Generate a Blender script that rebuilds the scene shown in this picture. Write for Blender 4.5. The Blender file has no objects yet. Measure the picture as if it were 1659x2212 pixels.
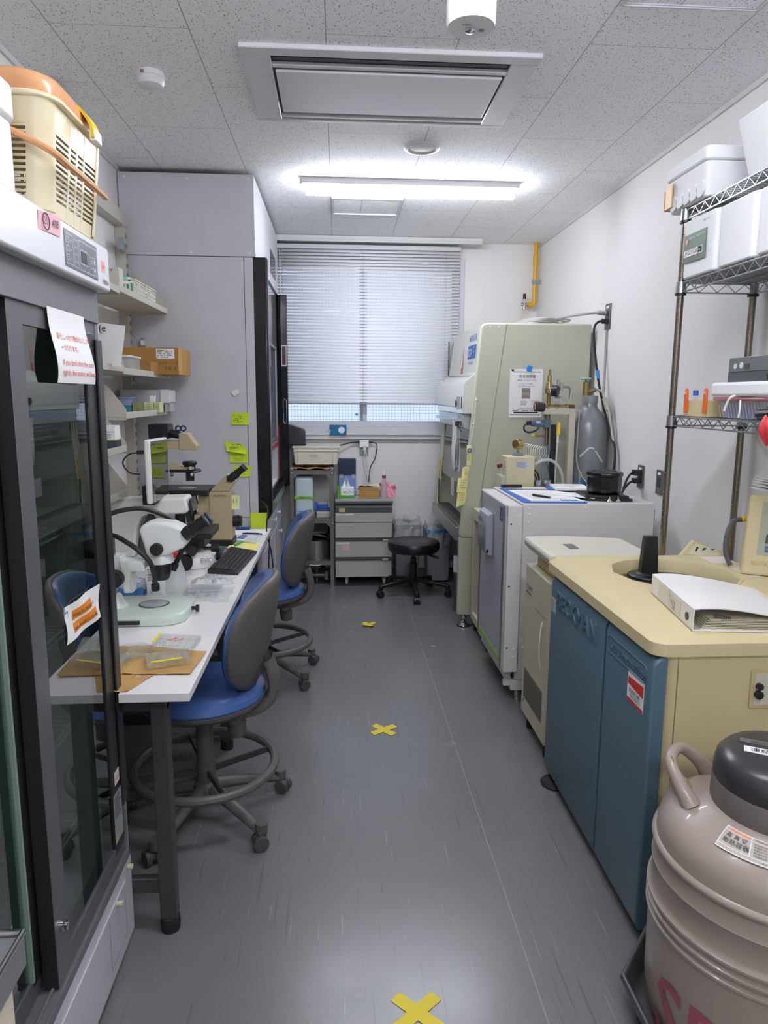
import bpy, math, random
from mathutils import Vector, Matrix
PI = math.pi
SC = bpy.context.scene
COL = SC.collection
random.seed(7)

# ------------------------------------------------------------------ camera
cam_d = bpy.data.cameras.new('camera')
cam = bpy.data.objects.new('camera', cam_d)
COL.objects.link(cam)
SC.camera = cam
F = 1517.8
cam_d.sensor_fit = 'VERTICAL'
cam_d.sensor_height = 24.0
cam_d.lens = F / 2212 * 24.0
cam_d.clip_start = 0.02
Yc = Vector((-101.5, 251.0, -F)).normalized()
Zc = Vector((54.5, 9200.0, F)).normalized()
Zc = (Zc - Yc * Zc.dot(Yc)).normalized()
Xc = Yc.cross(Zc)
cam.matrix_world = Matrix.Translation((0, 0, 1.5)) @ Matrix((Xc, Yc, Zc)).to_4x4()

# ------------------------------------------------------------------ world and exposure
w = bpy.data.worlds.new('daylight')
SC.world = w
w.use_nodes = True
nt = w.node_tree
nt.nodes['Background'].inputs[0].default_value = (0.92, 0.96, 1.0, 1)
nt.nodes['Background'].inputs[1].default_value = 0.6
SC.view_settings.view_transform = 'Standard'
SC.view_settings.look = 'None'
SC.view_settings.gamma = 1
SC.view_settings.use_curve_mapping = False
SC.view_settings.exposure = 1.32
SC.cycles.max_bounces = 10
SC.cycles.diffuse_bounces = 6
SC.cycles.glossy_bounces = 5
SC.cycles.transparent_max_bounces = 16
SC.cycles.caustics_reflective = False
SC.cycles.caustics_refractive = False
SC.cycles.sample_clamp_indirect = 4
SC.cycles.use_denoising = True
LAMP = 26.0

# ------------------------------------------------------------------ materials
def lin(h):
    h = h.lstrip('#')
    out = []
    for i in (0, 2, 4):
        c = int(h[i:i+2], 16) / 255
        out.append(c / 12.92 if c <= 0.04045 else ((c + 0.055) / 1.055) ** 2.4)
    return (*out, 1)

MATS = {}
def mat(name, col, rough=0.5, metal=0.0, emit=0, coat=0.0, bump=0.0, bscale=300, var=0.06, spec=0.5):
    if name in MATS: return MATS[name]
    m = bpy.data.materials.new(name); m.use_nodes = True
    n = m.node_tree.nodes; l = m.node_tree.links
    b = n['Principled BSDF']
    c = lin(col)
    b.inputs['Base Color'].default_value = c
    b.inputs['Roughness'].default_value = rough
    b.inputs['Metallic'].default_value = metal
    b.inputs['Specular IOR Level'].default_value = spec
    if coat: b.inputs['Coat Weight'].default_value = coat
    if emit:
        b.inputs['Emission Color'].default_value = c
        b.inputs['Emission Strength'].default_value = emit
    tc = n.new('ShaderNodeTexCoord')
    if var:
        nz = n.new('ShaderNodeTexNoise'); nz.inputs['Scale'].default_value = 9; nz.inputs['Detail'].default_value = 4
        l.new(tc.outputs['Object'], nz.inputs['Vector'])
        mr = n.new('ShaderNodeMapRange')
        mr.inputs['To Min'].default_value = 1 - var; mr.inputs['To Max'].default_value = 1 + var
        l.new(nz.outputs['Fac'], mr.inputs['Value'])
        mx = n.new('ShaderNodeVectorMath'); mx.operation = 'SCALE'
        mx.inputs[0].default_value = c[:3]
        l.new(mr.outputs[0], mx.inputs['Scale']); l.new(mx.outputs[0], b.inputs['Base Color'])
    if bump:
        nb = n.new('ShaderNodeTexNoise'); nb.inputs['Scale'].default_value = bscale
        l.new(tc.outputs['Object'], nb.inputs['Vector'])
        bp = n.new('ShaderNodeBump'); bp.inputs['Strength'].default_value = bump; bp.inputs['Distance'].default_value = 0.001
        l.new(nb.outputs['Fac'], bp.inputs['Height']); l.new(bp.outputs[0], b.inputs['Normal'])
    MATS[name] = m
    return m

def glass(name, tint='#ffffff', body=0.0, bodycol='#ffffff', rough=0.0, ior=1.5, wrinkle=0.0):
    """thin clear sheet: transparent + fresnel gloss, optionally part milky"""
    m = bpy.data.materials.new(name); m.use_nodes = True
    n = m.node_tree.nodes; l = m.node_tree.links
    n.remove(n['Principled BSDF'])
    tr = n.new('ShaderNodeBsdfTransparent'); tr.inputs[0].default_value = lin(tint)
    gl = n.new('ShaderNodeBsdfGlossy'); gl.inputs['Roughness'].default_value = rough
    fr = n.new('ShaderNodeFresnel'); fr.inputs[0].default_value = ior
    a = tr.outputs[0]
    if body:
        df = n.new('ShaderNodeBsdfDiffuse'); df.inputs[0].default_value = lin(bodycol)
        ts = n.new('ShaderNodeBsdfTranslucent'); ts.inputs[0].default_value = lin(bodycol)
        ad = n.new('ShaderNodeMixShader'); ad.inputs[0].default_value = 0.45
        l.new(df.outputs[0], ad.inputs[1]); l.new(ts.outputs[0], ad.inputs[2])
        m1 = n.new('ShaderNodeMixShader'); m1.inputs[0].default_value = body
        l.new(a, m1.inputs[1]); l.new(ad.outputs[0], m1.inputs[2]); a = m1.outputs[0]
    if wrinkle:
        tc = n.new('ShaderNodeTexCoord')
        nb = n.new('ShaderNodeTexNoise'); nb.inputs['Scale'].default_value = 45; nb.inputs['Distortion'].default_value = 1.5
        l.new(tc.outputs['Object'], nb.inputs['Vector'])
        bp = n.new('ShaderNodeBump'); bp.inputs['Strength'].default_value = wrinkle; bp.inputs['Distance'].default_value = 0.01
        l.new(nb.outputs['Fac'], bp.inputs['Height'])
        l.new(bp.outputs[0], gl.inputs['Normal']); l.new(bp.outputs[0], fr.inputs['Normal'])
    m2 = n.new('ShaderNodeMixShader')
    ge = n.new('ShaderNodeNewGeometry'); f1 = n.new('ShaderNodeMath'); f1.operation = 'SUBTRACT'; f1.inputs[0].default_value = 1
    l.new(ge.outputs['Backfacing'], f1.inputs[1]); f2 = n.new('ShaderNodeMath'); f2.operation = 'MULTIPLY'
    l.new(f1.outputs[0], f2.inputs[0]); l.new(fr.outputs[0], f2.inputs[1])
    l.new(f2.outputs[0], m2.inputs[0]); l.new(a, m2.inputs[1]); l.new(gl.outputs[0], m2.inputs[2])
    l.new(m2.outputs[0], n['Material Output'].inputs[0])
    return m

def N(nt_, kind, **kw):
    nd = nt_.nodes.new(kind)
    for k, v in kw.items():
        if k.startswith('i'): nd.inputs[int(k[1:])].default_value = v
        else: setattr(nd, k, v)
    return nd

def math_n(nt_, op, a, b=None):
    nd = nt_.nodes.new('ShaderNodeMath'); nd.operation = op
    for i, v in enumerate((a, b)):
        if v is None: continue
        if isinstance(v, (int, float)): nd.inputs[i].default_value = v
        else: nt_.links.new(v, nd.inputs[i])
    return nd.outputs[0]

def mix_c(nt_, f, a, b):
    nd = nt_.nodes.new('ShaderNodeMix'); nd.data_type = 'RGBA'
    for i, v in ((0, f), (6, a), (7, b)):
        if isinstance(v, (tuple, float, int)): nd.inputs[i].default_value = v
        else: nt_.links.new(v, nd.inputs[i])
    return nd.outputs[2]

# ------------------------------------------------------------------ mesh builder
def rrect(x0, x1, y0, y1, r, n=5):
    pts = []
    for cx, cy, a in ((x1-r, y1-r, 0), (x0+r, y1-r, 90), (x0+r, y0+r, 180), (x1-r, y0+r, 270)):
        for k in range(n+1):
            t = math.radians(a + 90*k/n); pts.append((cx + r*math.cos(t), cy + r*math.sin(t)))
    return pts

def spline(pts, n=6):
    P = [Vector(p) for p in pts]; P = [2*P[0]-P[1]] + P + [2*P[-1]-P[-2]]; out = []
    for i in range(1, len(P)-2):
        for k in range(n):
            t = k/n; a, b, c, d = P[i-1:i+3]
            out.append(0.5*((2*b) + (c-a)*t + (2*a-5*b+4*c-d)*t*t + (3*b-a-3*c+d)*t**3))
    out.append(P[-2]); return out

class MB:
    def __init__(s): s.v = []; s.f = []
    def add(s, vs, fs):
        o = len(s.v); s.v += [Vector(p) for p in vs]; s.f += [[i+o for i in f] for f in fs]; return s
    def box(s, x0, y0, z0, x1, y1, z1):
        e = (len(s.v)//8 % 7)*2e-5      # keeps touching boxes of one mesh from sharing a face
        x0 += e; y0 += e; z0 += e; x1 -= e; y1 -= e; z1 -= e
        return s.add([(x, y, z) for x in (x0, x1) for y in (y0, y1) for z in (z0, z1)],
                     [(0,1,3,2), (4,6,7,5), (0,4,5,1), (2,3,7,6), (0,2,6,4), (1,5,7,3)])
    def poly(s, pts): return s.add(pts, [tuple(range(len(pts)))])
    def prism(s, pts, ax, a0, a1):
        def q(p, a): return (a, p[0], p[1]) if ax == 'x' else ((p[0], a, p[1]) if ax == 'y' else (p[0], p[1], a))
        n = len(pts)
        return s.add([q(p, a0) for p in pts] + [q(p, a1) for p in pts],
                     [tuple(range(n)), tuple(range(2*n-1, n-1, -1))] + [(i, (i+1) % n, (i+1) % n+n, i+n) for i in range(n)])
    def slab(s, c, e):
        """sheet c (4 corners) pushed by vector e"""
        e = Vector(e); c = [Vector(p) for p in c]
        return s.add(c + [p+e for p in c], [(0,1,2,3), (7,6,5,4)] + [(i, (i+1) % 4, (i+1) % 4+4, i+4) for i in range(4)])
    def frame(s, ax):
        ax = Vector(ax).normalized(); u = ax.orthogonal().normalized()
        if abs(ax.z) < 0.9: u = ax.cross(Vector((0,0,1))).normalized()
        return u, ax.cross(u)
    def cyl(s, p0, p1, r0, r1=None, n=20):
        r1 = r0 if r1 is None else r1; p0 = Vector(p0); p1 = Vector(p1); u, v = s.frame(p1-p0)
        vs = [p + (u*math.cos(2*PI*k/n) + v*math.sin(2*PI*k/n))*r for p, r in ((p0, r0), (p1, r1)) for k in range(n)]
        return s.add(vs, [tuple(range(n-1, -1, -1)), tuple(range(n, 2*n))] + [(k, (k+1) % n, (k+1) % n+n, k+n) for k in range(n)])
    def tube(s, pts, r, n=8, sm=True, close=False):
        P = spline(pts) if sm else [Vector(p) for p in pts]
        m = len(P); vs = []; u = None
        for i, p in enumerate(P):
            t = (P[(i+1) % m] - P[i-1]) if close else (P[min(i+1, m-1)] - P[max(i-1, 0)])
            t.normalize()
            if u is None: u, _ = s.frame(t)
            u = (u - t*u.dot(t)).normalized(); v = t.cross(u)
            rr = r(i/(m-1)) if callable(r) else r
            vs += [p + (u*math.cos(2*PI*k/n) + v*math.sin(2*PI*k/n))*rr for k in range(n)]
        fs = [(i*n+k, i*n+(k+1) % n, ((i+1) % m)*n+(k+1) % n, ((i+1) % m)*n+k) for i in range(m if close else m-1) for k in range(n)]
        if not close: fs += [tuple(range(n-1, -1, -1)), tuple(range((m-1)*n, m*n))]
        return s.add(vs, fs)
    def ring(s, c, R, r, n=36, m=8, ax='z'):
        pts = []
        for k in range(n):
            a = 2*PI*k/n; x, y = R*math.cos(a), R*math.sin(a)
            pts.append(Vector(c) + Vector({'z': (x, y, 0), 'x': (0, x, y), 'y': (x, 0, y)}[ax]))
        return s.tube(pts, r, m, sm=False, close=True)
    def lathe(s, prof, c=(0,0,0), n=32, ax='z', sx=1, sy=1):
        vs = []; fs = []; m = len(prof)
        for r, z in prof:
            for k in range(n):
                a = 2*PI*k/n; x, y = r*math.cos(a)*sx, r*math.sin(a)*sy
                q = {'z': (x, y, z), 'x': (z, x, y), 'y': (x, z, y)}[ax]
                vs.append(Vector(c)+Vector(q))
        fs = [(i*n+k, i*n+(k+1) % n, (i+1)*n+(k+1) % n, (i+1)*n+k) for i in range(m-1) for k in range(n)]
        if prof[0][0] > 1e-6: fs.append(tuple(range(n-1, -1, -1)))
        if prof[-1][0] > 1e-6: fs.append(tuple(range((m-1)*n, m*n)))
        return s.add(vs, fs)
    def surf(s, fn, nu, nv, thick=0.0):
        """fn(u,v) -> (point); closed thin shell when thick"""
        g = [[Vector(fn(i/nu, j/nv)) for j in range(nv+1)] for i in range(nu+1)]
        if not thick:
            return s.add([p for r in g for p in r], [(i*(nv+1)+j, (i+1)*(nv+1)+j, (i+1)*(nv+1)+j+1, i*(nv+1)+j+1) for i in range(nu) for j in range(nv)])
        vs = []
        for sg in (0, 1):
            for i in range(nu+1):
                for j in range(nv+1):
                    a = g[min(i+1, nu)][j]-g[max(i-1, 0)][j]; b = g[i][min(j+1, nv)]-g[i][max(j-1, 0)]
                    vs.append(g[i][j] + a.cross(b).normalized()*thick*sg)
        o = (nu+1)*(nv+1); ix = lambda i, j, k: k*o + i*(nv+1)+j
        fs = [(ix(i,j,0), ix(i+1,j,0), ix(i+1,j+1,0), ix(i,j+1,0)) for i in range(nu) for j in range(nv)]
        fs += [(ix(i,j,1), ix(i,j+1,1), ix(i+1,j+1,1), ix(i+1,j,1)) for i in range(nu) for j in range(nv)]
        for i in range(nu):
            for j in (0, nv): fs.append((ix(i,j,0), ix(i,j,1), ix(i+1,j,1), ix(i+1,j,0)))
        for j in range(nv):
            for i in (0, nu): fs.append((ix(i,j,0), ix(i,j+1,0), ix(i,j+1,1), ix(i,j,1)))
        return s.add(vs, fs)
    def text(s, body, size, o, R, U, depth=0.0006, ctr=False, fn=None, ext=0, bold=0):
        R = Vector(R).normalized(); U = Vector(U).normalized(); Nn = R.cross(U); o = Vector(o)
        c = bpy.data.curves.new('t', 'FONT'); c.body = body; c.size = size; c.resolution_u = 2
        c.extrude = ext; c.offset = bold
        if ctr: c.align_x = 'CENTER'; c.align_y = 'CENTER'
        ob = bpy.data.objects.new('t', c); COL.objects.link(ob)
        me = bpy.data.meshes.new_from_object(ob.evaluated_get(bpy.context.evaluated_depsgraph_get()))
        P = [(v.co.x, v.co.y, v.co.z) for v in me.vertices]
        T = (lambda p, d: fn(p[0], p[1], d)) if fn else (lambda p, d: o + R*p[0] + U*p[1] + Nn*d)
        s.add([T(p, depth+p[2]) for p in P], [tuple(f.vertices) for f in me.polygons])
        bpy.data.objects.remove(ob); bpy.data.meshes.remove(me); bpy.data.curves.remove(c)
        return s

def scribble(m, o, R, U, wd, ht, rows, r=0.0006, seed=1, fill=0.75):
    """rows of short dark strokes that stand for print too small to read"""
    rd = random.Random(seed); R = Vector(R).normalized(); U = Vector(U).normalized(); Nn = R.cross(U); o = Vector(o)
    for k in range(rows):
        y = ht*(1-(k+0.5)/rows); x = 0.0
        while x < wd*(0.6+0.4*rd.random()):
            L = wd*(0.03+0.07*rd.random())
            if rd.random() < fill:
                a = o + R*x + U*y + Nn*0.0006
                x2 = min(L, wd-x); h_ = ht/rows*0.4
                m.poly([a, a+R*x2, a+R*x2+U*h_, a+U*h_])
            x += L + wd*0.015
    return m

ORG = {}
def thing(name, label, cat, loc=(0,0,0), rotz=0.0, group=None):
    o = bpy.data.objects.new(name, None); COL.objects.link(o)
    o.empty_display_size = 0.05
    o.location = loc; o.rotation_euler = (0, 0, rotz)
    o['label'] = label; o['category'] = cat
    if group: o['group'] = group
    ORG[o] = Vector(loc) if rotz == 0.0 else Vector((0,0,0))
    return o

def obj(name, mb, m, parent=None, label=None, cat=None, group=None, kind=None, bevel=0.0, seg=2, flat=False, angle=35, fix=True, sub=0):
    off = ORG.get(parent, Vector((0,0,0)))
    me = bpy.data.meshes.new(name)
    me.from_pydata([tuple(v-off) for v in mb.v], [], mb.f)
    if fix:
        import bmesh
        bm = bmesh.new(); bm.from_mesh(me); bmesh.ops.recalc_face_normals(bm, faces=bm.faces); bm.to_mesh(me); bm.free()
    me.materials.append(m)
    if not flat:
        for p in me.polygons: p.use_smooth = True
        me.set_sharp_from_angle(angle=math.radians(angle))
    o = bpy.data.objects.new(name, me); COL.objects.link(o)
    if parent: o.parent = parent; ORG[o] = off
    if label: o['label'] = label
    if cat: o['category'] = cat
    if group: o['group'] = group
    if kind: o['kind'] = kind
    if bevel:
        b = o.modifiers.new('b', 'BEVEL'); b.width = bevel; b.segments = seg; b.limit_method = 'ANGLE'; b.angle_limit = math.radians(40)
    if sub:
        sm = o.modifiers.new('s', 'SUBSURF'); sm.levels = sub; sm.render_levels = sub
    return o

def struct(name, mb, m, **kw):
    return obj(name, mb, m, kind='structure', **kw)

def dup(root, loc, label=None, group=None, rotz=None, skip=()):
    r = root.copy(); COL.objects.link(r); r.location = loc
    if rotz is not None: r.rotation_euler = (0, 0, rotz)
    if label: r['label'] = label
    if group: r['group'] = group
    for ch in list(root.children):
        if ch.name.split('.')[0] in skip: continue
        c = ch.copy(); COL.objects.link(c); c.parent = r
        for g in list(ch.children):
            d = g.copy(); COL.objects.link(d); d.parent = c
    return r

# ------------------------------------------------------------------ palette
white = mat('white_paint', '#e6e6e8', 0.45)
panel_w = mat('white_steel_panel', '#c9cad0', 0.38, bump=0.05)
cream = mat('cream_enamel', '#cdc6a8', 0.45, bump=0.08)
cream_l = mat('pale_cream_plastic', '#ddd5bb', 0.45, bump=0.05)
cent_c = mat('tan_cream_plastic', '#d6c79a', 0.55, bump=0.25, bscale=500)
bsc_c = mat('grey_green_enamel', '#bfc0ac', 0.33, bump=0.03)
blue_d = mat('teal_blue_door_paint', '#54707f', 0.42, bump=0.1)
black = mat('black_plastic', '#17181a', 0.4)
black_g = mat('black_gloss', '#0c0e12', 0.18)
black_m = mat('black_rubber', '#1c1c1c', 0.7)
dgrey = mat('dark_grey_plastic', '#4b4a4a', 0.48, bump=0.1, bscale=800)
gunm = mat('grey_anodised_aluminium', '#77767b', 0.42, 0.25)
dframe = mat('dark_frame_aluminium', '#2c2c2c', 0.32, 0.15)
steel = mat('brushed_steel', '#a9a8a4', 0.3, 0.9)
chrome = mat('chrome', '#d2d2d2', 0.12, 1.0)
brass = mat('aged_brass', '#9a875a', 0.32, 0.9)
gold = mat('gold_gauge', '#c0a566', 0.25, 0.9)
paper = mat('white_paper', '#f1f1ef', 0.8, var=0.02)
ink = mat('black_ink', '#26262a', 0.8)
red_i = mat('red_ink', '#cf4648', 0.8)
blue_i = mat('blue_ink', '#3a5fae', 0.7)
blue_v = mat('blue_vinyl', '#43619a', 0.33, coat=0.1, bump=0.12, bscale=400)
post_y = mat('yellow_green_sticky_paper', '#cfe332', 0.75, var=0.02)
post_p = mat('pale_yellow_sticky_paper', '#eee9a0', 0.75, var=0.02)
foam = mat('white_foam', '#f0f0f2', 0.75, bump=0.4, bscale=220, var=0.02)
card = mat('brown_cardboard', '#ab8044', 0.8, bump=0.1)
kraft = mat('brown_kraft_paper', '#bb9459', 0.85, bump=0.4, bscale=90)
pink = mat('pink_label', '#eebcc4', 0.7)
yellow = mat('yellow_plastic', '#e8c11f', 0.4)
orange = mat('orange_plastic', '#ee6a25', 0.4)
oly = mat('beige_microscope_enamel', '#b9a888', 0.42)
mic_w = mat('white_microscope_enamel', '#dde2dd', 0.32)
mic_b = mat('warm_white_casing', '#e9e7e2', 0.35)
shelf_g = mat('warm_grey_shelf_enamel', '#c4c0b4', 0.45)
steelg = mat('galvanised_steel', '#9aa2a8', 0.4, 0.7)
clear = glass('clear_plastic', '#fbfdfd', 0.12, rough=0.05)
milky = glass('milky_plastic', '#f2f4f4', 0.5, '#f0f2f2', rough=0.2)
bag = glass('clear_bag_plastic', '#fafbfc', 0.34, '#ffffff', rough=0.08, wrinkle=1.0)
pane = glass('window_glass', '#f8fcff')
fridge_gl = glass('tinted_door_glass', '#ccd6d0', ior=3.6)
deskw = mat('white_laminate', '#eceae9', 0.28, var=0.02)
desk_leg = mat('charcoal_steel', '#3c3e3e', 0.45, bump=0.06)
# ================================================================== THE ROOM
WL, WR, WF, WN, HC = -1.17, 1.62, 5.80, -1.6, 2.70

fm = bpy.data.materials.new('grey_vinyl_floor'); fm.use_nodes = True
T = fm.node_tree; B = T.nodes['Principled BSDF']; L = T.links
tc = T.nodes.new('ShaderNodeTexCoord'); P_ = tc.outputs['Object']
sx = T.nodes.new('ShaderNodeSeparateXYZ'); L.new(P_, sx.inputs[0])
n1 = N(T, 'ShaderNodeTexNoise'); n1.inputs['Scale'].default_value = 1.6; n1.inputs['Detail'].default_value = 6; L.new(P_, n1.inputs['Vector'])
base = mix_c(T, n1.outputs['Fac'], lin('#6a6a6b'), lin('#7b7a7a'))
sp = N(T, 'ShaderNodeTexNoise'); sp.inputs['Scale'].default_value = 380; sp.inputs['Detail'].default_value = 2; L.new(P_, sp.inputs['Vector'])
spk = math_n(T, 'MULTIPLY', math_n(T, 'GREATER_THAN', sp.outputs['Fac'], 0.69), 0.35)
base = mix_c(T, spk, base, lin('#b8b8ba'))
# scuffs: thin streaks, gated by a broad noise
def strokes(rot, sx_, sy_, thr, col, base, amt, gate):
    mp = N(T, 'ShaderNodeMapping'); mp.inputs['Rotation'].default_value = (0, 0, rot); mp.inputs['Scale'].default_value = (sx_, sy_, 1)
    L.new(P_, mp.inputs['Vector'])
    nn = N(T, 'ShaderNodeTexNoise'); nn.inputs['Scale'].default_value = 1; nn.inputs['Detail'].default_value = 0
    L.new(mp.outputs[0], nn.inputs['Vector'])
    g = N(T, 'ShaderNodeTexNoise'); g.inputs['Scale'].default_value = gate; L.new(P_, g.inputs['Vector'])
    f = math_n(T, 'MULTIPLY', math_n(T, 'MULTIPLY', math_n(T, 'GREATER_THAN', nn.outputs['Fac'], thr), math_n(T, 'GREATER_THAN', g.outputs['Fac'], .5)), amt)
    return mix_c(T, f, base, col)
base = strokes(0.35, 110, 3, 0.77, lin('#505053'), base, 0.45, 1.9)
base = strokes(-0.5, 130, 3, 0.80, lin('#a0a0a2'), base, 0.4, 2.6)
base = strokes(1.1, 160, 7, 0.81, lin('#98999b'), base, 0.4, 3.1)
base = strokes(-1.3, 110, 3.5, 0.78, lin('#525356'), base, 0.35, 2.2)
seam = math_n(T, 'LESS_THAN', math_n(T, 'ABSOLUTE', math_n(T, 'SUBTRACT', sx.outputs[0], 0.505)), 0.0014)
base = mix_c(T, math_n(T, 'MULTIPLY', seam, 0.6), base, lin('#a2a3a5'))
L.new(base, B.inputs['Base Color'])
rn = N(T, 'ShaderNodeTexNoise'); rn.inputs['Scale'].default_value = 5; rn.inputs['Detail'].default_value = 8; L.new(P_, rn.inputs['Vector'])
rr_ = N(T, 'ShaderNodeMapRange'); rr_.inputs['To Min'].default_value = 0.17; rr_.inputs['To Max'].default_value = 0.32; L.new(rn.outputs['Fac'], rr_.inputs[0]); L.new(rr_.outputs[0], B.inputs['Roughness'])
fb = N(T, 'ShaderNodeTexNoise'); fb.inputs['Scale'].default_value = 260; L.new(P_, fb.inputs['Vector'])
fbp = N(T, 'ShaderNodeBump'); fbp.inputs['Strength'].default_value = 0.25; fbp.inputs['Distance'].default_value = 0.0008
L.new(fb.outputs['Fac'], fbp.inputs['Height']); L.new(fbp.outputs[0], B.inputs['Normal'])
struct('floor', MB().box(WL-.1, WN-.1, -.1, WR+.1, WF+.1, 0), fm)

cm = bpy.data.materials.new('acoustic_ceiling_tiles'); cm.use_nodes = True
T = cm.node_tree; B = T.nodes['Principled BSDF']; L = T.links
tc = T.nodes.new('ShaderNodeTexCoord'); P_ = tc.outputs['Object']
sx = T.nodes.new('ShaderNodeSeparateXYZ'); L.new(P_, sx.inputs[0])
u = math_n(T, 'DIVIDE', math_n(T, 'ADD', sx.outputs[0], 0.032+0.453*6), 0.453)
cellx = math_n(T, 'FLOOR', u); fx = math_n(T, 'FRACT', u)
par = math_n(T, 'MULTIPLY', math_n(T, 'MODULO', cellx, 2), 0.5)
v = math_n(T, 'FRACT', math_n(T, 'ADD', math_n(T, 'DIVIDE', math_n(T, 'SUBTRACT', sx.outputs[1], 2.60-0.891*8), 0.891), par))
lx = math_n(T, 'LESS_THAN', math_n(T, 'ABSOLUTE', math_n(T, 'SUBTRACT', math_n(T, 'FRACT', math_n(T, 'ADD', fx, 0.5)), 0.5)), 0.0042)
ly = math_n(T, 'LESS_THAN', math_n(T, 'ABSOLUTE', math_n(T, 'SUBTRACT', math_n(T, 'FRACT', math_n(T, 'ADD', v, 0.5)), 0.5)), 0.0014)
lines = math_n(T, 'MAXIMUM', lx, ly)
nz = N(T, 'ShaderNodeTexNoise'); nz.inputs['Scale'].default_value = 60; nz.inputs['Detail'].default_value = 3; L.new(P_, nz.inputs['Vector'])
dv = N(T, 'ShaderNodeVectorMath', operation='SCALE'); L.new(nz.outputs['Color'], dv.inputs[0]); dv.inputs['Scale'].default_value = 0.012
ad = N(T, 'ShaderNodeVectorMath', operation='ADD'); L.new(P_, ad.inputs[0]); L.new(dv.outputs[0], ad.inputs[1])
mask = None
for sc_, thr, rot in (((80, 34, 1), 0.085, 0.25), ((130, 90, 1), 0.13, -0.5), ((70, 26, 1), 0.055, -0.2)):
    mp = N(T, 'ShaderNodeMapping'); mp.inputs['Rotation'].default_value = (0, 0, rot); mp.inputs['Scale'].default_value = sc_
    L.new(ad.outputs[0], mp.inputs['Vector'])
    vo = N(T, 'ShaderNodeTexVoronoi'); vo.voronoi_dimensions = '2D'; vo.inputs['Scale'].default_value = 1; L.new(mp.outputs[0], vo.inputs['Vector'])
    sc3 = N(T, 'ShaderNodeSeparateColor'); L.new(vo.outputs['Color'], sc3.inputs[0])
    a = math_n(T, 'LESS_THAN', vo.outputs['Distance'], math_n(T, 'MULTIPLY', math_n(T, 'SUBTRACT', sc3.outputs[0], .45), thr*3.6))
    mask = a if mask is None else math_n(T, 'MAXIMUM', mask, a)
c1 = mix_c(T, math_n(T, 'MULTIPLY', mask, 0.75), lin('#f3f3f5'), lin('#66656a'))
c1 = mix_c(T, math_n(T, 'MULTIPLY', lines, 0.75), c1, lin('#8b8a90'))
L.new(c1, B.inputs['Base Color']); B.inputs['Roughness'].default_value = 0.85
bp = N(T, 'ShaderNodeBump'); bp.invert = True; bp.inputs['Strength'].default_value = 0.5; bp.inputs['Distance'].default_value = 0.002
L.new(math_n(T, 'MAXIMUM', mask, lines), bp.inputs['Height']); L.new(bp.outputs[0], B.inputs['Normal'])
struct('ceiling', MB().box(WL-.1, WN-.1, HC, WR+.1, WF+.1, HC+.08), cm)

wallm = mat('white_wallpaper', '#e6e4e3', 0.7, bump=0.3, bscale=260, var=0.015)
struct('wall_left', MB().box(WL-.1, WN, 0, WL, WF, HC), wallm)
struct('wall_right', MB().box(WR, WN, 0, WR+.1, WF, HC), wallm)
struct('wall_near', MB().box(WL, WN-.1, 0, WR, WN, HC), wallm)
# far wall round the window opening
WX0, WX1, WZ0, WZ1 = -0.62, 1.02, 1.20, 2.58
m = MB()
m.box(WL, WF, 0, WR, WF+.12, WZ0); m.box(WL, WF, WZ1, WR, WF+.12, HC)
m.box(WL, WF, WZ0, WX0, WF+.12, WZ1); m.box(WX1, WF, WZ0, WR, WF+.12, WZ1)
struct('wall_far', m, wallm)
trimm = mat('grey_white_trim', '#cfcfce', 0.5)
struct('trim_1', MB().box(WL, WN, HC-.022, WL+.012, 4.08, HC), trimm)
struct('trim_2', MB().box(WR-.012, WN, HC-.022, WR, WF, HC), trimm)
basem = mat('grey_skirting', '#77777a', 0.5)
struct('baseboard_far', MB().box(WL, WF-.01, 0, WR, WF, .06), basem)
struct('baseboard_right', MB().box(WR-.01, WN, 0, WR, WF, .06), basem)
struct('baseboard_left', MB().box(WL, WN, 0, WL+.01, WF, .06), basem)

# window: aluminium frame, two sliding sashes with wired glass
alu = mat('pale_window_aluminium', '#c6c7cc', 0.4, 0.1)
m = MB()
m.box(WX0, WF-.02, WZ0, WX1, WF+.1, WZ0+.045); m.box(WX0, WF-.02, WZ1-.04, WX1, WF+.1, WZ1)
m.box(WX0, WF-.02, WZ0, WX0+.04, WF+.1, WZ1); m.box(WX1-.04, WF-.02, WZ0, WX1, WF+.1, WZ1)
win = struct('window_1', m, alu, bevel=.003)
for i, (a, b, y) in enumerate(((WX0+.03, .245, WF+.03), (.185, WX1-.03, WF+.065))):
    m = MB(); z0, z1 = WZ0+.045, WZ1-.03
    st = .035 if i == 0 else .055
    m.box(a, y, z0, b, y+.028, z0+.05); m.box(a, y, z1-.05, b, y+.028, z1)
    m.box(a, y, z0+.05, a+.045, y+.028, z1-.05); m.box(b-st, y, z0+.05, b, y+.028, z1-.05)
    s_ = obj('sash', m, alu, win, bevel=.002)
    obj('pane', MB().box(a+.04, y+.011, z0+.045, b-.03, y+.016, z1-.045), pane, s_)
    m = MB(); x = a+.06
    while x < b-.05: m.box(x, y+.0185, z0+.05, x+.0018, y+.0195, z1-.05); x += .026
    z = z0+.06
    while z < z0+.42: m.box(a+.045, y+.0185, z, b-st, y+.0195, z+.0018); z += .026
    obj('wire_mesh', m, mat('wire_violet_grey', '#5f6494', 0.5), s_)
m = MB(); m.cyl((.16, WF+.028, 1.35), (.16, WF+.024, 1.35), .011); obj('sticker', m, mat('turquoise_sticker', '#2bb7b0', 0.5), win, label='small round turquoise window sticker')
m = MB(); m.box(-.05, WF-.024, 1.222, .045, WF-.02, 1.242); obj('sash_lock', m, steelg, win)
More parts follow.
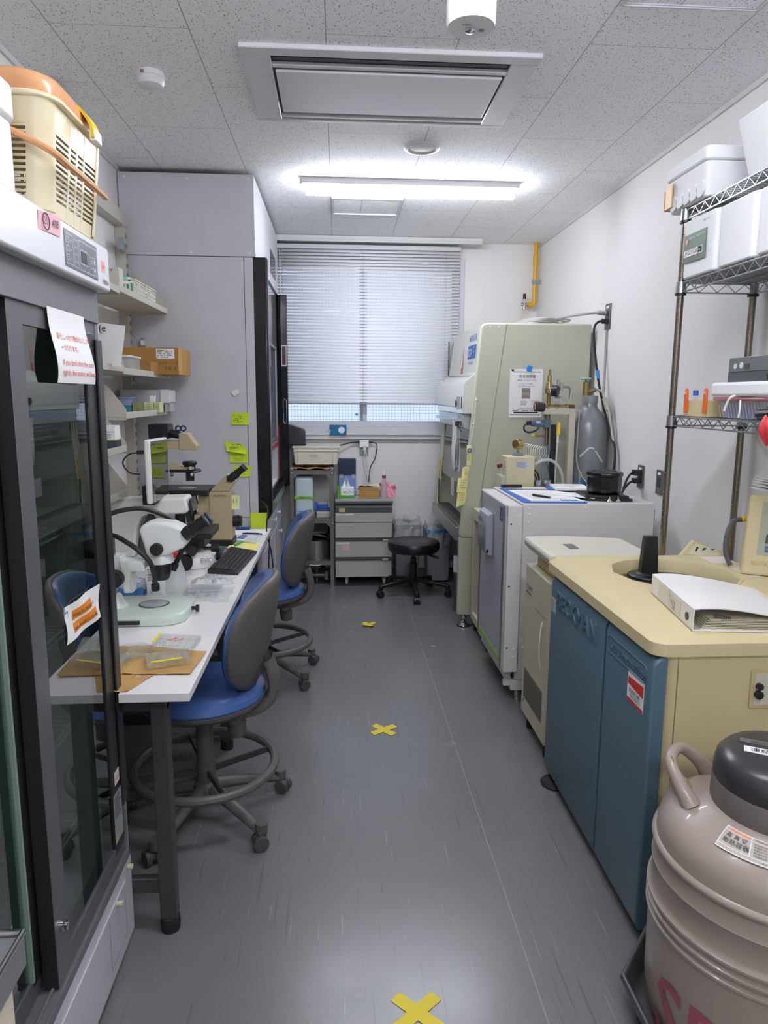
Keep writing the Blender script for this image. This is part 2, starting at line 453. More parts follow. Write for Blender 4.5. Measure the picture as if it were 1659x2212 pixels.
m = MB(); m.box(-.72, WF-.042, 1.152, 1.1, WF, 1.184); m.box(-.72, WF-.06, 1.185, 1.1, WF, 1.20)
struct('trim_3', m, mat('white_sill', '#dcdcdf', 0.4), bevel=.003)
# pale building wall across the yard, seen in the slot under the blind
struct('outside_wall', MB().box(-3.2, 8.3, -.1, 5, 8.45, 3.5), mat('pale_outside_wall', '#dde4f2', 0.8))

# venetian blind
bl = thing('venetian_blind', 'wide white venetian blind closed over the window, raised a little above the sill', 'blind', (.24, 5.74, 2.6))
m = MB(); m.box(-.52, 5.715, 2.625, .975, 5.765, 2.655); obj('headrail', m, mat('blind_rail', '#d2d3d6', .35), bl)
m = MB(); z = 2.612; X0, X1 = -.505, .972
slatm = mat('blind_slat_enamel', '#ecebef', 0.26, 0.0, coat=0.3)
while z > 1.455:
    pts = []
    for k in range(5):
        t = (k/4-.5)*.0256; cu = .0022*(1-(2*k/4-1)**2)
        c_, s__ = math.cos(math.radians(58)), math.sin(math.radians(58))
        yy = t*c_ - cu*s__; zz = t*s__ + cu*c_
        pts.append((5.74+yy, z+zz))
    n_ = len(m.v)
    m.add([(X0, p[0], p[1]) for p in pts] + [(X1, p[0], p[1]) for p in pts], [(k, k+1, k+6, k+5) for k in range(4)])
    z -= .0245
slo = obj('slats', m, slatm, bl, fix=False)
sm = slo.modifiers.new('t', 'SOLIDIFY'); sm.thickness = .0005
m = MB(); m.box(X0, 5.73, 1.432, X1, 5.752, 1.446); obj('bottom_rail', m, mat('blind_bottom_rail', '#8d8c90', .4), bl, bevel=.002)
m = MB()
for x in (-.42, .21, .86): m.box(x, 5.722, 1.43, x+.0025, 5.7245, 2.63)
obj('ladder_cord', m, mat('cord_white', '#b9b9bd', .7), bl)
m = MB(); z = 2.6
while z > 2.0: m.cyl((-.435, 5.70, z), (-.435, 5.70, z-.012), .004, n=8); z -= .021
m.tube([(-.435, 5.70, 2.63), (-.435, 5.70, 1.98)], .0012, 5, sm=False)
obj('bead_chain', m, paper, bl)
# blind pelmet
m = MB(); m.box(-.60, 5.60, 2.672, 1.12, 5.80, 2.698); m.box(-.60, 5.60, 2.655, 1.12, 5.612, 2.672)
struct('trim_5', m, mat('pelmet_white', '#d4d3d2', .5), bevel=.002)

# ---------------------------------------------------------------- ceiling fittings
def strip_light(y, x0, x1, label, nm='ceiling_light'):
    t = thing(nm, label, 'ceiling light', ((x0+x1)/2, y, HC))
    m = MB(); m.prism([(y-.058, HC), (y+.058, HC), (y+.052, HC-.03), (y-.052, HC-.03)], 'x', x0, x1)
    obj('housing', m, white, t, bevel=.001)
    m = MB(); pr_ = [(y-.034, HC-.030), (y+.034, HC-.030), (y+.034, HC-.060), (y+.024, HC-.076), (y-.024, HC-.076), (y-.034, HC-.060)]
    m.prism(pr_, 'x', x0+.02, x1-.02)
    obj('diffuser', m, mat('led_diffuser', '#f2f5ff', .5, emit=LAMP, var=0), t)
strip_light(4.23, -.19, 1.04, 'long lit LED batten light across the ceiling near the window')
strip_light(1.50, -.19, 1.04, 'LED batten light across the ceiling just above the top edge of the photo')
strip_light(-.7, -.19, 1.04, 'LED batten light across the ceiling behind the camera position')  # extra batten out of view, added only to lift the shadows

ac = thing('air_conditioner', 'large white ceiling cassette air conditioner with two dark slots', 'air conditioner', (.2, 3.0, HC))
acm = mat('ac_white', '#d6d6db', .4)
m = MB()
ax0, ax1, ay0, ay1 = -.335, .735, 2.67, 3.335
zz0 = HC-.018
def plate_hole(m, o, i, z0, z1, zi=None):
    """rectangular plate with a rectangular hole"""
    (a0, a1, b0, b1), (c0, c1, d0, d1) = o, i
    m.box(a0, b0, z0, a1, d0, z1); m.box(a0, d1, z0, a1, b1, z1); m.box(a0, d0, z0, c0, d1, z1); m.box(c1, d0, z0, a1, d1, z1)
plate_hole(m, (ax0, ax1, ay0, ay1), (ax0+.105, ax1-.10, ay0+.06, ay1-.028), zz0, HC)
m.box(ax0+.105, 2.795, zz0, ax1-.10, 2.822, HC); m.box(ax0+.105, 3.262, zz0, ax1-.10, 3.285, HC)
obj('bezel', m, acm, ac, bevel=.004)
m = MB(); m.box(ax0+.115, 2.835, HC-.024, ax1-.11, 3.215, HC-.010); obj('intake_panel', m, acm, ac, bevel=.005)
m = MB(); m.box(ax0+.1, 2.72, HC-.006, ax1-.1, 3.31, HC-.001); obj('slot_recess', m, mat('ac_recess_shade', '#12161b', .5), ac)  # slot shade painted near-black, as the recess is only a shallow sheet
m = MB(); m.box(ax0+.11, 2.748, HC-.012, ax1-.11, 2.77, HC-.008); obj('louvre', m, mat('ac_louvre', '#353e48', .5), ac)  # louvre colour darkened too, so the slot reads as shaded

m = MB(); m.lathe([(.088, HC), (.088, HC-.006), (.078, HC-.012), (.070, HC-.012), (.068, HC-.004)], (.42, 3.66, 0), 40)
t = thing('ceiling_speaker', 'small round white ceiling speaker between the cassette unit and the lit batten', 'speaker', (.42, 3.66, HC))
obj('rim', m, white, t)
m = MB(); m.lathe([(0, HC-.009), (.05, HC-.0085), (.068, HC-.005)], (.42, 3.66, 0), 40); obj('grille', m, mat('speaker_grille', '#cfcfd3', .6), t)

t = thing('smoke_detector', 'round white smoke detector on the left of the ceiling', 'smoke detector', (-.70, 2.945, HC))
m = MB(); m.lathe([(.052, HC), (.055, HC-.018), (.05, HC-.022), (.05, HC-.027), (.053, HC-.03), (.046, HC-.045), (.03, HC-.052), (0, HC-.054)], (-.70, 2.945, 0), 40)
obj('body', m, mat('detector_white', '#d9d6d8', .4), t)
m = MB(); m.box(-.722, 2.888, HC-.020, -.710, 2.893, HC-.010); obj('indicator_window', m, mat('indicator_brown', '#7c6a68', .4), t)

t = thing('emergency_light', 'white cylindrical emergency light hanging below the ceiling at the top edge of the photo', 'emergency light', (.372, 2.10, HC))
m = MB(); m.lathe([(.0, HC), (.068, HC), (.068, 2.512), (.064, 2.5), (.0, 2.5)], (.372, 2.10, 0), 48); obj('housing', m, white, t)
m = MB(); m.lathe([(.016, 2.4985), (.014, 2.495), (.006, 2.493), (0, 2.492)], (.372, 2.115, 0), 20); obj('lens', m, chrome, t)
m = MB(); m.box(.396, 2.105, 2.4985, .410, 2.119, 2.4994); m.text('●●●', .009, (.345, 2.088, 2.4988), (1,0,0), (0,-1,0)); obj('marking', m, mat('marking_grey', '#8b8c90', .5), t)

for nm, (x0, x1, y0, y1), lb in (('hatch_near_window', (-.03, .415, 4.56, 4.95), 'thin framed square ceiling access hatch beyond the lit batten'),
                          ('h2', (.876, 1.32, 1.90, 2.345), 'framed ceiling access hatch at the upper right corner of the photo')):
    t = thing('access_hatch', lb, 'ceiling hatch', ((x0+x1)/2, (y0+y1)/2, HC))
    m = MB(); plate_hole(m, (x0, x1, y0, y1), (x0+.016, x1-.016, y0+.016, y1-.016), HC-.006, HC)
    plate_hole(m, (x0+.005, x1-.005, y0+.005, y1-.005), (x0+.011, x1-.011, y0+.011, y1-.011), HC-.010, HC)
    obj('frame', m, mat('hatch_alu', '#c5c5ca', .4, .2), t)
    m = MB(); m.box(x0+.016, y0+.016, HC-.003, x1-.016, y1-.016, HC-.0005); obj('panel', m, cm, t)

# gas pipe in the far right corner
t = thing('gas_pipe', 'yellow gas pipe dropping from the ceiling in the far right corner', 'pipe', (1.575, 5.70, 2.24))
ylw = mat('yellow_pipe_paint', '#dba812', .35)
m = MB(); m.cyl((1.575, 5.72, HC), (1.575, 5.72, 2.26), .017); m.cyl((1.575, 5.72, 2.60), (1.575, 5.72, 2.53), .021)
m.tube([(1.575, 5.72, 2.30), (1.575, 5.72, 2.25), (1.567, 5.72, 2.232), (1.545, 5.72, 2.228), (1.52, 5.72, 2.228)], .0175, 12)
m.cyl((1.55, 5.72, 2.228), (1.525, 5.72, 2.228), .021)
obj('pipe', m, ylw, t)
m = MB(); m.box(1.545, 5.70, 2.385, 1.62, 5.703, 2.415); m.cyl((1.575, 5.72, 2.385), (1.575, 5.72, 2.415), .0205); obj('bracket', m, steelg, t)
m = MB(); m.cyl((1.525, 5.72, 2.228), (1.47, 5.72, 2.228), .013); m.cyl((1.495, 5.72, 2.19), (1.495, 5.72, 2.27), .012); m.box(1.478, 5.705, 2.24, 1.51, 5.735, 2.262)
vv = obj('valve', m, chrome, t)
m = MB(); m.cyl((1.495, 5.72, 2.268), (1.495, 5.72, 2.31), .012); obj('valve_knob', m, black, vv)
m = MB(); m.tube([(1.475, 5.715, 2.20), (1.478, 5.70, 2.12), (1.50, 5.67, 2.04), (1.53, 5.62, 1.97)], .008, 8)
obj('rubber_hose', m, mat('pale_pink_rubber', '#dcc2b2', .6), t)

# ---------------------------------------------------------------- sockets
def plate(y0, y1, z0, z1, label, white_one=False, nm='wall_socket'):
    t = thing(nm, label, 'socket', (WR, (y0+y1)/2, z0))
    m = MB(); m.box(WR-.008, y0, z0, WR, y1, z1); obj('cover_plate', m, mat('dark_grey_plate', '#6f7070', .35, .4), t, bevel=.002)
    m = MB(); m.box(WR-.010, y0+.02, z0+.035, WR-.008, y1-.02, z1-.04); obj('socket_insert', m, mat('dark_socket', '#3c3d3d', .4) if not white_one else paper, t)
    m = MB(); m.box(WR-.0095, y0+.02, z1-.026, WR-.008, y1-.02, z1-.012); obj('name_label', m, paper, t)
    return t
m = MB(); m.tube([(1.612, 4.23, 1.90), (1.612, 4.23, 1.2), (1.612, 4.23, .06)], .006, 8, sm=False); obj('wall_conduit', m, mat('conduit_grey', '#b3b3b0', .5), label='thin grey conduit running down the right wall from the high socket plate', cat='conduit')
plate(3.60, 3.67, 1.022, 1.145, 'steel wall socket plate beside the black rotor with two plugs in it')
plate(3.375, 3.445, 1.02, 1.142, 'dark wall plate with a tiny white label just right of the two-plug socket')
plate(4.19, 4.27, 1.90, 2.05, 'high wall socket plate with two cords, above the gas cylinder')
m = MB(); m.tube([(1.605, 4.24, 1.995), (1.55, 4.25, 2.00), (1.45, 4.45, 2.0), (1.32, 4.60, 1.985), (1.22, 4.7, 1.97)], .008, 8)
m.cyl((1.61, 4.24, 1.995), (1.56, 4.25, 2.0), .013)
for k in range(4):
    m.ring((1.28+.03*k, 4.68, 1.968+.009*k), .13+.008*k, .0075, 28, 6)
obj('power_cord', m, mat('grey_cord', '#a2a4a3', .5), label='grey cord coiled on top of the tall cabinet and plugged in high', cat='cord')
m = MB(); m.tube([(1.60, 4.22, 1.945), (1.56, 4.225, 1.945), (1.535, 4.23, 1.90), (1.54, 4.2, 1.75), (1.56, 4.15, 1.55), (1.585, 4.02, 1.30), (1.595, 3.95, 1.2), (1.58, 3.92, 1.0), (1.58, 3.93, .4)], .007, 8)
m.cyl((1.612, 4.22, 1.945), (1.575, 4.225, 1.95), .015)
bc = obj('power_cord', m, black, label='thick black cord hanging down the right wall past the gas cylinder', cat='cord')
m = MB(); m.cyl((1.5535, 4.165, 1.61), (1.5495, 4.175, 1.66), .0095); obj('blue_tape', m, mat('blue_tape', '#2f8fd0', .5), bc)
m = MB()
m.tube([(1.60, 3.635, 1.105), (1.57, 3.635, 1.105), (1.53, 3.60, 1.08), (1.49, 3.55, 1.03), (1.47, 3.52, 1.005)], .006, 8); m.box(1.575, 3.615, 1.09, 1.612, 3.655, 1.12)
m.tube([(1.60, 3.635, 1.06), (1.56, 3.63, 1.055), (1.52, 3.60, 1.03), (1.49, 3.57, 1.004)], .006, 8); m.box(1.575, 3.615, 1.05, 1.612, 3.655, 1.075)
obj('power_cord', m, black, label='two short black cords plugged in beside the black octagonal rotor', cat='cord')

t = thing('wall_socket', 'white multi-outlet wall tap under the window with black and white plugs', 'socket', (.22, WF, 1.03))
m = MB(); m.box(.185, WF-.010, 1.02, .255, WF, 1.14); obj('cover_plate', m, steelg, t)
m = MB(); m.box(.183, WF-.045, 1.085, .257, WF-.010, 1.145); obj('tap_block', m, paper, t, bevel=.003)
m = MB(); m.tube([(.26, 5.77, 1.125), (.30, 5.765, 1.125), (.325, 5.76, 1.10), (.31, 5.75, 1.0), (.27, 5.74, .92), (.255, 5.72, .80)], .004, 6); m.cyl((.255, 5.77, 1.128), (.29, 5.768, 1.125), .010, .007)
m.tube([(.185, 5.77, 1.125), (.12, 5.765, 1.125), (.05, 5.74, 1.11), (-.05, 5.72, 1.09), (-.30, 5.70, 1.05)], .005, 6); m.cyl((.185, 5.77, 1.125), (.14, 5.767, 1.126), .011, .008)
obj('black_cord', m, black, t, label='black cords left and right')
m = MB(); m.box(.21, 5.735, 1.06, .235, 5.757, 1.10); m.tube([(.222, 5.745, 1.07), (.24, 5.74, 1.0), (.25, 5.735, .90), (.285, 5.72, .78)], .004, 6); m.tube([(.222, 5.745, 1.07), (.22, 5.74, .95), (.25, 5.735, .83)], .004, 6)
obj('white_cord', m, mat('cord_offwhite', '#d8d8d6', .5), t)

m = MB(); m.box(-.062, WF-.066, 1.183, .075, WF-.0605, 1.268)
cd = obj('door_hanger_card', m, mat('teal_card', '#13628c', .5), label='teal blue card with a round hole taped below the window', cat='card')
m = MB(); m.cyl((.035, WF-.0665, 1.226), (.035, WF-.0675, 1.226), .026, n=28); obj('round_window', m, mat('card_hole_white', '#dfe4ea', .5), cd)
m = MB(); scribble(m, (-.05, WF-.0668, 1.195), (0,0,1), (-1,0,0), .055, .03, 4, seed=4); obj('print', m, paper, cd)

# yellow tape crosses on the floor
tape = mat('yellow_floor_tape', '#e3cf3a', .6, bump=.5, bscale=200)
def cross(x, y, s, ang, label, lift=.0):
    t = thing('floor_tape_mark', label, 'tape mark', (x, y, 0), 0, None)
    for a in (ang, ang+PI/2+.1):
        c, s_ = math.cos(a), math.sin(a)
        def fn(u, v):
            L_ = (u-.5)*s; W_ = (v-.5)*.035
            return (x + L_*c - W_*s_, y + L_*s_ + W_*c, .0012+lift*abs(u-.5)*2*(1 if a == ang else .6)+.0006*math.sin(u*20))
        obj('tape_strip', MB().surf(fn, 10, 2, .0006), tape, t)
cross(.19, 1.50, .14, .7, 'yellow tape cross on the floor nearest the viewer')
cross(.205, 2.99, .13, .6, 'yellow tape cross on the floor in the middle of the aisle')
cross(.20, 4.47, .095, .5, 'small curled yellow tape scrap on the floor towards the window', .012)
# ================================================================== FUME HOOD
hd = thing('fume_hood', 'floor to ceiling pale grey fume hood with black posts at the far left', 'fume hood', (-.8, 4.9, 0))
HX0, HX1, HY0, HY1 = -1.165, -.445, 4.08, 5.60
m = MB(); m.box(HX0, HY0, .80, HX1-.065, HY0+.03, 2.248); m.box(HX1-.062, HY0, .80, HX1, HY0+.03, 2.248); m.box(HX0, HY0, .0, HX1, HY0+.03, .797)
obj('side_panel', m, panel_w, hd, bevel=.0008)
m = MB(); m.box(HX0, HY1-.03, 0, HX1, HY1, 2.25); obj('side_panel', m, panel_w, hd)
m = MB(); m.box(HX0, HY0, 2.252, HX1-.012, HY0+.02, 2.675); m.box(HX1-.012, HY0, 2.252, HX1, HY1, 2.675); m.box(HX0, HY1-.02, 2.252, HX1, HY1, 2.675)
obj('upper_panel', m, panel_w, hd, bevel=.001)
m = MB()
for x, z in ((-1.13, 2.65), (-.80, 2.65), (-.475, 2.655), (-.79, 2.27), (-.475, 2.27)): m.lathe([(0, -.004), (.006, -.003), (.008, 0)], (x, HY0, z), 14, 'y')
for y in (4.1, 4.35, 4.6, 4.9, 5.2, 5.5):
    for z in (2.655, 2.268): m.lathe([(.008, 0), (.006, .003), (0, .004)], (HX1, y, z), 14, 'x')
obj('screw_caps', m, white, hd)
m = MB(); m.box(HX1, 4.99, 2.32, HX1+.002, 5.37, 2.475); obj('vent_window', m, black_g, hd)
m = MB(); m.box(HX1-.03, HY0+.08, 1.86, HX1-.012, HY1-.06, 2.25); obj('header_panel', m, mat('glossy_grey_panel', '#b0b1b6', .08, .3, coat=.5), hd)
m = MB(); m.box(HX0, HY0+.03, .86, HX0+.02, HY1-.03, 2.25); m.box(HX0, HY0+.03, 2.2, HX1-.03, HY1-.03, 2.22); m.box(HX0, HY0+.03, .82, HX1-.02, HY1-.03, .86)
obj('interior_lining', m, white, hd)
for y0, y1, z0 in ((HY0-.001, HY0+.075, .815), (HY1-.075, HY1+.001, .80)):
    m = MB(); m.prism([(HX1-.015, y0), (HX1+.055, y0), (HX1+.062, y0+.01), (HX1+.062, y1), (HX1-.015, y1)] if y0 < 5 else [(HX1-.015, y0+.03), (HX1+.02, y0), (HX1+.068, y0), (HX1+.068, y1), (HX1-.015, y1)], 'z', z0, 2.25)
    p = obj('post', m, black_g, hd, bevel=.003)
    if y0 > 5:
        m = MB(); m.box(HX1+.022, y0-.0015, 1.72, HX1+.062, y0, 1.88); obj('display', m, mat('grey_bezel', '#b6b3b6', .3), p)
        m2 = MB(); m2.box(HX1+.028, y0-.003, 1.73, HX1+.056, y0-.001, 1.87); obj('display_screen', m2, mat('dark_red_screen', '#3a2024', .2), hd)
        m = MB(); m.tube([(HX1+.030, y0-.002, 1.30), (HX1+.030, y0-.002, 1.46), (HX1+.043, y0-.002, 1.477), (HX1+.056, y0-.002, 1.46), (HX1+.056, y0-.002, 1.30), (HX1+.043, y0-.002, 1.283)], .0025, 6, sm=False, close=True)
        obj('handle_slot_rim', m, mat('silver_rim', '#c8cdd6', .25, .6), p)
m = MB(); m.prism([(HX1-.01, .86), (HX1+.045, .845), (HX1+.055, .80), (HX1+.02, .755), (HX1-.01, .765)], 'y', HY0+.03, HY1-.06); obj('front_sill', m, black_g, hd, bevel=.003)
sash = MB(); y0, y1 = HY0+.09, HY1-.09
sash.box(HX1-.028, y0, 1.16, HX1-.012, y1, 1.19); sash.box(HX1-.028, y0, 1.84, HX1-.012, y1, 1.87); sash.box(HX1-.028, y0, 1.16, HX1-.012, y0+.03, 1.87); sash.box(HX1-.028, y1-.03, 1.16, HX1-.012, y1, 1.87)
so = obj('sash', sash, mat('sash_alu', '#9c9ea1', .3, .5), hd)
obj('pane', MB().box(HX1-.022, y0+.03, 1.19, HX1-.017, y1-.03, 1.84), pane, so)
m = MB(); m.box(HX1-.012, y0, 1.125, HX1-.002, y1, 1.15); m.box(HX1-.012, y1-.02, .86, HX1-.004, y1, 1.27); obj('red_guard_strip', m, mat('dark_red_plastic', '#8f1f2a', .4), hd)
m = MB()
for k in range(2):
    y = HY0+.05+k*.73
    m.box(HX1-.004, y, .58, HX1+.006, y+.70, .74)
    m.box(HX1-.004, y, .08, HX1+.006, y+.345, .57); m.box(HX1-.004, y+.352, .08, HX1+.006, y+.70, .57)
cb = obj('cabinet_doors', m, panel_w, hd, bevel=.002)
m = MB()
for y in (4.78, 5.10, 5.22):
    m.lathe([(.006, 0), (.006, .012), (.014, .016), (.014, .024), (0, .027)], (HX1+.006, y, .66 if y != 5.22 else .50), 16, 'x')
obj('door_knobs', m, white, cb)
obj('base_cabinet', MB().box(HX0, HY0+.03, 0, HX1-.006, HY1-.03, .78), panel_w, hd)
# tissue box in the hood
t = thing('tissue_box', 'small white tissue box standing inside the fume hood', 'tissue box', (-.49, 4.82, .86))
m = MB(); m.box(-.55, 4.74, .861, -.47, 4.90, .945); obj('carton', m, paper, t)
m = MB(); m.text('タイス', .035, (-.469, 4.76, .885), (0,1,0), (0,0,1)); m.text('イズ', .035, (-.54, 4.7395, .885), (1,0,0), (0,0,1)); obj('lettering', m, ink, t)
m = MB(); m.surf(lambda u, v: (-.51+.02*(u-.5)+.01*math.sin(v*9), 4.80+.05*(u-.5), .944+.05*v*(1-.5*abs(u-.5))), 5, 5, .001); obj('tissue', m, paper, t)

# notes stuck to the hood side
def note(x0, x1, z0, z1, label, y=HY0, m_=post_y, curl=.012, tilt=0, rows=5, draw=None, seed=1):
    t = thing('sticky_note', label, 'sticky note', (x0, y, z0))
    def fn(u, v): return (x0+(x1-x0)*u + tilt*(v-.5)*.02, y-.0012-curl*(1-v)**2, z0+(z1-z0)*v + tilt*(u-.5)*.02)
    obj('sheet', MB().surf(fn, 4, 6, .0004), m_, t)
    m = MB(); o = Vector(fn(.12, .15)) + Vector((0, -.003-curl*.3, 0))
    if draw:
        c = o + Vector(((x1-x0)*.38, -.001, (z1-z0)*.33)); r = (x1-x0)*.25
        m.ring(c, r, .0006, 20, 4, 'y'); m.tube([c+Vector((-r*.6, 0, -r*.5)), c+Vector((r*.7, 0, -r*.5)), c+Vector((r*.7, 0, r*.5)), c+Vector((-r*.6, 0, r*.5)), c+Vector((-r*.6, 0, -r*.5))], .0007, 4, sm=False)
    else: scribble(m, o, (1,0,0), (0,0,1), (x1-x0)*.72, (z1-z0)*.7, rows, seed=seed, fill=.5)
    obj('handwriting', m, mat('olive_ink', '#7d8a3a', .8), t)
    return t
note(-.60, -.502, 1.335, 1.403, 'yellow-green sticky note, topmost on the fume hood side', seed=2)
note(-.615, -.512, 1.118, 1.195, 'yellow-green sticky note with a round sketch, half covered by the folded one', draw=1)
note(-.635, -.526, 1.178, 1.232, 'yellow-green sticky note with its lower edge folded up, on the fume hood side', curl=.035, tilt=-.9, seed=5, rows=2, y=HY0-.004)
note(-.598, -.498, 1.036, 1.100, 'yellow-green sticky note behind the eyepieces of the beige microscope', seed=6, tilt=.3)
t = thing('note_magnet', 'small white clip magnet tilted on the fume hood side above the notes', 'magnet', (-.575, HY0, 1.515))
m = MB(); m.slab([(-.598, HY0-.014, 1.517), (-.562, HY0-.014, 1.537), (-.545, HY0-.014, 1.512), (-.580, HY0-.014, 1.492)], (0, .013, 0)); obj('clip', m, white, t, bevel=.002)
t = note(-.50, -.405, .742, .835, 'yellow-green sticky pad leaning against the fume hood post at the desk end', y=4.02, curl=-.012, rows=4, seed=8)

# ================================================================== WALL SHELVES (left)
SHX = -.91
def bracket_shelf(y0, y1, z, label, plates=(True, True), depth=.26, tall=.155, cat='shelf'):
    t = thing('wall_shelf', label, 'shelf', (WL, y0, z))
    m = MB(); m.box(WL+.02, y0, z, SHX, y1, z+.008); m.box(SHX-.012, y0, z-.006, SHX, y1, z+.022)
    obj('board', m, shelf_g, t, bevel=.002)
    for k, y in enumerate((y0+.002, y1-.006)):
        if not plates[k]: continue
        m = MB(); pts = [(WL+.02, z-.01), (SHX-.002, z-.01), (SHX-.002, z+.03), (SHX-.04, z+.07), (SHX-.10, z+tall), (WL+.02, z+tall)]
        if tall > .1:
            pts = [(WL+.02, z-.012), (SHX-.002, z-.012), (SHX-.002, z+.035), (SHX-.07, z+tall-.03), (SHX-.095, z+tall-.006), (SHX-.125, z+tall), (WL+.02, z+tall)]
        m.prism(pts, 'y', y, y+.003); obj('end_bracket', m, shelf_g, t)
    return t
YB = 3.14
bracket_shelf(YB+.003, 3.985, 1.935, 'top wall shelf nearest the fume hood, carrying the perforated basket')
bracket_shelf(2.12, YB, 1.925, 'top wall shelf just behind the fridge header', plates=(False, True))
bracket_shelf(YB+.003, 3.985, 1.592, 'wall shelf carrying the long brown cardboard box', plates=(False, False))
bracket_shelf(2.12, YB, 1.602, 'wall shelf behind the fridge carrying the leaning white sheet', plates=(False, True))
bracket_shelf(YB+.003, 3.985, 1.402, 'wall shelf carrying the white and pale green boxes')
bracket_shelf(2.12, 3.12, 1.262, 'wall shelf behind the fridge carrying one small white and dark carton', plates=(False, True))
bracket_shelf(2.12, 3.11, 1.072, 'lowest wall shelf, right behind the fridge edge', plates=(False, True))
t = thing('shelf_standard', 'tall beige slotted steel frame holding the wall shelves', 'shelf frame', (WL, 3.2, 0))
m = MB()
for y in (2.2, 3.15, 3.99):
    m.box(WL, y, .78, WL+.05, y+.045, 2.43)
m.box(WL, 2.1, 2.38, WL+.055, 4.035, 2.45)
obj('uprights', m, shelf_g, t, bevel=.002)
m = MB()
for y in (3.16, 4.0):
    z = .82
    while z < 2.35: m.box(WL+.05, y+.006, z, WL+.0515, y+.011, z+.022); m.box(WL+.05, y+.022, z, WL+.0515, y+.027, z+.022); z += .05
obj('slots', m, mat('slot_dark', '#5d5a52', .7), t)
m = MB(); m.box(WL+.052, 3.86, 2.24, WL+.056, 3.99, 2.29); m.box(WL+.052, 3.855, 2.235, WL+.085, 3.86, 2.295); obj('angle_plate', m, steelg, t)
obj('back_board', MB().box(WL+.001, 2.12, .80, WL+.012, 3.15, 2.38), mat('back_board_grey', '#b6b3a8', .5), t)

t = thing('perforated_basket', 'white perforated plastic basket on the top wall shelf', 'basket', (-.955, 3.62, 1.943))
m = MB()
bx0, bx1, by0, by1, bz0, bz1 = -1.06, -.925, 3.42, 3.80, 1.944, 2.022
for x in (bx0, bx1-.003):
    m.box(x, by0, bz0, x+.003, by1, bz0+.01); m.box(x, by0, bz1-.01, x+.003, by1, bz1)
    k = by0
    while k < by1-.001: m.box(x, k, bz0, x+.003, k+.01, bz1); k += .0264
    for z in (bz0+.025, bz0+.045): m.box(x, by0, z, x+.003, by1, z+.006)
for y in (by0, by1-.003):
    m.box(bx0, y, bz0, bx1, y+.003, bz0+.01); m.box(bx0, y, bz1-.01, bx1, y+.003, bz1)
    k = bx0
    while k < bx1-.001: m.box(k, y, bz0, k+.008, y+.003, bz1); k += .0181
m.box(bx0, by0, bz0, bx1, by1, bz0+.003)
m.box(bx0-.004, by0-.004, bz1-.003, bx1+.004, by0+.003, bz1+.002); m.box(bx1-.003, by0-.004, bz1-.003, bx1+.004, by1+.004, bz1+.002)
obj('body', m, mat('basket_white', '#d9d7cd', .5), t)
obj('name_tag', MB().box(-.975, by0-.002, 2.0, -.945, by0-.0005, 2.013), paper, t)
m = MB(); m.lathe([(.0, 0), (.05, .0), (.062, .03), (.052, .055), (0, .07)], (-1.0, 3.52, 1.985), 20, sx=.8, sy=1.3); obj('green_packet', m, mat('mint_plastic', '#77c4a6', .35), label='mint green plastic packet heaped in the perforated basket', cat='packet')
m = MB(); m.lathe([(.0, 0), (.03, .0), (.034, .02), (.0, .035)], (-.965, 3.60, 2.025), 16, sx=.8, sy=1.4); obj('tape_bundle', m, mat('amber_wrap', '#a08a52', .25), label='amber wrapped bundle on top of the perforated basket', cat='bundle')
m = MB(); m.box(-1.10, 3.17, 1.944, -.96, 3.235, 2.03); obj('carton_box', m, mat('box_grey_tan', '#a59f90', .6), label='grey tan carton on the top shelf beside the perforated basket', cat='box', bevel=.002)
m = MB(); m.box(-.955, 3.19, 1.944, -.925, 3.25, 2.035); obj('carton_box', m, mat('box_offwhite', '#c9c5bd', .6), label='small off-white carton upright on the top shelf', cat='box', bevel=.001)

# boxes on shelf with brown box
t = thing('cardboard_box', 'long brown cardboard box with a white address label on the wall shelf', 'box', (-.92, 3.75, 1.60))
m = MB(); m.box(-1.10, 3.70, 1.601, -.80, 3.98, 1.735); obj('carton', m, card, t, bevel=.002)
m = MB(); m.slab([(-.800, 3.69, 1.601), (-.785, 3.70, 1.601), (-.785, 3.70, 1.735), (-.800, 3.69, 1.735)], (0, .002, 0)); obj('open_flap', m, mat('cardboard_light', '#cfa468', .8), t)
m = MB(); m.box(-.91, 3.697, 1.68, -.82, 3.6995, 1.728); lb_ = obj('address_label', m, paper, t)
m = MB(); scribble(m, (-.905, 3.6965, 1.682), (1,0,0), (0,0,1), .08, .042, 5, seed=3); m.text('メスシリンダ', .016, (-.90, 3.6993, 1.652), (1,0,0), (0,0,1)); m.text('うめる', .022, (-.875, 3.6993, 1.625), (1,0,0), (0,0,1)); obj('handwriting', m, mat('brown_ink', '#5c4420', .8), t)
m = MB(); m.box(-1.0, 3.62, 1.601, -.92, 3.695, 1.66); m.slab([(-.92, 3.62, 1.601), (-.895, 3.66, 1.601), (-.895, 3.66, 1.66), (-.92, 3.62, 1.66)], (0, .002, 0))
obj('cardboard_box', m, mat('cardboard_small', '#a47a44', .8), label='small open brown carton in front of the long cardboard box', cat='box')
t = thing('plastic_tub', 'clear lidded plastic tub at the left end of the shelf with the brown box', 'tub', (-.98, 3.42, 1.60))
m = MB(); m.prism(rrect(-1.07, -.93, 3.30, 3.48, .015), 'z', 1.601, 1.665); obj('tub', m, milky, t)
m = MB(); m.prism(rrect(-1.075, -.925, 3.295, 3.485, .016), 'z', 1.665, 1.675); obj('lid', m, mat('tub_lid', '#d9dcdf', .4), t, bevel=.003)
m = MB(); m.lathe([(0, 0), (.02, .0), (.026, .02), (.02, .045), (.024, .06), (0, .062)], (-1.03, 3.88, 1.736), 9)
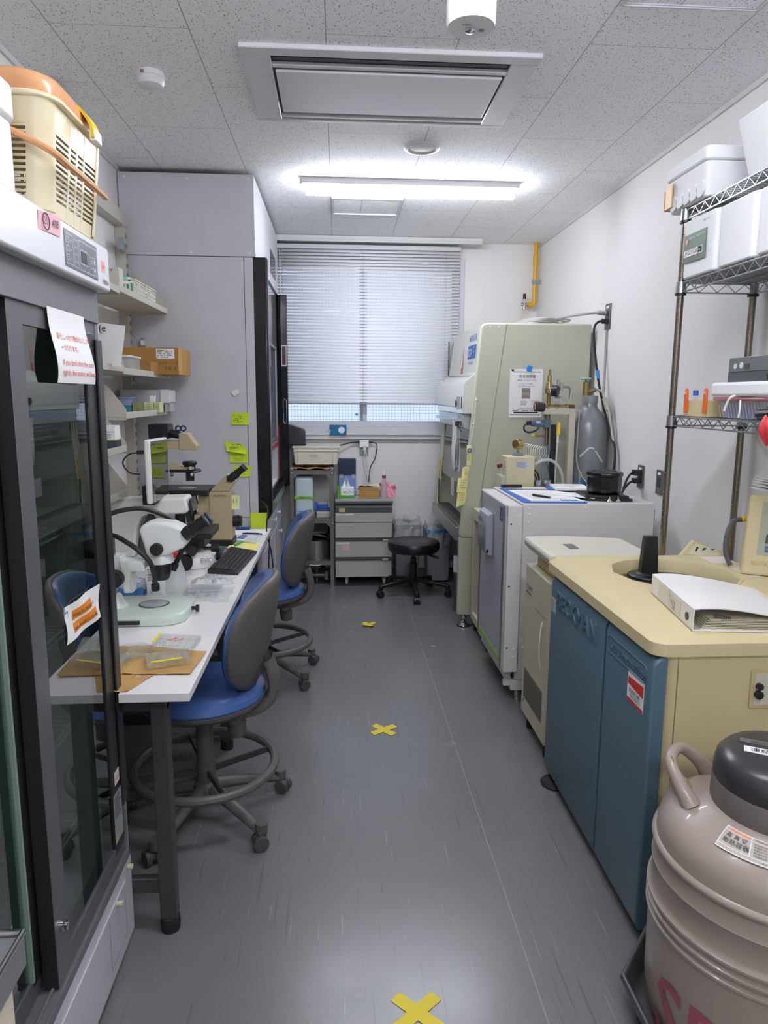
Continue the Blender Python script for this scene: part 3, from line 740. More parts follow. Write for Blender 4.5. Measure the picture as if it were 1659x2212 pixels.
obj('foil_bundle', m, mat('crumpled_foil', '#b9bac0', .25, .9, bump=1, bscale=60), label='small crumpled foil bundle standing on the brown cardboard box', cat='foil', flat=True)

t = thing('magazine_sheet', 'large white sheet leaning on the shelf behind the fridge edge', 'paper', (-.9, 2.9, 1.61))
m = MB(); m.slab([(-1.08, 3.02, 1.612), (-.875, 2.97, 1.612), (-.845, 2.96, 1.772), (-1.08, 3.0, 1.80)], (0, .004, 0)); obj('sheet', m, paper, t)
m = MB(); m.text('(e', .04, (-.955, 2.975, 1.75), (.97, -.2, 0), (0,0,1)); obj('print', m, ink, t)
t = thing('kit_carton', 'white carton with barcodes standing on the shelf above the leaning sheet', 'box', (-.92, 2.8, 1.80))
m = MB(); m.box(-1.05, 2.72, 1.625, -.93, 2.86, 1.885); obj('carton', m, paper, t, bevel=.001)
m = MB(); m.box(-.9295, 2.72, 1.77, -.9285, 2.86, 1.885); m.box(-1.05, 2.7185, 1.86, -.93, 2.7195, 1.885); obj('blue_print', m, mat('carton_blue', '#3d6aa8', .6), t)
m = MB()
for z in (1.79, 1.82):
    for k in range(12): m.box(-.99+.005*k, 2.717, z, -.987+.005*k, 2.719, z+.015)
obj('barcode', m, ink, t)
t = thing('carton_small', 'small carton, white above and dark below, on the shelf behind the fridge edge', 'box', (-.93, 3.0, 1.27))
m = MB(); m.box(-.96, 2.99, 1.271, -.917, 3.06, 1.372); obj('carton', m, paper, t, bevel=.001)
m = MB(); m.box(-.9615, 2.9885, 1.273, -.9155, 3.061, 1.312); obj('dark_band', m, mat('carton_navy', '#3c4250', .5), t)
m = MB(); m.box(-.9605, 2.9882, 1.312, -.9165, 3.0605, 1.316); obj('green_line', m, mat('carton_green', '#a8c23c', .5), t)
m = MB(); m.text('reagent kit', .008, (-.957, 2.988, 1.345), (1,0,0), (0,0,1)); scribble(m, (-.957, 2.988, 1.318), (1,0,0), (0,0,1), .034, .02, 3, seed=9); obj('lettering', m, mat('violet_ink', '#6a5aa0', .7), t)
# shelf 3 contents
t = thing('long_white_box', 'long white flat carton on top of the pale green packs on the wall shelf', 'box', (-1.0, 3.9, 1.47))
m = MB(); m.box(-1.14, 3.84, 1.46, -.885, 3.975, 1.525); obj('carton', m, mat('box_lightgrey', '#cfcfd2', .6), t, bevel=.001)
m = MB(); m.box(-.93, 3.83, 1.457, -.884, 3.838, 1.527); obj('end_flap', m, paper, t)
m = MB(); m.box(-1.14, 3.86, 1.411, -.89, 3.97, 1.459); obj('carton_box', m, mat('box_grey2', '#b4b6b8', .6), label='grey carton under the long white carton', cat='box')
for k, (a, b, c_, lb) in enumerate(((-1.09, -1.035, '#9cc0dc', 'pale blue pipette tip box at the left on the wall shelf, lower one'),)):
    m = MB(); m.box(a, 3.66, 1.411, b, 3.74, 1.445); obj('tip_box', m, mat('teal_tip_box', '#4b93ae', .4), label=lb, cat='tip box')
m = MB(); m.box(-1.092, 3.655, 1.446, -1.033, 3.745, 1.485); m.box(-1.096, 3.65, 1.478, -1.029, 3.75, 1.49); obj('tip_box', m, mat('lilac_tip_box', '#a9b4dd', .4), label='lilac blue pipette tip box at the left on the wall shelf, upper one', cat='tip box', bevel=.003)
for k, (a, b, lb) in enumerate(((-1.03, -.975, 'olive green small pack beside the lilac tip box'), (-.973, -.925, 'pale green small pack, middle of the wall shelf row'), (-.923, -.895, 'narrow pale green small pack, right end of the pack row'))):
    m = MB(); m.box(a, 3.66, 1.411, b, 3.74, 1.462); o = obj('small_pack', m, mat(('pack_olive', 'pack_green', 'pack_green')[k], ('#9aa078', '#cfd3a0', '#cfd3a0')[k], .7), label=lb, cat='box', bevel=.001, group='pale green packs on the wall shelf')
    mm = MB(); scribble(mm, (a+.006, 3.6592, 1.42), (1,0,0), (0,0,1), (b-a)*.7, .035, 3, seed=k+11, fill=.6); obj('print', mm, mat('pack_ink', '#8f9460', .8), o)
m = MB(); m.slab([(-.955, 3.70, 1.463), (-.93, 3.70, 1.463), (-.93, 3.715, 1.495), (-.955, 3.715, 1.495)], (0, .02, 0)); obj('folded_card', m, paper, label='small folded white card standing on the pale green packs', cat='card')
t = thing('slide_scanner_box', 'small dark and grey clip case right of the pale green packs', 'box', (-.93, 3.8, 1.41))
m = MB(); m.box(-.955, 3.765, 1.411, -.893, 3.83, 1.452); obj('case', m, mat('case_grey', '#8b8e92', .4), t, bevel=.002)
m = MB(); m.box(-.952, 3.758, 1.413, -.942, 3.765, 1.45); m.box(-.905, 3.758, 1.413, -.895, 3.765, 1.45); obj('clips', m, black, t)

# ================================================================== FRIDGE (glass door showcase)
fr = thing('showcase_fridge', 'tall laboratory showcase fridge with sliding glass doors filling the left edge', 'fridge', (-.85, 1.35, 0))
FX0, FX1, FY0, FY1 = -1.16, -.578, .87, 1.805
m = MB()
m.box(FX0, FY0, 0, FX0+.03, FY1, 1.74)                              # back
m.box(FX0, FY1-.028, .25, FX1-.001, FY1, 1.74); m.box(FX0, FY0, .25, FX1-.001, FY0+.03, 1.74)
m.box(FX0, FY0, .215, FX1-.05, FY1, .25)
obj('cabinet_shell', m, mat('fridge_white', '#d7d7da', .3, coat=.2), fr, bevel=.002)
m = MB(); m.box(FX0, FY0, 1.742, FX1+.033, FY1-.002, 1.843); obj('header', m, mat('fridge_header', '#dcdce0', .3, coat=.2), fr, bevel=.006)
m = MB(); m.prism([(FX0, 0.02), (FX1+.002, .02), (FX1+.002, .248), (FX1-.03, .252), (FX0, .25)], 'y', FY0, FY1); obj('base_panel', m, mat('fridge_base', '#cfd0d6', .32, .1), fr, bevel=.002)
m = MB(); m.box(FX1+.002, 1.20, .03, FX1+.006, 1.745, .215); cv = obj('service_cover', m, mat('fridge_cover', '#cdced4', .32, .1), fr, bevel=.001)
m = MB()
for y, z in ((1.70, .225), (1.715, .235)): pass
m.lathe([(.006, 0), (.006, .008), (.008, .012), (0, .015)], (FX1+.006, 1.765, .238), 12, 'x'); m.lathe([(.006, 0), (.006, .01), (.008, .014), (0, .016)], (FX1+.006, 1.665, .205), 12, 'x')
obj('cover_screws', m, mat('cream_screw', '#d8cfae', .4), fr)
m = MB(); m.box(FX1+.006, 1.60, .065, FX1+.0065, 1.602, .20); m.box(FX1+.006, 1.60, .065, FX1+.0065, 1.73, .067); m.box(FX1+.006, 1.728, .065, FX1+.0065, 1.73, .2); obj('cover_grooves', m, mat('groove_grey', '#7f8086', .6), fr)
m = MB(); m.box(FX1-.05, FY0, 1.668, FX1+.004, FY1-.012, 1.742); m.box(FX1-.05, FY0, .252, FX1+.004, FY1-.012, .278); m.box(FX1-.06, FY1-.03, .25, FX1, FY1-.008, 1.742); m.box(FX1-.05, FY0, .25, FX1, FY0+.03, 1.742)
m.box(FX1-.018, FY0, .278, FX1-.012, FY1-.03, .287); m.box(FX1-.052, FY0, .278, FX1-.046, FY1-.03, .292)
obj('door_frame', m, gunm, fr, bevel=.001)
# front door (right half, nearer the aisle) and rear door (left half)
def slide_door(y0, y1, x0, x1, st0, st1, nm):
    z0, z1 = .283, 1.672
    m = MB(); m.box(x0, y0, z0, x1, y0+st0, z1); m.box(x0, y0, z0, x1, y1, z0+.048); m.box(x0, y0, z1-.045, x1, y1, z1)
    d = obj('sliding_door', m, mat('door_leading_edge', '#66656a', .38, .3), fr, bevel=.001)
    m = MB(); m.box(x0, y1-st1, z0+.03, x1+.001, y1, z1-.03); obj('handle_stile', m, dframe, d, bevel=.002)
    m = MB(); m.box(x0+.001, y0-.0015, z0, x1-.001, y0+.002, z1); obj('edge_cap', m, dframe, d)
    m = MB(); m.box(x1-.008, y0+st0-.004, z0+.04, x1-.004, y1-st1+.004, z1-.04); obj('pane', m, fridge_gl, d)
    return d
d1 = slide_door(1.318, 1.785, FX1-.034, FX1-.002, .062, .082, '')
d2 = slide_door(.91, 1.365, FX1-.070, FX1-.040, .062, .075, '')
m = MB(); m.box(FX1-.072, 1.283, .33, FX1-.036, 1.29, 1.63); obj('green_gasket', m, mat('pale_green_gasket', '#8ea796', .3), d2)
m = MB(); m.prism([(1.762, .42), (1.80, .42), (1.80, 1.63), (1.766, 1.63), (1.762, 1.61)], 'x', FX1, FX1+.006); obj('pull_handle', m, dframe, d1, bevel=.002)
m = MB(); m.lathe([(.012, 0), (.012, .006), (.009, .008), (.009, .014), (0, .015)], (FX1-.002, 1.349, .405), 20, 'x'); obj('lock', m, chrome, d1)
# control panel on the header
HXF = FX1+.033
m = MB(); m.slab([(HXF, 1.518, 1.757), (HXF, 1.712, 1.757), (HXF, 1.712, 1.829), (HXF, 1.518, 1.829)], (.0012, 0, 0)); cp = obj('control_panel', m, mat('panel_slate', '#5a6068', .35), fr)
m = MB(); X = HXF+.0016
def outline(m, y0, y1, z0, z1, w_=.0012):
    m.poly([(X, y0, z0), (X, y1, z0), (X, y1, z0+w_), (X, y0, z0+w_)]); m.poly([(X, y0, z1-w_), (X, y1, z1-w_), (X, y1, z1), (X, y0, z1)])
    m.poly([(X, y0, z0), (X, y0+w_, z0), (X, y0+w_, z1), (X, y0, z1)]); m.poly([(X, y1-w_, z0), (X, y1, z0), (X, y1, z1), (X, y1-w_, z1)])
outline(m, 1.523, 1.563, 1.763, 1.822); outline(m, 1.568, 1.592, 1.762, 1.818); outline(m, 1.597, 1.706, 1.762, 1.822); outline(m, 1.605, 1.648, 1.775, 1.805, .0016)
for z in (1.770, 1.787, 1.804): outline(m, 1.527, 1.541, z, z+.012); m.text('▾', .008, (X-.0004, 1.530, z+.003), (0,1,0), (0,0,1)); m.text('ON', .006, (X-.0004, 1.544, z+.003), (0,1,0), (0,0,1))
for y, z, s_ in ((1.685, 1.79, '▲'), (1.685, 1.768, '▼')): outline(m, y-.003, y+.014, z-.003, z+.012); m.text(s_, .012, (X-.0004, y, z), (0,1,0), (0,0,1))
outline(m, 1.663, 1.678, 1.775, 1.787); outline(m, 1.663, 1.678, 1.79, 1.80)
for z in (1.772, 1.787, 1.801): m.text('ALARM', .0055, (X-.0004, 1.571, z), (0,1,0), (0,0,1))
m.text('℃', .008, (X-.0004, 1.652, 1.798), (0,1,0), (0,0,1))
obj('panel_print', m, mat('panel_print', '#d9dde2', .6), fr, fix=False)
m = MB(); m.slab([(X, 1.609, 1.779), (X, 1.644, 1.779), (X, 1.644, 1.801), (X, 1.609, 1.801)], (.0002, 0, 0)); obj('temperature_display', m, mat('display_grey', '#3d4244', .2), fr)
t = thing('pink_label', 'pink strip label with a circled number on the fridge header', 'label', (HXF, 1.44, 1.81))
m = MB(); m.slab([(HXF, 1.395, 1.800), (HXF+.002, 1.495, 1.806), (HXF+.004, 1.495, 1.843), (HXF+.001, 1.395, 1.833)], (.0006, 0, 0)); obj('tape', m, pink, t)
m = MB(); m.text('21', .02, (HXF+.0035, 1.412, 1.812), (0,1,.1), (0,0,1)); m.ring((HXF+.004, 1.424, 1.819), .015, .0009, 24, 4, 'x'); m.text('408', .021, (HXF+.004, 1.452, 1.815), (0,1,.1), (0,0,1)); obj('handwriting', m, mat('dark_brown_ink', '#53383c', .8), t)
t = thing('pink_label', 'small coral pink label at the right end of the fridge header', 'label', (HXF, 1.75, 1.79))
m = MB(); m.slab([(HXF, 1.742, 1.782), (HXF, 1.768, 1.782), (HXF, 1.768, 1.806), (HXF, 1.742, 1.806)], (.0006, 0, 0)); obj('tape', m, mat('coral_label', '#f0a2a0', .7), t)
m = MB(); m.text('6-09', .011, (HXF+.0008, 1.745, 1.79), (0,1,0), (0,0,1)); obj('handwriting', m, red_i, t)
m = MB(); m.text('冷蔵庫4', .013, (HXF+.0003, 1.742, 1.756), (0,1,0), (0,0,1)); obj('fridge_number', m, ink, fr)
# signs on the glass
t = thing('paper_sign', 'white paper sign with red handwriting taped to the fridge door, bottom curling out', 'sign', (FX1, 1.6, 1.6))
def pf(u, v):
    return (FX1+.004+.012*math.sin(v*PI*1.2+.3)*(1-v)+.006*(1-v), 1.482+.205*u+.02*(1-v)*(.25+u*.9), 1.523+.150*v)
obj('sheet', MB().surf(pf, 6, 14, .0005), paper, t)
def ptx(m, s_, size, u, v):
    def fn(px, py, d):
        q = Vector(pf(u + px/.205, v + py/.15)); q.x += d+.0012; return q
    m.text(s_, size, (0,0,0), (0,1,0), (0,0,1), fn=fn)
m = MB(); ptx(m, '扉をしっかり閉めないとブザ', .0145, .12, .60); ptx(m, 'ーがなります。', .0145, .16, .45); ptx(m, 'If you don\'t shut the door', .0165, .12, .25); ptx(m, 'tightly, the buzzer will beep', .0165, .1, .11)
obj('red_writing', m, red_i, t, fix=False)
obj('clear_tape', MB().box(FX1-.001, 1.485, 1.668, FX1+.0005, 1.66, 1.688), clear, t)
t = thing('paper_sign', 'white label with orange bars taped at mid height on the fridge glass', 'sign', (FX1, 1.58, 1.0))
def qf(u, v): return (FX1-.0045+.005*u+.003*math.sin(u*9+v*5), 1.487+.20*u, .967+.082*v)
obj('sheet', MB().surf(qf, 10, 6, .0006), paper, t)
m = MB()
for v0 in (.50, .15):
    m.surf(lambda u, v: Vector(qf(.2+u*(.55 if v0 > .3 else .68), v0+.28*v))+Vector((.0012, 0, 0)), 8, 2)
obj('orange_bars', m, mat('orange_marker', '#ec8a1e', .7), t, fix=False)
def qtx(m, s_, size, u, v):
    def fn(px, py, d):
        q = Vector(qf(u+px/.20, v+py/.082)); q.x += d+.002; return q
    m.text(s_, size, (0,0,0), (0,1,0), (0,0,1), fn=fn)
m = MB(); qtx(m, 'Write the Number of', .0135, .21, .56); qtx(m, 'dead animals on the bag.', .0135, .21, .20); obj('lettering', m, mat('brown_print', '#4a2a12', .8), t, fix=False)
m = MB(); m.slab([(FX1-.0005, 1.72, .500), (FX1-.0005, 1.755, .500), (FX1-.0005, 1.755, .535), (FX1-.0005, 1.72, .535)], (.0008, 0, 0))
t = obj('warning_label', m, mat('pink_white_label', '#e9d3da', .6), label='little pink and white label low on the fridge door edge', cat='label')
m = MB(); m.text('!注意', .012, (FX1+.0006, 1.722, .512), (0,1,0), (0,0,1)); obj('lettering', m, red_i, t)
m = MB(); m.slab([(FX1-.0005, 1.702, .345), (FX1-.0005, 1.765, .345), (FX1-.0005, 1.765, .478), (FX1-.0005, 1.702, .478)], (.0008, 0, 0))
t = obj('rating_plate', m, mat('silver_label', '#a9aeae', .4, .3), label='silver rating plate with yellow warning triangle low on the fridge door', cat='label')
m = MB(); scribble(m, (FX1+.0004, 1.707, .41), (0,1,0), (0,0,1), .05, .06, 7, seed=21, fill=.9); obj('print', m, ink, t)
m = MB(); m.poly([(FX1+.0006, 1.706, .35), (FX1+.0006, 1.724, .35), (FX1+.0006, 1.715, .372)]); obj('warning_triangle', m, yellow, t)
# wire shelves and contents inside
wirem = mat('white_wire', '#c9cfcc', .4)
for i, z in enumerate((.42, .68, .93, 1.18, 1.42)):
    m = MB()
    for k in range(34):
        y = .90+k*.0258
        m.tube([(FX0+.05, y, z), (FX1-.10, y, z), (FX1-.10, y, z-.012)], .0025, 5, sm=False)
    for x in (FX0+.05, -.85, FX1-.10): m.tube([(x, .90, z-.004), (x, 1.77, z-.004)], .0035, 6, sm=False)
    m.tube([(FX1-.10, .90, z-.02), (FX1-.10, 1.77, z-.02)], .0035, 6, sm=False)
    obj('wire_shelf', m, wirem, fr)
def bottle(x, y, z, r, h, m_, capm, label, nm='bottle'):
    t = thing(nm, label, 'bottle', (x, y, z))
    m = MB(); m.lathe([(0, 0), (r*.95, 0), (r, .006), (r, h*.68), (r*.85, h*.76), (r*.42, h*.84), (r*.42, h*.9), (0, h*.9)], (x, y, z), 24); obj('body', m, m_, t)
    m = MB(); m.lathe([(0, 0), (r*.5, 0), (r*.5, h*.11), (0, h*.11)], (x, y, z+h*.89), 18); obj('cap', m, capm, t)
    return t
capb = mat('blue_cap', '#2d6cb4', .4)
bt = bottle(-.78, 1.28, .683, .045, .20, milky, capb, 'clear bottle with blue cap inside the fridge, behind the left door')
obj('label_band', MB().lathe([(.0455, .05), (.0455, .11)], (-.78, 1.28, .683), 24), paper, bt, fix=False)
bottle(-.86, 1.17, .683, .05, .22, mat('amber_glass', '#4a2f1a', .15), black, 'brown glass bottle inside the fridge beside the blue capped one')
m = MB(); m.prism(rrect(-1.05, -.72, 1.0, 1.3, .02), 'z', .424, .56); obj('storage_bag', m, mat('green_bag', '#1f7a5a', .35), label='green bagged bundle on the bottom fridge shelf', cat='bag', bevel=.03)
m = MB(); m.prism(rrect(-1.0, -.75, 1.40, 1.62, .02), 'z', .934, 1.02); obj('reagent_tray', m, milky, label='clear tray on the middle fridge shelf', cat='tray', bevel=.01)
m = MB(); m.prism(rrect(-1.05, -.80, 1.15, 1.38, .02), 'z', .252, .36); obj('bagged_samples', m, bag, label='clear bag of samples on the fridge floor', cat='bag', bevel=.02)

# things on the fridge
t = thing('foam_box', 'white foam box at the left edge on top of the fridge', 'foam box', (-.7, 1.2, 1.845))
m = MB(); m.prism(rrect(-.90, -.587, .95, 1.425, .02), 'z', 1.845, 1.985); obj('box', m, foam, t, bevel=.006)
m = MB(); m.prism(rrect(-.905, -.582, .945, 1.428, .02), 'z', 1.985, 2.05); obj('lid', m, foam, t, bevel=.008)

t = thing('pet_carrier_basket', 'cream slatted plastic carrier with an orange lid and handle on top of the fridge', 'basket', (-.72, 1.62, 1.845))
bm_ = mat('cream_basket_plastic', '#e3d8b4', .35)
cx, cy, z0, z1 = -.71, 1.60, 1.846, 2.048
def rr_pt(hx, hy, r, s):
    pts = rrect(-hx, hx, -hy, hy, r, 6); n_ = len(pts); i = s*n_; k = int(i) % n_; f = i-int(i)
    a, b = pts[k], pts[(k+1) % n_]; return (a[0]+(b[0]-a[0])*f, a[1]+(b[1]-a[1])*f)
def wall_ring(m, za, zb, th=.004):
    """closed band of the tapered body between heights"""
    def at_(z, ins=0):
        q = (z-z0)/(z1-z0); return rrect(cx-(.158+.022*q)+ins, cx+(.158+.022*q)-ins, cy-(.140+.016*q)+ins, cy+(.140+.016*q)-ins, .036, 6)
    A, Bq, C_, D = at_(za), at_(zb), at_(zb, th), at_(za, th); n_ = len(A)
    vs = [(p[0], p[1], za) for p in A]+[(p[0], p[1], zb) for p in Bq]+[(p[0], p[1], zb) for p in C_]+[(p[0], p[1], za) for p in D]
    fs = []
    for a in range(4):
        b = (a+1) % 4
        for k in range(n_): fs.append((a*n_+k, a*n_+(k+1) % n_, b*n_+(k+1) % n_, b*n_+k))
    m.add(vs, fs)
m = MB()
wall_ring(m, z0, z0+.028); wall_ring(m, z1-.05, z1)
nsl = 12; zs0, zs1 = z0+.028, z1-.05
for k in range(nsl):
    a = zs0+(zs1-zs0)*(k+.5)/nsl; wall_ring(m, a, a+(zs1-zs0)/nsl*.45, .0022)
# solid corner posts and ribs
for sxn in (-1, 1):
    for syn in (-1, 1):
        def cp_(u, v, sxn=sxn, syn=syn):
            q = v*.78+.1; hx, hy = .158+.022*q, .140+.016*q; a = u*PI/2
            ex, ey = .036*math.cos(a), .036*math.sin(a)
            if u < .02: ey = -.004
            if u > .98: ex = -.004
            return (cx+sxn*(hx-.036+ex+.0008), cy+syn*(hy-.036+ey+.0008), z0+.005+(z1-z0-.01)*v)
        m.surf(cp_, 8, 4, .003)
for f in (-.22, .22): pass
for k, f in enumerate((-.045, .0, .045)):
    for sg in (-1, 1):
        m.slab([(cx+f-.004, cy+sg*.1405, z0), (cx+f+.004, cy+sg*.1405, z0), (cx+f+.004, cy+sg*.1555, z1), (cx+f-.004, cy+sg*.1555, z1)], (0, -sg*.004, 0))
        m.slab([(cx+sg*.1585, cy+f*.9-.004, z0), (cx+sg*.1585, cy+f*.9+.004, z0), (cx+sg*.1805, cy+f*.9+.004, z1), (cx+sg*.1805, cy+f*.9-.004, z1)], (-sg*.004, 0, 0))
m.prism(rrect(cx-.14, cx+.14, cy-.12, cy+.12, .05), 'z', z0, z0+.004)
obj('slatted_body', m, bm_, t)
m = MB(); m.prism(rrect(cx-.19, cx+.19, cy-.165, cy+.165, .06), 'z', z1-.004, z1+.006); obj('rim', m, bm_, t, bevel=.003)
om = mat('orange_tan_plastic', '#d69c6c', .25)
m = MB(); vs = []; prof = ((.187, .162, z1+.006), (.187, .162, z1+.022), (.178, .153, z1+.042), (.155, .13, z1+.056), (.10, .08, z1+.062))
L_ = [rrect(cx-a, cx+a, cy-b, cy+b, .058, 6) for a, b, _ in prof]; n_ = len(L_[0])
m.add([(p[0], p[1], prof[i][2]) for i, lp in enumerate(L_) for p in lp], [(i*n_+k, i*n_+(k+1) % n_, (i+1)*n_+(k+1) % n_, (i+1)*n_+k) for i in range(len(prof)-1) for k in range(n_)] + [tuple((len(prof)-1)*n_+k for k in range(n_)), tuple(range(n_-1, -1, -1))])
obj('lid', m, om, t, angle=60)
m = MB(); m.tube([(cx-.10, cy-.165, z1+.005), (cx+.0, cy-.178, z1-.03), (cx+.10, cy-.176, z1-.065), (cx+.175, cy-.165, z1-.098), (cx+.192, cy-.10, z1-.11), (cx+.192, cy+.10, z1-.11), (cx+.175, cy+.165, z1-.098)], .0065, 8); obj('handle', m, om, t)
for yy in (-.04,):
    m = MB(); m.surf(lambda u, v: (cx+.150+.062*math.sin(v*1.6), cy+.02+.05*(u-.5), z1+.052-.075*v**1.5), 4, 8, .006); lt = obj('latch', m, yellow, t)
    m = MB(); m.box(cx+.20, cy, z1-.028, cx+.214, cy+.04, z1-.004); obj('latch_tab', m, paper, lt, bevel=.003)
# beige wall box near the ceiling
m = MB(); m.box(WL, 3.02, 2.60, WL+.10, 3.10, 2.672); obj('wall_box', m, mat('wall_box_beige', '#c8c4b6', .5), label='small beige wall box near the ceiling behind the orange-lidded carrier', cat='wall box', bevel=.003)

# cream machine corner at the bottom left
t = thing('steel_topped_cart', 'cream appliance with a steel-rimmed grey top cut off at the lower left corner', 'appliance', (-.7, .5, 0))
m = MB(); m.box(-1.1, .10, .0, -.425, .835, .755); obj('body', m, cream_l, t, bevel=.006)
m = MB(); m.box(-.424, .16, .05, -.418, .775, .70); obj('side_panel', m, mat('cream_panel', '#c8bf9c', .5), t, bevel=.003)
m = MB(); m.box(-1.12, .08, .756, -.412, .848, .80); obj('top_tray', m, mat('tray_grey', '#8a8b8e', .35, .4), t, bevel=.003)
m = MB(); m.tube([(-1.115, .08, .804), (-.414, .08, .804), (-.414, .848, .804), (-1.115, .848, .804)], .005, 8, sm=False, close=True); obj('steel_rim', m, chrome, t)
# ================================================================== DESKS
DZ = .74
for (y0, y1, lb, legs_y) in ((1.745, 2.93, 'near white-topped lab desk with charcoal legs beside the fridge', (1.82, 2.86)), (2.933, 4.04, 'far white-topped lab desk with charcoal legs next to the fume hood', (3.0, 3.96))):
    t = thing('lab_desk', lb, 'desk', (-.78, (y0+y1)/2, 0))
    ya = y0 if y0 > 2 else 1.815
    m = MB()
    if y0 < 2: m.prism([(-1.165, ya), (-.565, ya), (-.565, y0), (-.385, y0), (-.385, y1), (-1.165, y1)], 'z', DZ-.024, DZ)
    else: m.box(-1.165, y0, DZ-.024, -.385, y1, DZ)
    obj('tabletop', m, deskw, t, bevel=.0012)
    for y in legs_y:
        for x in (-.48, -1.12):
            if y < 2 and x < -1: continue
            m = MB(); m.box(x-.022, y-.022, .045, x+.022, y+.022, DZ-.026); l_ = obj('leg', m, desk_leg, t, bevel=.003)
            m = MB(); m.lathe([(0, .0), (.026, .0), (.028, .02), (.026, .042), (.018, .05), (0, .05)], (x, y, 0), 20); obj('foot', m, black_m, l_)
        m = MB(); m.box(-1.14, y-.012, .12, -.50, y+.012, .165); obj('lower_rail', m, desk_leg, t, bevel=.002)
        m = MB(); m.box(-1.14, y-.015, DZ-.075, -.458, y+.015, DZ-.026); obj('upper_rail', m, desk_leg, t, bevel=.002)
    m = MB(); m.box(-1.15, legs_y[0], DZ-.09, -1.12, legs_y[1], DZ-.026); m.box(-1.15, legs_y[0], .12, -1.12, legs_y[1], .165); obj('back_rail', m, desk_leg, t)

def kraft_sheet(pts, z, label, bow=.006, seed=0):
    c = [Vector((p[0], p[1], z)) for p in pts]
    def fn(u, v):
        p = c[0].lerp(c[1], u).lerp(c[3].lerp(c[2], u), v); p.z += .001+bow*(abs(u-.5)*2)**3*(.5+.5*math.sin(v*5+seed)) + .0008*math.sin(u*17+v*9+seed); return p
    return obj('kraft_paper', MB().surf(fn, 12, 10, -.0006), kraft, label=label, cat='paper', group=None)
kraft_sheet(((-.592, 1.870), (-.405, 1.862), (-.392, 2.03), (-.56, 2.085)), DZ+.0035, 'brown kraft paper sheet on the desk corner under the clear well plates', .003, 1)
kraft_sheet(((-.70, 1.83), (-.555, 1.85), (-.56, 2.10), (-.70, 2.10)), DZ+.001, 'brown kraft paper sheet under the glass dish by the fridge', .002, 2)
kraft_sheet(((-.64, 1.755), (-.545, 1.758), (-.505, 1.865), (-.64, 1.85)), DZ+.001, 'small brown kraft paper piece nearest the front edge of the desk', .002, 3)
# petri dish
t = thing('petri_dish', 'round glass dish on the brown paper by the fridge edge', 'dish', (-.605, 2.02, DZ+.004))
gp = glass('dish_glass', '#fdfefd', .07, ior=1.7)
m = MB(); m.lathe([(0, .0), (.047, .0), (.048, .016), (.046, .016), (.045, .002)], (-.60, 2.02, DZ+.004), 40); obj('dish', m, gp, t)
m = MB(); m.lathe([(.0495, .008), (.0495, .020), (0, .020)], (-.60, 2.02, DZ+.004), 40); obj('lid', m, gp, t)
def well_plate(o, a, z, label, nx=6, ny=4, tapes=()):
    t = thing('well_plate', label, 'well plate', (o[0], o[1], z), a)
    m = MB(); W, D, H = .124, .083, .016
    for (x0, y0, x1, y1) in ((-W/2, -D/2, W/2, -D/2+.0015), (-W/2, D/2-.0015, W/2, D/2), (-W/2, -D/2, -W/2+.0015, D/2), (W/2-.0015, -D/2, W/2, D/2)): m.box(x0, y0, 0, x1, y1, H)
    for i in range(nx):
        for j in range(ny): m.lathe([(.0075, .002), (.008, .014), (.0085, .014)], (-W/2+W*(i+.5)/nx, -D/2+D*(j+.5)/ny, 0), 14)
    obj('wells', m, gp, t)
    m = MB(); m.box(-W/2+.002, -D/2+.002, .0155, W/2-.002, D/2-.002, .018); obj('lid', m, clear, t)
    m = MB()
    for (x0, y0, x1, y1) in tapes: m.box(x0, y0, .0182, x1, y1, .0192)
    if tapes: obj('yellow_tape', m, mat('yellow_lid_tape', '#f1dc1c', .5), t)
    return t
p1 = well_plate((-.485, 1.945), .35, DZ+.010, 'clear well plate on the brown paper, nearest the desk front edge', tapes=((-.05, -.0425, .035, -.034),))
p2 = well_plate((-.478, 2.02), -.12, DZ+.030, 'clear well plate with red pen marks, tilted on top of the nearer plate', tapes=((-.064, -.03, -.056, .04),))
p2.rotation_euler = (.06, .03, -.12)
m = MB(); m.tube([(-.02, -.01, .019), (0, .01, .019), (.0, -.015, .019), (.02, .01, .019)], .0008, 4)
m.tube([(-.03, .0, .019), (-.01, -.01, .019), (-.005, .012, .019)], .0008, 4); obj('pen_marks', m, red_i, p2)
well_plate((-.640, 1.93), 1.5, DZ+.006, 'clear well plate beside the dish, half hidden by the fridge edge')

# ---------------------------------------------------------------- stereo microscope
t = thing('stereo_microscope', 'white stereo microscope with black eyepieces and goosenecks on the near desk', 'microscope', (-.66, 2.42, DZ))
m = MB()
base_o = rrect(-.90, -.515, 2.285, 2.555, .08, 8)
def scaled(lp, s, cxx=-.7, cyy=2.42): return [(cxx+(p[0]-cxx)*s, cyy+(p[1]-cyy)*s) for p in lp]
n_ = len(base_o); prof = ((1.0, .002), (1.0, .020), (.985, .028), (.95, .033), (.55, .034))
m.add([(p[0], p[1], DZ+z) for s, z in prof for p in scaled(base_o, s)], [(i*n_+k, i*n_+(k+1) % n_, (i+1)*n_+(k+1) % n_, (i+1)*n_+k) for i in range(4) for k in range(n_)] + [tuple(range(n_-1, -1, -1)), tuple(4*n_+k for k in range(n_))])
obj('base', m, mat('pale_green_base', '#c5d2c4', .35, coat=.2), t, angle=50)
m = MB(); m.prism(rrect(-.83, -.655, 2.278, 2.30, .008), 'z', DZ+.009, DZ+.021); obj('hand_slot', m, black, t)
m = MB(); m.lathe([(.032, .0355), (.052, .0355), (.053, .034)], (-.645, 2.435, DZ), 40); obj('stage_rim', m, mat('stage_rim_grey', '#5f6265', .35, .3), t)
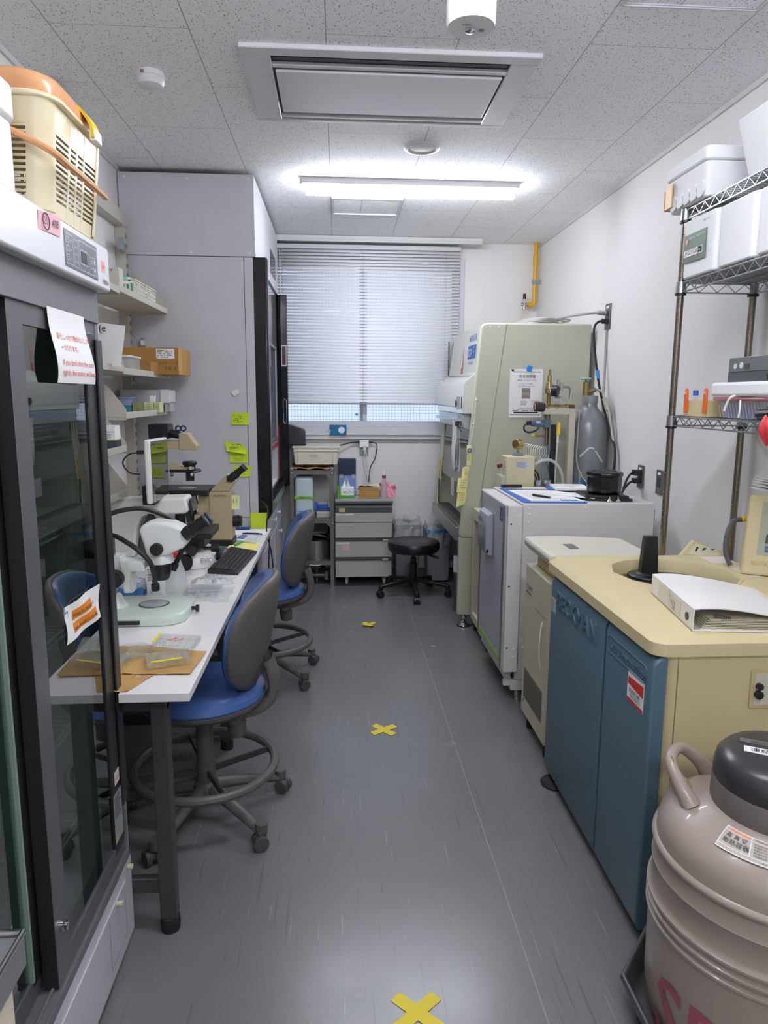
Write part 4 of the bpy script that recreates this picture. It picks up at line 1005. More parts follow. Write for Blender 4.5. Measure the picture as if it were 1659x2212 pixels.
m = MB(); m.cyl((-.645, 2.435, DZ+.030), (-.645, 2.435, DZ+.0364), .046, n=40); obj('stage_glass', m, mat('stage_glass_grey', '#9aa0a0', .12), t)
m = MB(); m.cyl((-.515, 2.43, DZ+.018), (-.497, 2.43, DZ+.018), .007); m.cyl((-.500, 2.43, DZ+.018), (-.490, 2.43, DZ+.018), .013); obj('knob', m, black, t)
m = MB(); m.cyl((-.778, 2.42, DZ+.03), (-.778, 2.42, 1.02), .014, n=24); obj('column', m, steel, t)
m = MB(); m.lathe([(.05, .03), (.035, .05), (.025, .075), (.018, .08)], (-.778, 2.42, DZ), 28); obj('column_foot', m, mic_w, t)
m = MB(); m.box(-.80, 2.385, .86, -.735, 2.455, .955); m.box(-.745, 2.39, .91, -.66, 2.45, .94); m.box(-.725, 2.395, .825, -.705, 2.445, .93)
m.prism([(-.74, .94), (-.665, .94), (-.655, .915), (-.655, .905), (-.705, .905), (-.71, .83), (-.73, .83), (-.735, .90)], 'y', 2.375, 2.39)
obj('focus_arm', m, mic_w, t, bevel=.004)
m = MB(); m.cyl((-.752, 2.375, .885), (-.752, 2.345, .885), .029, n=28); m.cyl((-.752, 2.345, .885), (-.752, 2.335, .885), .022, n=28); obj('focus_knob', m, black_m, t, bevel=.002)
# ring mount + objective
m = MB(); m.lathe([(.037, .925), (.044, .928), (.044, .952), (.040, .958), (.030, .966)], (-.613, 2.42, 0), 36); obj('mounting_ring', m, mic_w, t)
m = MB(); m.lathe([(0, .868), (.026, .868), (.030, .875), (.036, .90), (.037, .927), (0, .927)], (-.613, 2.42, 0), 36); obj('objective', m, black, t)
# head: body that leans toward the user at +x
m = MB(); hp_ = [(-.648, .958), (-.658, 1.0), (-.672, 1.045), (-.660, 1.066), (-.622, 1.078), (-.560, 1.070), (-.522, 1.052), (-.505, 1.018), (-.522, .985), (-.556, .972), (-.578, .958)]
m.prism(hp_, 'y', 2.376, 2.464); obj('head', m, mic_w, t, bevel=.020, seg=5, angle=80)
m = MB(); m.cyl((-.610, 2.372, .985), (-.610, 2.352, .985), .021, n=24); obj('zoom_knob', m, black_m, t, bevel=.002)
for sgn in (-1, 1):
    y = 2.42+sgn*.030
    m = MB()
    for a0, a1, r in ((0, .030, .023), (.030, .055, .020), (.055, .060, .021), (.060, .085, .019), (.085, .092, .022)):
        d = Vector((.82, 0, .57)); o = Vector((-.522, y, 1.028)); m.cyl(o+d*a0, o+d*a1, r, n=24)
    obj('eyepiece', m, black, t, bevel=.001)
    m = MB(); d = Vector((.82, 0, .57)); o = Vector((-.522, y, 1.028))+d*.0925; m.cyl(o, o+d*.001, .0135, n=24); obj('lens', m, black_g, t)
gn = mat('gooseneck_black', '#1d1e20', .42)
m = MB(); m.tube([(-.95, 2.50, .93), (-.84, 2.46, 1.01), (-.755, 2.38, 1.030), (-.70, 2.34, 1.015), (-.655, 2.33, .985), (-.625, 2.335, .945), (-.616, 2.345, .90), (-.617, 2.35, .875)], .0085, 10)
o_ = obj('gooseneck', m, gn, t)
m = MB(); m.cyl((-.617, 2.35, .885), (-.617, 2.352, .862), .009); m.cyl((-.617, 2.352, .868), (-.617, 2.354, .845), .014, n=20); obj('light_head', m, black, o_, bevel=.002)
m = MB(); m.tube([(-.95, 2.54, .90), (-.84, 2.50, 1.06), (-.72, 2.52, 1.10), (-.63, 2.54, 1.075), (-.565, 2.56, 1.02), (-.562, 2.56, .96), (-.585, 2.55, .905)], .0085, 10)
o_ = obj('gooseneck', m, gn, t)
m = MB(); m.cyl((-.583, 2.55, .91), (-.592, 2.545, .888), .009); m.cyl((-.590, 2.546, .893), (-.602, 2.54, .868), .013, n=20); obj('light_head', m, black, o_, bevel=.002)

# bottles and bags on the desk
t = thing('label_box', 'white reagent carton with a black asterisk behind the stereo microscope', 'box', (-.71, 2.66, DZ))
m = MB(); m.box(-.725, 2.64, DZ+.001, -.665, 2.69, .885); obj('carton', m, paper, t, bevel=.001)
m = MB(); m.text('✱', .03, (-.712, 2.6392, .855), (1,0,0), (0,0,1)); scribble(m, (-.72, 2.639, .80), (1,0,0), (0,0,1), .045, .05, 8, seed=31); m.text('C', .014, (-.70, 2.6392, .775), (1,0,0), (0,0,1)); m.text('CE', .010, (-.715, 2.6392, .755), (1,0,0), (0,0,1)); obj('lettering', m, ink, t)
t = thing('wash_bottle', 'translucent conical squeeze bottle behind the stereo microscope base', 'bottle', (-.645, 2.72, DZ))
m = MB(); m.lathe([(0, 0), (.042, 0), (.045, .006), (.042, .03), (.032, .085), (.018, .125), (.016, .14), (0, .14)], (-.625, 2.70, DZ+.001), 28); obj('body', m, milky, t)
m = MB(); m.lathe([(0, .14), (.017, .14), (.016, .158), (0, .16)], (-.625, 2.70, DZ+.001), 20); obj('cap', m, mat('red_cap', '#c8303a', .4), t)
t = thing('wipe_pack', 'blue and white wipe pack beside the stereo microscope column', 'pack', (-.79, 2.68, DZ))
m = MB(); m.prism(rrect(-.86, -.735, 2.62, 2.74, .02), 'z', DZ+.001, DZ+.035); obj('wrapper', m, mat('blue_pack', '#4a7fc0', .4), t, bevel=.008)
m = MB(); m.surf(lambda u, v: (-.87+.14*u, 2.63+.11*v, DZ+.037+.035*math.sin(u*PI)*math.sin(v*PI)+.006*math.sin(u*23+v*11)), 12, 10, .001); obj('white_film', m, bag, t)
def crumple_bag(x0, x1, y0, y1, h, label, seed, printed=True, gr=None):
    rd = random.Random(seed); ph = [rd.uniform(0, 6) for _ in range(6)]
    def fn(u, v):
        e = min(u, 1-u, v, 1-v)*4; e = min(1, e)
        return (x0+(x1-x0)*u+.004*math.sin(v*11+ph[0]), y0+(y1-y0)*v+.005*math.sin(u*9+ph[1]),
                DZ+.0015+h*e*(.6+.2*math.sin(u*13+ph[2])*math.sin(v*9+ph[3])+.2*math.sin(u*29+v*17+ph[4])))
    t = thing('plastic_bag', label, 'bag', ((x0+x1)/2, (y0+y1)/2, DZ))
    obj('film', MB().surf(fn, 26, 20, .0005), bag, t, angle=25)
    if printed:
        m = MB(); scribble(m, Vector(fn(.35, .5))+Vector((0, 0, .004)), (1,0,0), (0,1,0), (x1-x0)*.4, .05, 3, seed=seed); obj('print', m, mat('bag_print', '#6e7a88', .7), t)
    return t
crumple_bag(-.60, -.41, 2.56, 2.76, .022, 'clear plastic bag of empty plates, nearest one beside the microscope base', 3)
crumple_bag(-.60, -.43, 2.77, 2.92, .030, 'crumpled clear bag with blue print behind the nearer bag on the desk', 5)
m = MB()
for k in range(3): m.prism(rrect(-.575, -.45, 2.60+.02*k, 2.685+.02*k, .006), 'z', DZ+.0015+.0075*k, DZ+.0085+.0075*k)
obj('plate_stack', m, milky, label='stack of empty milky plates inside the nearest clear bag', cat='plate stack', bevel=.002)
crumple_bag(-.80, -.64, 2.76, 2.93, .07, 'puffed clear bag behind the reagent carton', 8, False)

# ---------------------------------------------------------------- imaging microscope with flat screen
t = thing('imaging_microscope', 'white imaging microscope with a tilted flat screen on a curved stand', 'microscope', (-.78, 3.1, DZ))
m = MB(); lp = rrect(-.93, -.555, 3.06, 3.36, .10, 8); n_ = len(lp)
prof = ((1, .002), (1.0, .02), (.97, .04), (.88, .062), (.55, .072))
m.add([(p[0], p[1], DZ+z) for s, z in prof for p in scaled(lp, s, -.76, 3.21)], [(i*n_+k, i*n_+(k+1) % n_, (i+1)*n_+(k+1) % n_, (i+1)*n_+k) for i in range(4) for k in range(n_)] + [tuple(range(n_-1, -1, -1)), tuple(4*n_+k for k in range(n_))])
obj('base', m, mic_b, t, angle=60)
m = MB(); m.text('EVOS', .03, (-.605, 3.072, DZ+.028), (.75, .25, 0), (-.15, .5, .8)); obj('lettering', m, mat('grey_lettering', '#83858a', .5), t)
# curved arm: C shape seen from the side
m = MB()
outer = [(-1.02, .80), (-1.02, 1.03), (-.94, 1.05), (-.80, 1.055), (-.66, 1.06), (-.645, 1.005), (-.66, .990), (-.78, .985), (-.82, .99), (-.85, .975), (-.87, .93), (-.885, .80)]
m.prism(outer, 'y', 3.06, 3.20); obj('arm', m, mic_b, t, bevel=.012, seg=3)
m = MB(); m.prism([(-.6455, 1.005), (-.6455, 1.047), (-.640, 1.055), (-.628, .998)], 'y', 3.075, 3.185); obj('condenser_face', m, mat('dark_face', '#30353a', .2), t)
m = MB(); m.prism([(-.885, .80), (-.79, .80), (-.80, .93), (-.83, .985), (-.86, .93)], 'y', 3.10, 3.17); obj('dark_column', m, dgrey, t, bevel=.004)
m = MB(); m.box(-.79, 3.07, .875, -.555, 3.29, .905); m.box(-.77, 3.10, .905, -.60, 3.26, .912); obj('stage', m, black, t, bevel=.003)
m = MB(); m.box(-.775, 3.09, .83, -.59, 3.25, .876); m.cyl((-.70, 3.14, .905), (-.70, 3.14, .985), .022, n=20); obj('objective_block', m, black, t, bevel=.003)
for x, z, r in ((-.672, .772, .036), (-.638, .828, .023)):
    m = MB(); m.cyl((x, 3.075, z), (x, 3.045, z), r, n=28); obj('focus_knob', m, black_m, t, bevel=.003)
m = MB(); m.cyl((-.60, 3.12, .824), (-.555, 3.12, .824), .008); m.cyl((-.565, 3.12, .824), (-.530, 3.12, .824), .018, n=20); m.cyl((-.555, 3.18, .775), (-.535, 3.18, .775), .018, n=20); obj('stage_knob', m, black, t, bevel=.002)
# screen (faces the aisle)
def sp(a, b, d):   # a along width (0 near..1 far), b height, d depth toward the aisle
    return Vector((-.764-.016*a+d, 2.84+.36*a, 1.066+.258*b+(-.010*a)))
def plane_box(m, a0, a1, b0, b1, d0, d1):
    vs = [sp(a, b, d) for a in (a0, a1) for b in (b0, b1) for d in (d0, d1)]
    m.add(vs, [(0,1,3,2), (4,6,7,5), (0,4,5,1), (2,3,7,6), (0,2,6,4), (1,5,7,3)])
m = MB(); plane_box(m, 0, 1, 0, 1, 0, .024); sc_o = obj('screen_housing', m, mic_b, t, bevel=.008, seg=3)
m = MB(); plane_box(m, .03, .97, .03, .97, .0235, .0255); obj('screen', m, mat('dark_glossy_screen', '#2c3135', .03, spec=.6, var=0), sc_o)
m = MB(); m.box(-.82, 2.99, 1.04, -.77, 3.06, 1.12); m.tube([(-.79, 2.87, 1.27), (-.83, 2.87, 1.265), (-.86, 2.88, 1.23), (-.84, 2.89, 1.19), (-.80, 2.90, 1.18)], .003, 6); m.cyl((-.775, 2.875, 1.272), (-.80, 2.875, 1.272), .008); obj('screen_mount', m, black, t)

# ---------------------------------------------------------------- beige inverted microscope
t = thing('inverted_microscope', 'beige inverted microscope with black stage and angled eyepieces by the fume hood', 'microscope', (-.66, 3.6, DZ))
OY = 3.60
m = MB(); m.box(-.645, OY-.06, .86, -.535, OY+.06, 1.02); m.box(-.72, OY-.065, .775, -.535, OY+.065, .905); m.box(-.70, OY-.05, .90, -.64, OY+.05, 1.0)
m.prism([(-.64, 1.02), (-.535, 1.02), (-.545, 1.03), (-.505, 1.075), (-.555, 1.11), (-.635, 1.03)], 'y', OY-.035, OY+.035)
obj('body', m, oly, t, bevel=.006, seg=3)
m = MB(); m.box(-.725, OY-.068, DZ+.002, -.530, OY+.068, .776); obj('foot', m, black, t, bevel=.003)
m = MB(); m.box(-.636, OY-.063, .925, -.545, OY-.0605, 1.012); obj('front_plate', m, mat('beige_plate', '#bdab8a', .4), t)
m = MB(); m.text('OLYMPUS', .0145, (-.622, OY-.0640, .996), (1,0,0), (0,0,1)); obj('lettering', m, ink, t)
m = MB(); d = Vector((.62, 0, .52)).normalized(); o = Vector((-.545, OY, 1.078))
for sg in (-1, 1):
    q = o+Vector((0, sg*.028, 0))
    m.cyl(q+d*0, q+d*.045, .020, n=20); m.cyl(q+d*.045, q+d*.085, .0165, n=20); m.cyl(q+d*.085, q+d*.098, .018, n=20)
m.box(-.555, OY-.045, 1.07, -.525, OY+.045, 1.10)
obj('eyepieces', m, black, t, bevel=.002)
m = MB(); m.prism(rrect(-.905, -.64, OY-.12, OY+.12, .01), 'z', 1.012, 1.036); m.box(-.68, OY-.05, .985, -.60, OY+.05, 1.012); obj('stage', m, black, t, bevel=.002)
m = MB(); m.lathe([(.012, 1.0365), (.045, 1.0368), (.046, 1.036)], (-.76, OY-.01, 0), 32); obj('stage_insert', m, mat('insert_grey', '#9a9a9a', .3, .4), t, fix=False)
m = MB()
for k in range(5):
    a = k*1.2; m.cyl((-.755+.025*math.cos(a), OY+.025*math.sin(a), 1.01), (-.755+.035*math.cos(a), OY+.035*math.sin(a), .955), .011, n=14)
m.lathe([(0, .935), (.04, .94), (.045, .955), (.02, .965)], (-.755, OY, 0), 24); m.cyl((-.755, OY, .94), (-.74, OY, .86), .03, n=20)
obj('nosepiece', m, mat('dark_chrome', '#4f5154', .25, .8), t)
m = MB(); m.cyl((-.66, OY-.066, .84), (-.66, OY-.10, .84), .036, n=28); m.cyl((-.66, OY-.10, .84), (-.66, OY-.115, .84), .020, n=20); obj('focus_knob', m, black, t, bevel=.002)
m = MB(); m.cyl((-.535, OY, .862), (-.515, OY, .862), .030, n=28); m.cyl((-.515, OY, .862), (-.505, OY, .862), .031, n=28); m.cyl((-.505, OY, .862), (-.492, OY, .862), .027, n=28); obj('side_port', m, black, t, bevel=.001)
m = MB(); m.box(-.93, OY+.02, .80, -.87, OY+.09, 1.30); m.box(-.90, OY-.03, 1.232, -.775, OY+.05, 1.272); m.prism([(-.785, 1.228), (-.700, 1.228), (-.699, 1.248), (-.742, 1.312), (-.785, 1.312)], 'y', OY-.04, OY+.04); obj('pillar_arm', m, oly, t, bevel=.003)
m = MB(); m.box(-.93, OY-.05, 1.285, -.832, OY+.06, 1.355); m.cyl((-.832, OY, 1.31), (-.785, OY, 1.30), .020, n=20); lh = obj('lamp_house', m, mat('black_blue_plastic', '#14181f', .4), t, bevel=.003)
m = MB()
for k in range(8): m.box(-.92+.011*k, OY-.051, 1.348, -.914+.011*k, OY+.061, 1.3565)
obj('cooling_slots', m, black_m, lh)
for x in (-.79, -.765):
    m = MB(); m.ring((x, OY-.02, 1.335), .012, .004, 18, 6, 'y'); obj('clip_ring', m, mat('navy_clip', '#1e2b4a', .4), t)
m = MB(); m.lathe([(.03, 1.15), (.036, 1.155), (.036, 1.165), (.03, 1.17), (0, 1.17)], (-.745, OY, 0), 24); m.box(-.84, OY-.03, 1.115, -.70, OY+.03, 1.130); m.cyl((-.745, OY, 1.15), (-.745, OY, 1.13), .028); m.cyl((-.745, OY, 1.115), (-.745, OY, 1.072), .021, n=24)
cd_ = obj('condenser', m, black, t, bevel=.001)
m = MB(); m.cyl((-.74, OY-.04, 1.14), (-.73, OY-.055, 1.14), .009); m.cyl((-.72, OY-.03, 1.117), (-.685, OY-.035, 1.127), .007); m.cyl((-.73, OY-.03, 1.108), (-.725, OY-.05, 1.108), .008); m.cyl((-.82, OY-.03, 1.105), (-.835, OY-.03, 1.105), .008); obj('chrome_screws', m, chrome, cd_)
m = MB(); m.prism([(-.84, 1.13), (-.72, 1.13), (-.72, 1.142), (-.79, 1.142), (-.815, 1.165), (-.84, 1.155)], 'y', OY-.03, OY+.03); obj('condenser_carrier', m, oly, t, bevel=.002)
note(-.535, -.495, .93, 1.0, 'pale yellow-green sticky sheet hanging from the side of the beige microscope', y=OY-.03, m_=mat('pale_green_sticky', '#dfe8a8', .7), curl=.02, rows=1, seed=17)

# keyboard, mouse, stationery
t = thing('keyboard', 'black computer keyboard on the far desk in front of the imaging microscope', 'keyboard', (-.475, 3.2, DZ), 0)
m = MB(); K0, K1, K2, K3 = Vector((-.560, 2.985, 0)), Vector((-.425, 2.955, 0)), Vector((-.392, 3.385, 0)), Vector((-.530, 3.45, 0))
def kb(u, v, z): p = K0.lerp(K1, u).lerp(K3.lerp(K2, u), v); p.z = DZ+z; return p
m.add([kb(0,0,.002), kb(1,0,.002), kb(1,1,.002), kb(0,1,.002), kb(0,0,.022), kb(1,0,.012), kb(1,1,.012), kb(0,1,.022)], [(0,3,2,1), (4,5,6,7), (0,1,5,4), (1,2,6,5), (2,3,7,6), (3,0,4,7)])
obj('case', m, dgrey if False else mat('keyboard_black', '#202124', .45), t, bevel=.004)
m = MB()
for r in range(6):
    for c in range(17):
        u0, u1 = .06+.14*r, .06+.14*r+.115; v0, v1 = .035+.055*c, .035+.055*c+.046
        zt = lambda u: .022-.010*u
        vs = [kb(u, v, zt(u)+e) for e in (.0, .004) for (u, v) in ((u0, v0), (u1, v0), (u1, v1), (u0, v1))]
        m.add(vs, [(0,3,2,1), (4,5,6,7), (0,1,5,4), (1,2,6,5), (2,3,7,6), (3,0,4,7)])
obj('keys', m, mat('key_black', '#2b2c2f', .5), t, flat=True)
m = MB(); m.lathe([(0, .028), (.015, .026), (.027, .016), (.031, .003), (0, .003)], (-.555, 3.39, DZ), 24, sx=1, sy=1.5); obj('mouse', m, mat('mouse_grey', '#3c4a4c', .3), label='dark grey computer mouse behind the keyboard', cat='mouse')
t = thing('calculator', 'white and blue calculator lying near the fume hood', 'calculator', (-.50, 3.72, DZ), 0)
m = MB(); m.slab([(-.545, 3.66, DZ+.001), (-.425, 3.60, DZ+.001), (-.41, 3.74, DZ+.001), (-.52, 3.80, DZ+.001)], (0, 0, .012)); obj('case', m, mat('calc_white', '#dfe4ea', .4), t, bevel=.002)
m = MB(); m.slab([(-.535, 3.69, DZ+.0135), (-.495, 3.67, DZ+.0135), (-.483, 3.76, DZ+.0135), (-.517, 3.785, DZ+.0135)], (0, 0, .001)); obj('display', m, mat('calc_blue', '#4a6da0', .3), t)
m = MB()
for i in range(4):
    for j in range(4): m.box(-.483+.016*i, 3.64+.025*j-.006*i, DZ+.013, -.473+.016*i, 3.656+.025*j-.006*i, DZ+.0155)
obj('keys', m, mat('calc_keys', '#c8ccd4', .4), t)
def flat_sheet(pts, z, m_, label, cat='paper', th=.0006, nm='paper_sheet'):
    m = MB(); m.slab([(p[0], p[1], DZ+z) for p in pts], (0, 0, th)); return obj(nm, m, m_, label=label, cat=cat)
flat_sheet(((-.60, 3.85), (-.40, 3.83), (-.395, 4.0), (-.60, 4.02)), .001, paper, 'white sheet at the far end of the desk under the sticky pad')
flat_sheet(((-.56, 3.50), (-.415, 3.44), (-.40, 3.60), (-.55, 3.64)), .001, mat('yellow_note_paper', '#f4ec7a', .7), 'yellow paper note under the calculator')
flat_sheet(((-.555, 3.48), (-.47, 3.44), (-.455, 3.52), (-.54, 3.56)), .0017, mat('pale_pad_yellow', '#efe9a2', .7), 'pale yellow note pad between the mouse and the calculator', 'note pad', .008, 'note_pad')
flat_sheet(((-.60, 3.41), (-.475, 3.36), (-.465, 3.43), (-.58, 3.50)), .0028, mat('red_orange_card', '#d9532c', .5), 'red and orange card behind the mouse', 'card', .002, 'card_sheet')
flat_sheet(((-.62, 3.48), (-.56, 3.46), (-.55, 3.50), (-.60, 3.53)), .0062, mat('teal_wrapper', '#3a9c9c', .5), 'teal wrapper beside the red card', 'wrapper', .002, 'wrapper')
def pen(a, b, m_, label, r=.0045):
    t = thing('pen', label, 'pen', a); a, b = Vector(a), Vector(b)
    m = MB(); m.cyl(a, a.lerp(b, .62), r, n=12); m.cyl(a.lerp(b, .62), b, r*.9, r*.8, n=12); obj('barrel', m, m_, t)
    m = MB(); m.cyl(b, b+(b-a)*.05, r*.7, .001, n=10); obj('tip', m, chrome, t)
    return t
pen((-.525, 3.86, DZ+.006), (-.415, 3.84, DZ+.006), mat('navy_ink_pen', '#2a3f9c', .35), 'blue pen above the calculator on the far desk')
pen((-.50, 3.80, DZ+.018), (-.425, 3.79, DZ+.018), mat('dark_pen', '#1e2a4a', .35), 'dark navy pen lying on the calculator')
pen((-.58, 3.99, DZ+.010), (-.50, 3.99, DZ+.010), mat('marker_blue', '#22448c', .35), 'fat blue marker behind the beige microscope', .009)
pen((-.515, 3.50, DZ+.016), (-.49, 3.58, DZ+.016), mat('green_pen', '#2f9c58', .35), 'short green pen on the pale note pad', .006)
m = MB(); m.tube([(-.44, 4.03, .90), (-.42, 4.00, .895), (-.395, 3.96, .86), (-.40, 3.93, .74), (-.375, 3.92, .62), (-.365, 3.90, .50), (-.37, 3.88, .44), (-.385, 3.86, .47), (-.385, 3.87, .60), (-.38, 3.90, .72)], .004, 7)
obj('power_cord', m, black, label='black cord looping down between the desk end and the fume hood', cat='cord')

# ================================================================== CHAIRS
grey_ch = mat('taupe_grey_chair_plastic', '#5d5856', .45, bump=.15, bscale=700)
def make_chair(label, loc, rz, seat_z=.475):
    t = thing('lab_chair', label, 'chair', loc, rz); ORG[t] = Vector((0,0,0))
    for k in range(5):
        a = math.radians(-42+72*k); c, s = math.cos(a), math.sin(a)
        m = MB()
        def leg(u, v):
            r = .03+.27*u; hw = (.026-.008*u); zz = .115-.045*u-.02*u*u
            ang = v*2*PI; return (r*c - hw*math.cos(ang)*s, r*s + hw*math.cos(ang)*c, zz+(.022-.008*u)*math.sin(ang))
        m.surf(leg, 8, 12); m.cyl((.29*c, .29*s, .088), (.29*c, .29*s, .055), .022, .020, n=18)
        lg = obj('leg', m, grey_ch, t)
        px, py = .295*c+.012*s, .295*s-.012*c
        m = MB()
        wa = a + (.6 if k % 2 else -.5); wx, wy = math.cos(wa), math.sin(wa)
        for sg in (-1, 1):
            m.cyl((px+wx*sg*.006, py+wy*sg*.006, .027), (px+wx*sg*.024, py+wy*sg*.024, .027), .026, n=22)
        m.cyl((px-wx*.02, py-wy*.02, .030), (px+wx*.02, py+wy*.02, .030), .02, n=16); m.cyl((px, py, .03), (px, py, .062), .009)
        obj('caster', m, dgrey, lg, bevel=.002)
    m = MB(); m.lathe([(0, .075), (.045, .075), (.05, .10), (.045, .13), (.035, .14), (.033, .19), (0, .19)], n=28); obj('hub', m, grey_ch, t)
    m = MB(); m.cyl((0, 0, .16), (0, 0, seat_z-.06), .030, n=24); m.cyl((0,0,.17), (0,0,.21), .034, n=24); obj('column', m, grey_ch, t)
    m = MB()
    R_ = .245
    pts = []
    for k in range(40):
        a = 2*PI*k/40; pts.append((R_*math.cos(a), R_*math.sin(a), .20))
    m.tube(pts, .0165, 10, sm=False, close=True)
    fr_ = obj('foot_ring', m, grey_ch, t)
    m = MB()
    for k in range(4):
        a = math.radians(25+90*k); c, s = math.cos(a), math.sin(a)
        m.slab([(.028*c-.004*s, .028*s+.004*c, .165), (.028*c+.004*s, .028*s-.004*c, .165), (.24*c+.004*s, .24*s-.004*c, .188), (.24*c-.004*s, .24*s+.004*c, .188)], (0, 0, .022))
    obj('ring_spokes', m, mat('dark_spoke', '#3a3836', .45), fr_)
    # seat
    m = MB(); z = seat_z
    m.lathe([(0, z-.055), (.12, z-.055), (.19, z-.04), (.215, z-.02), (.218, z-.008), (.205, z-.004)], n=44, sx=1.0, sy=1.03); obj('seat_shell', m, grey_ch, t)
    m = MB(); m.lathe([(.212, z-.012), (.219, z+.002), (.214, z+.018), (.195, z+.030), (.15, z+.034), (.08, z+.027), (0, z+.024)], n=44, sx=1.0, sy=1.03); obj('seat', m, blue_v, t)
    m = MB(); m.box(-.09, -.06, z-.085, .10, .06, z-.05); m.cyl((.115, -.06, z-.075), (.115, .0, z-.095), .030, .034, n=20); m.cyl((.115, -.02, z-.10), (.12, -.02, z-.16), .034, .030, n=20); obj('mechanism', m, grey_ch, t, bevel=.008)
    # backrest
    bz = z+.225; tilt = .22
    def bp_(u, v, off):
        th = u*2*PI; r = v
        w = .205*r*(1-.10*math.sin(th)) if False else .205*r
        h = .195*r
        yy = w*math.cos(th)*abs(math.cos(th))**(-.22) if abs(math.cos(th)) > 1e-3 else 0
        zz_ = h*math.sin(th)*abs(math.sin(th))**(-.22) if abs(math.sin(th)) > 1e-3 else 0
        yy *= (1+.10*zz_/.195)
        x = .215 - 2.0*yy*yy + .25*(zz_)*.9 + off
        return (x, yy, bz+zz_)
    m = MB()
    levels = [(0, -.045), (.5, -.046), (.85, -.042), (.95, -.034), (1.0, -.020), (1.0, -.004)]
    nn = 48
    def loft(levels):
        vs = [bp_(k/nn, r, o) for r, o in levels for k in range(nn)]
        fs = [(i*nn+k, i*nn+(k+1) % nn, (i+1)*nn+(k+1) % nn, (i+1)*nn+k) for i in range(len(levels)-1) for k in range(nn)]
        return vs, fs
    lv = [(.02, -.046), (.3, -.046), (.6, -.047), (.85, -.042), (.95, -.034), (1.0, -.020), (1.0, -.004), (.97, .0)]
    vs, fs = loft(lv); m.add(vs, fs+[tuple(range(nn))]); obj('backrest', m, blue_v, t, angle=60)
    lv = [(.98, -.010), (1.02, -.006), (1.03, .004), (1.0, .014), (.9, .022), (.6, .030), (.3, .033), (.02, .034)]
    m = MB(); vs, fs = loft(lv); m.add(vs, fs+[tuple(range(7*nn, 8*nn))]); obj('back_shell', m, grey_ch, t, angle=60)
    # curved back support
    m = MB()
    def arm(u, v):
        P0, P1, P2, P3 = Vector((.06, 0, z-.075)), Vector((.26, 0, z-.075)), Vector((.275, 0, z-.0)), Vector((.225, 0, z+.12))
        p = P0*(1-u)**3+P1*3*u*(1-u)**2+P2*3*u*u*(1-u)+P3*u**3
        d = ((P1-P0)*(1-u)**2+(P2-P1)*2*u*(1-u)+(P3-P2)*u*u).normalized(); n_ = Vector((-d.z, 0, d.x)); a = v*2*PI
        ca, sa = math.cos(a), math.sin(a); w_ = .058-.010*u; h_ = .020
        return p+Vector((0, 1, 0))*(w_*abs(ca)**.6*(1 if ca > 0 else -1))+n_*(h_*abs(sa)**.6*(1 if sa > 0 else -1))
    m.surf(arm, 14, 20); obj('back_support', m, grey_ch, t)
    return t
ch = make_chair('blue vinyl lab chair with foot ring, nearest the viewer at the desk', (-.475, 2.37, 0), 0.0)
c2 = dup(ch, (-.395, 3.66, 0), label='blue vinyl lab chair with foot ring, farther one beside the keyboard')
c2.rotation_euler = (0, 0, .04)
for o in (ch, c2): o['group'] = 'blue vinyl chairs along the desks'
# ================================================================== FAR END: steel rack, drawers, bins, stool
t = thing('steel_rack', 'grey angle-steel shelving rack under the window', 'rack', (-.2, 5.6, 0))
RX0, RX1, RY0, RY1 = -.368, -.028, 5.45, 5.78
rackm = mat('grey_angle_steel', '#7d7b76', .35, .5)
for x, sx_ in ((RX0, 1), (RX1, -1)):
    for y, sy_ in ((RY0, 1), (RY1, -1)):
        m = MB(); a, b = sorted((x, x+sx_*.03)); m.box(a, min(y, y+sy_*.002), 0, b, max(y, y+sy_*.002), .955); m.box(min(x, x+sx_*.002), min(y, y+sy_*.03), 0, max(x, x+sx_*.002), max(y, y+sy_*.03), .955)
        obj('upright', m, rackm, t)
for z in (.925, .540, .20):
    m = MB(); m.box(RX0+.002, RY0+.002, z, RX1-.002, RY1-.002, z+.004); m.box(RX0+.002, RY0+.001, z-.028, RX1-.002, RY0+.004, z+.004)
    for x, s_ in ((RX0, 1), (RX1, -1)):
        if z > .3: m.prism([(x+s_*.028, z-.028), (x+s_*.065, z-.028), (x+s_*.028, z-.065)], 'y', RY0-.001, RY0+.001)
    if z > .9:
        pass
    obj('shelf', m, rackm, t)
m = MB()
for z in (.94, .905, .545, .51, .205):
    for x in (RX0+.013, RX1-.013): m.lathe([(0, -.004), (.005, -.003), (.006, 0)], (x, RY0, z), 10, 'y')
for z in (.94, .545):
    for x in (RX0+.05, RX1-.05): m.lathe([(0, -.004), (.005, -.003), (.006, 0)], (x, RY0, z), 10, 'y')
obj('bolts', m, chrome, t)
m = MB(); m.tube([(-.23, 5.448, .19), (-.22, 5.435, .178), (-.14, 5.435, .178), (-.13, 5.448, .19)], .005, 8); obj('handle', m, chrome, t)

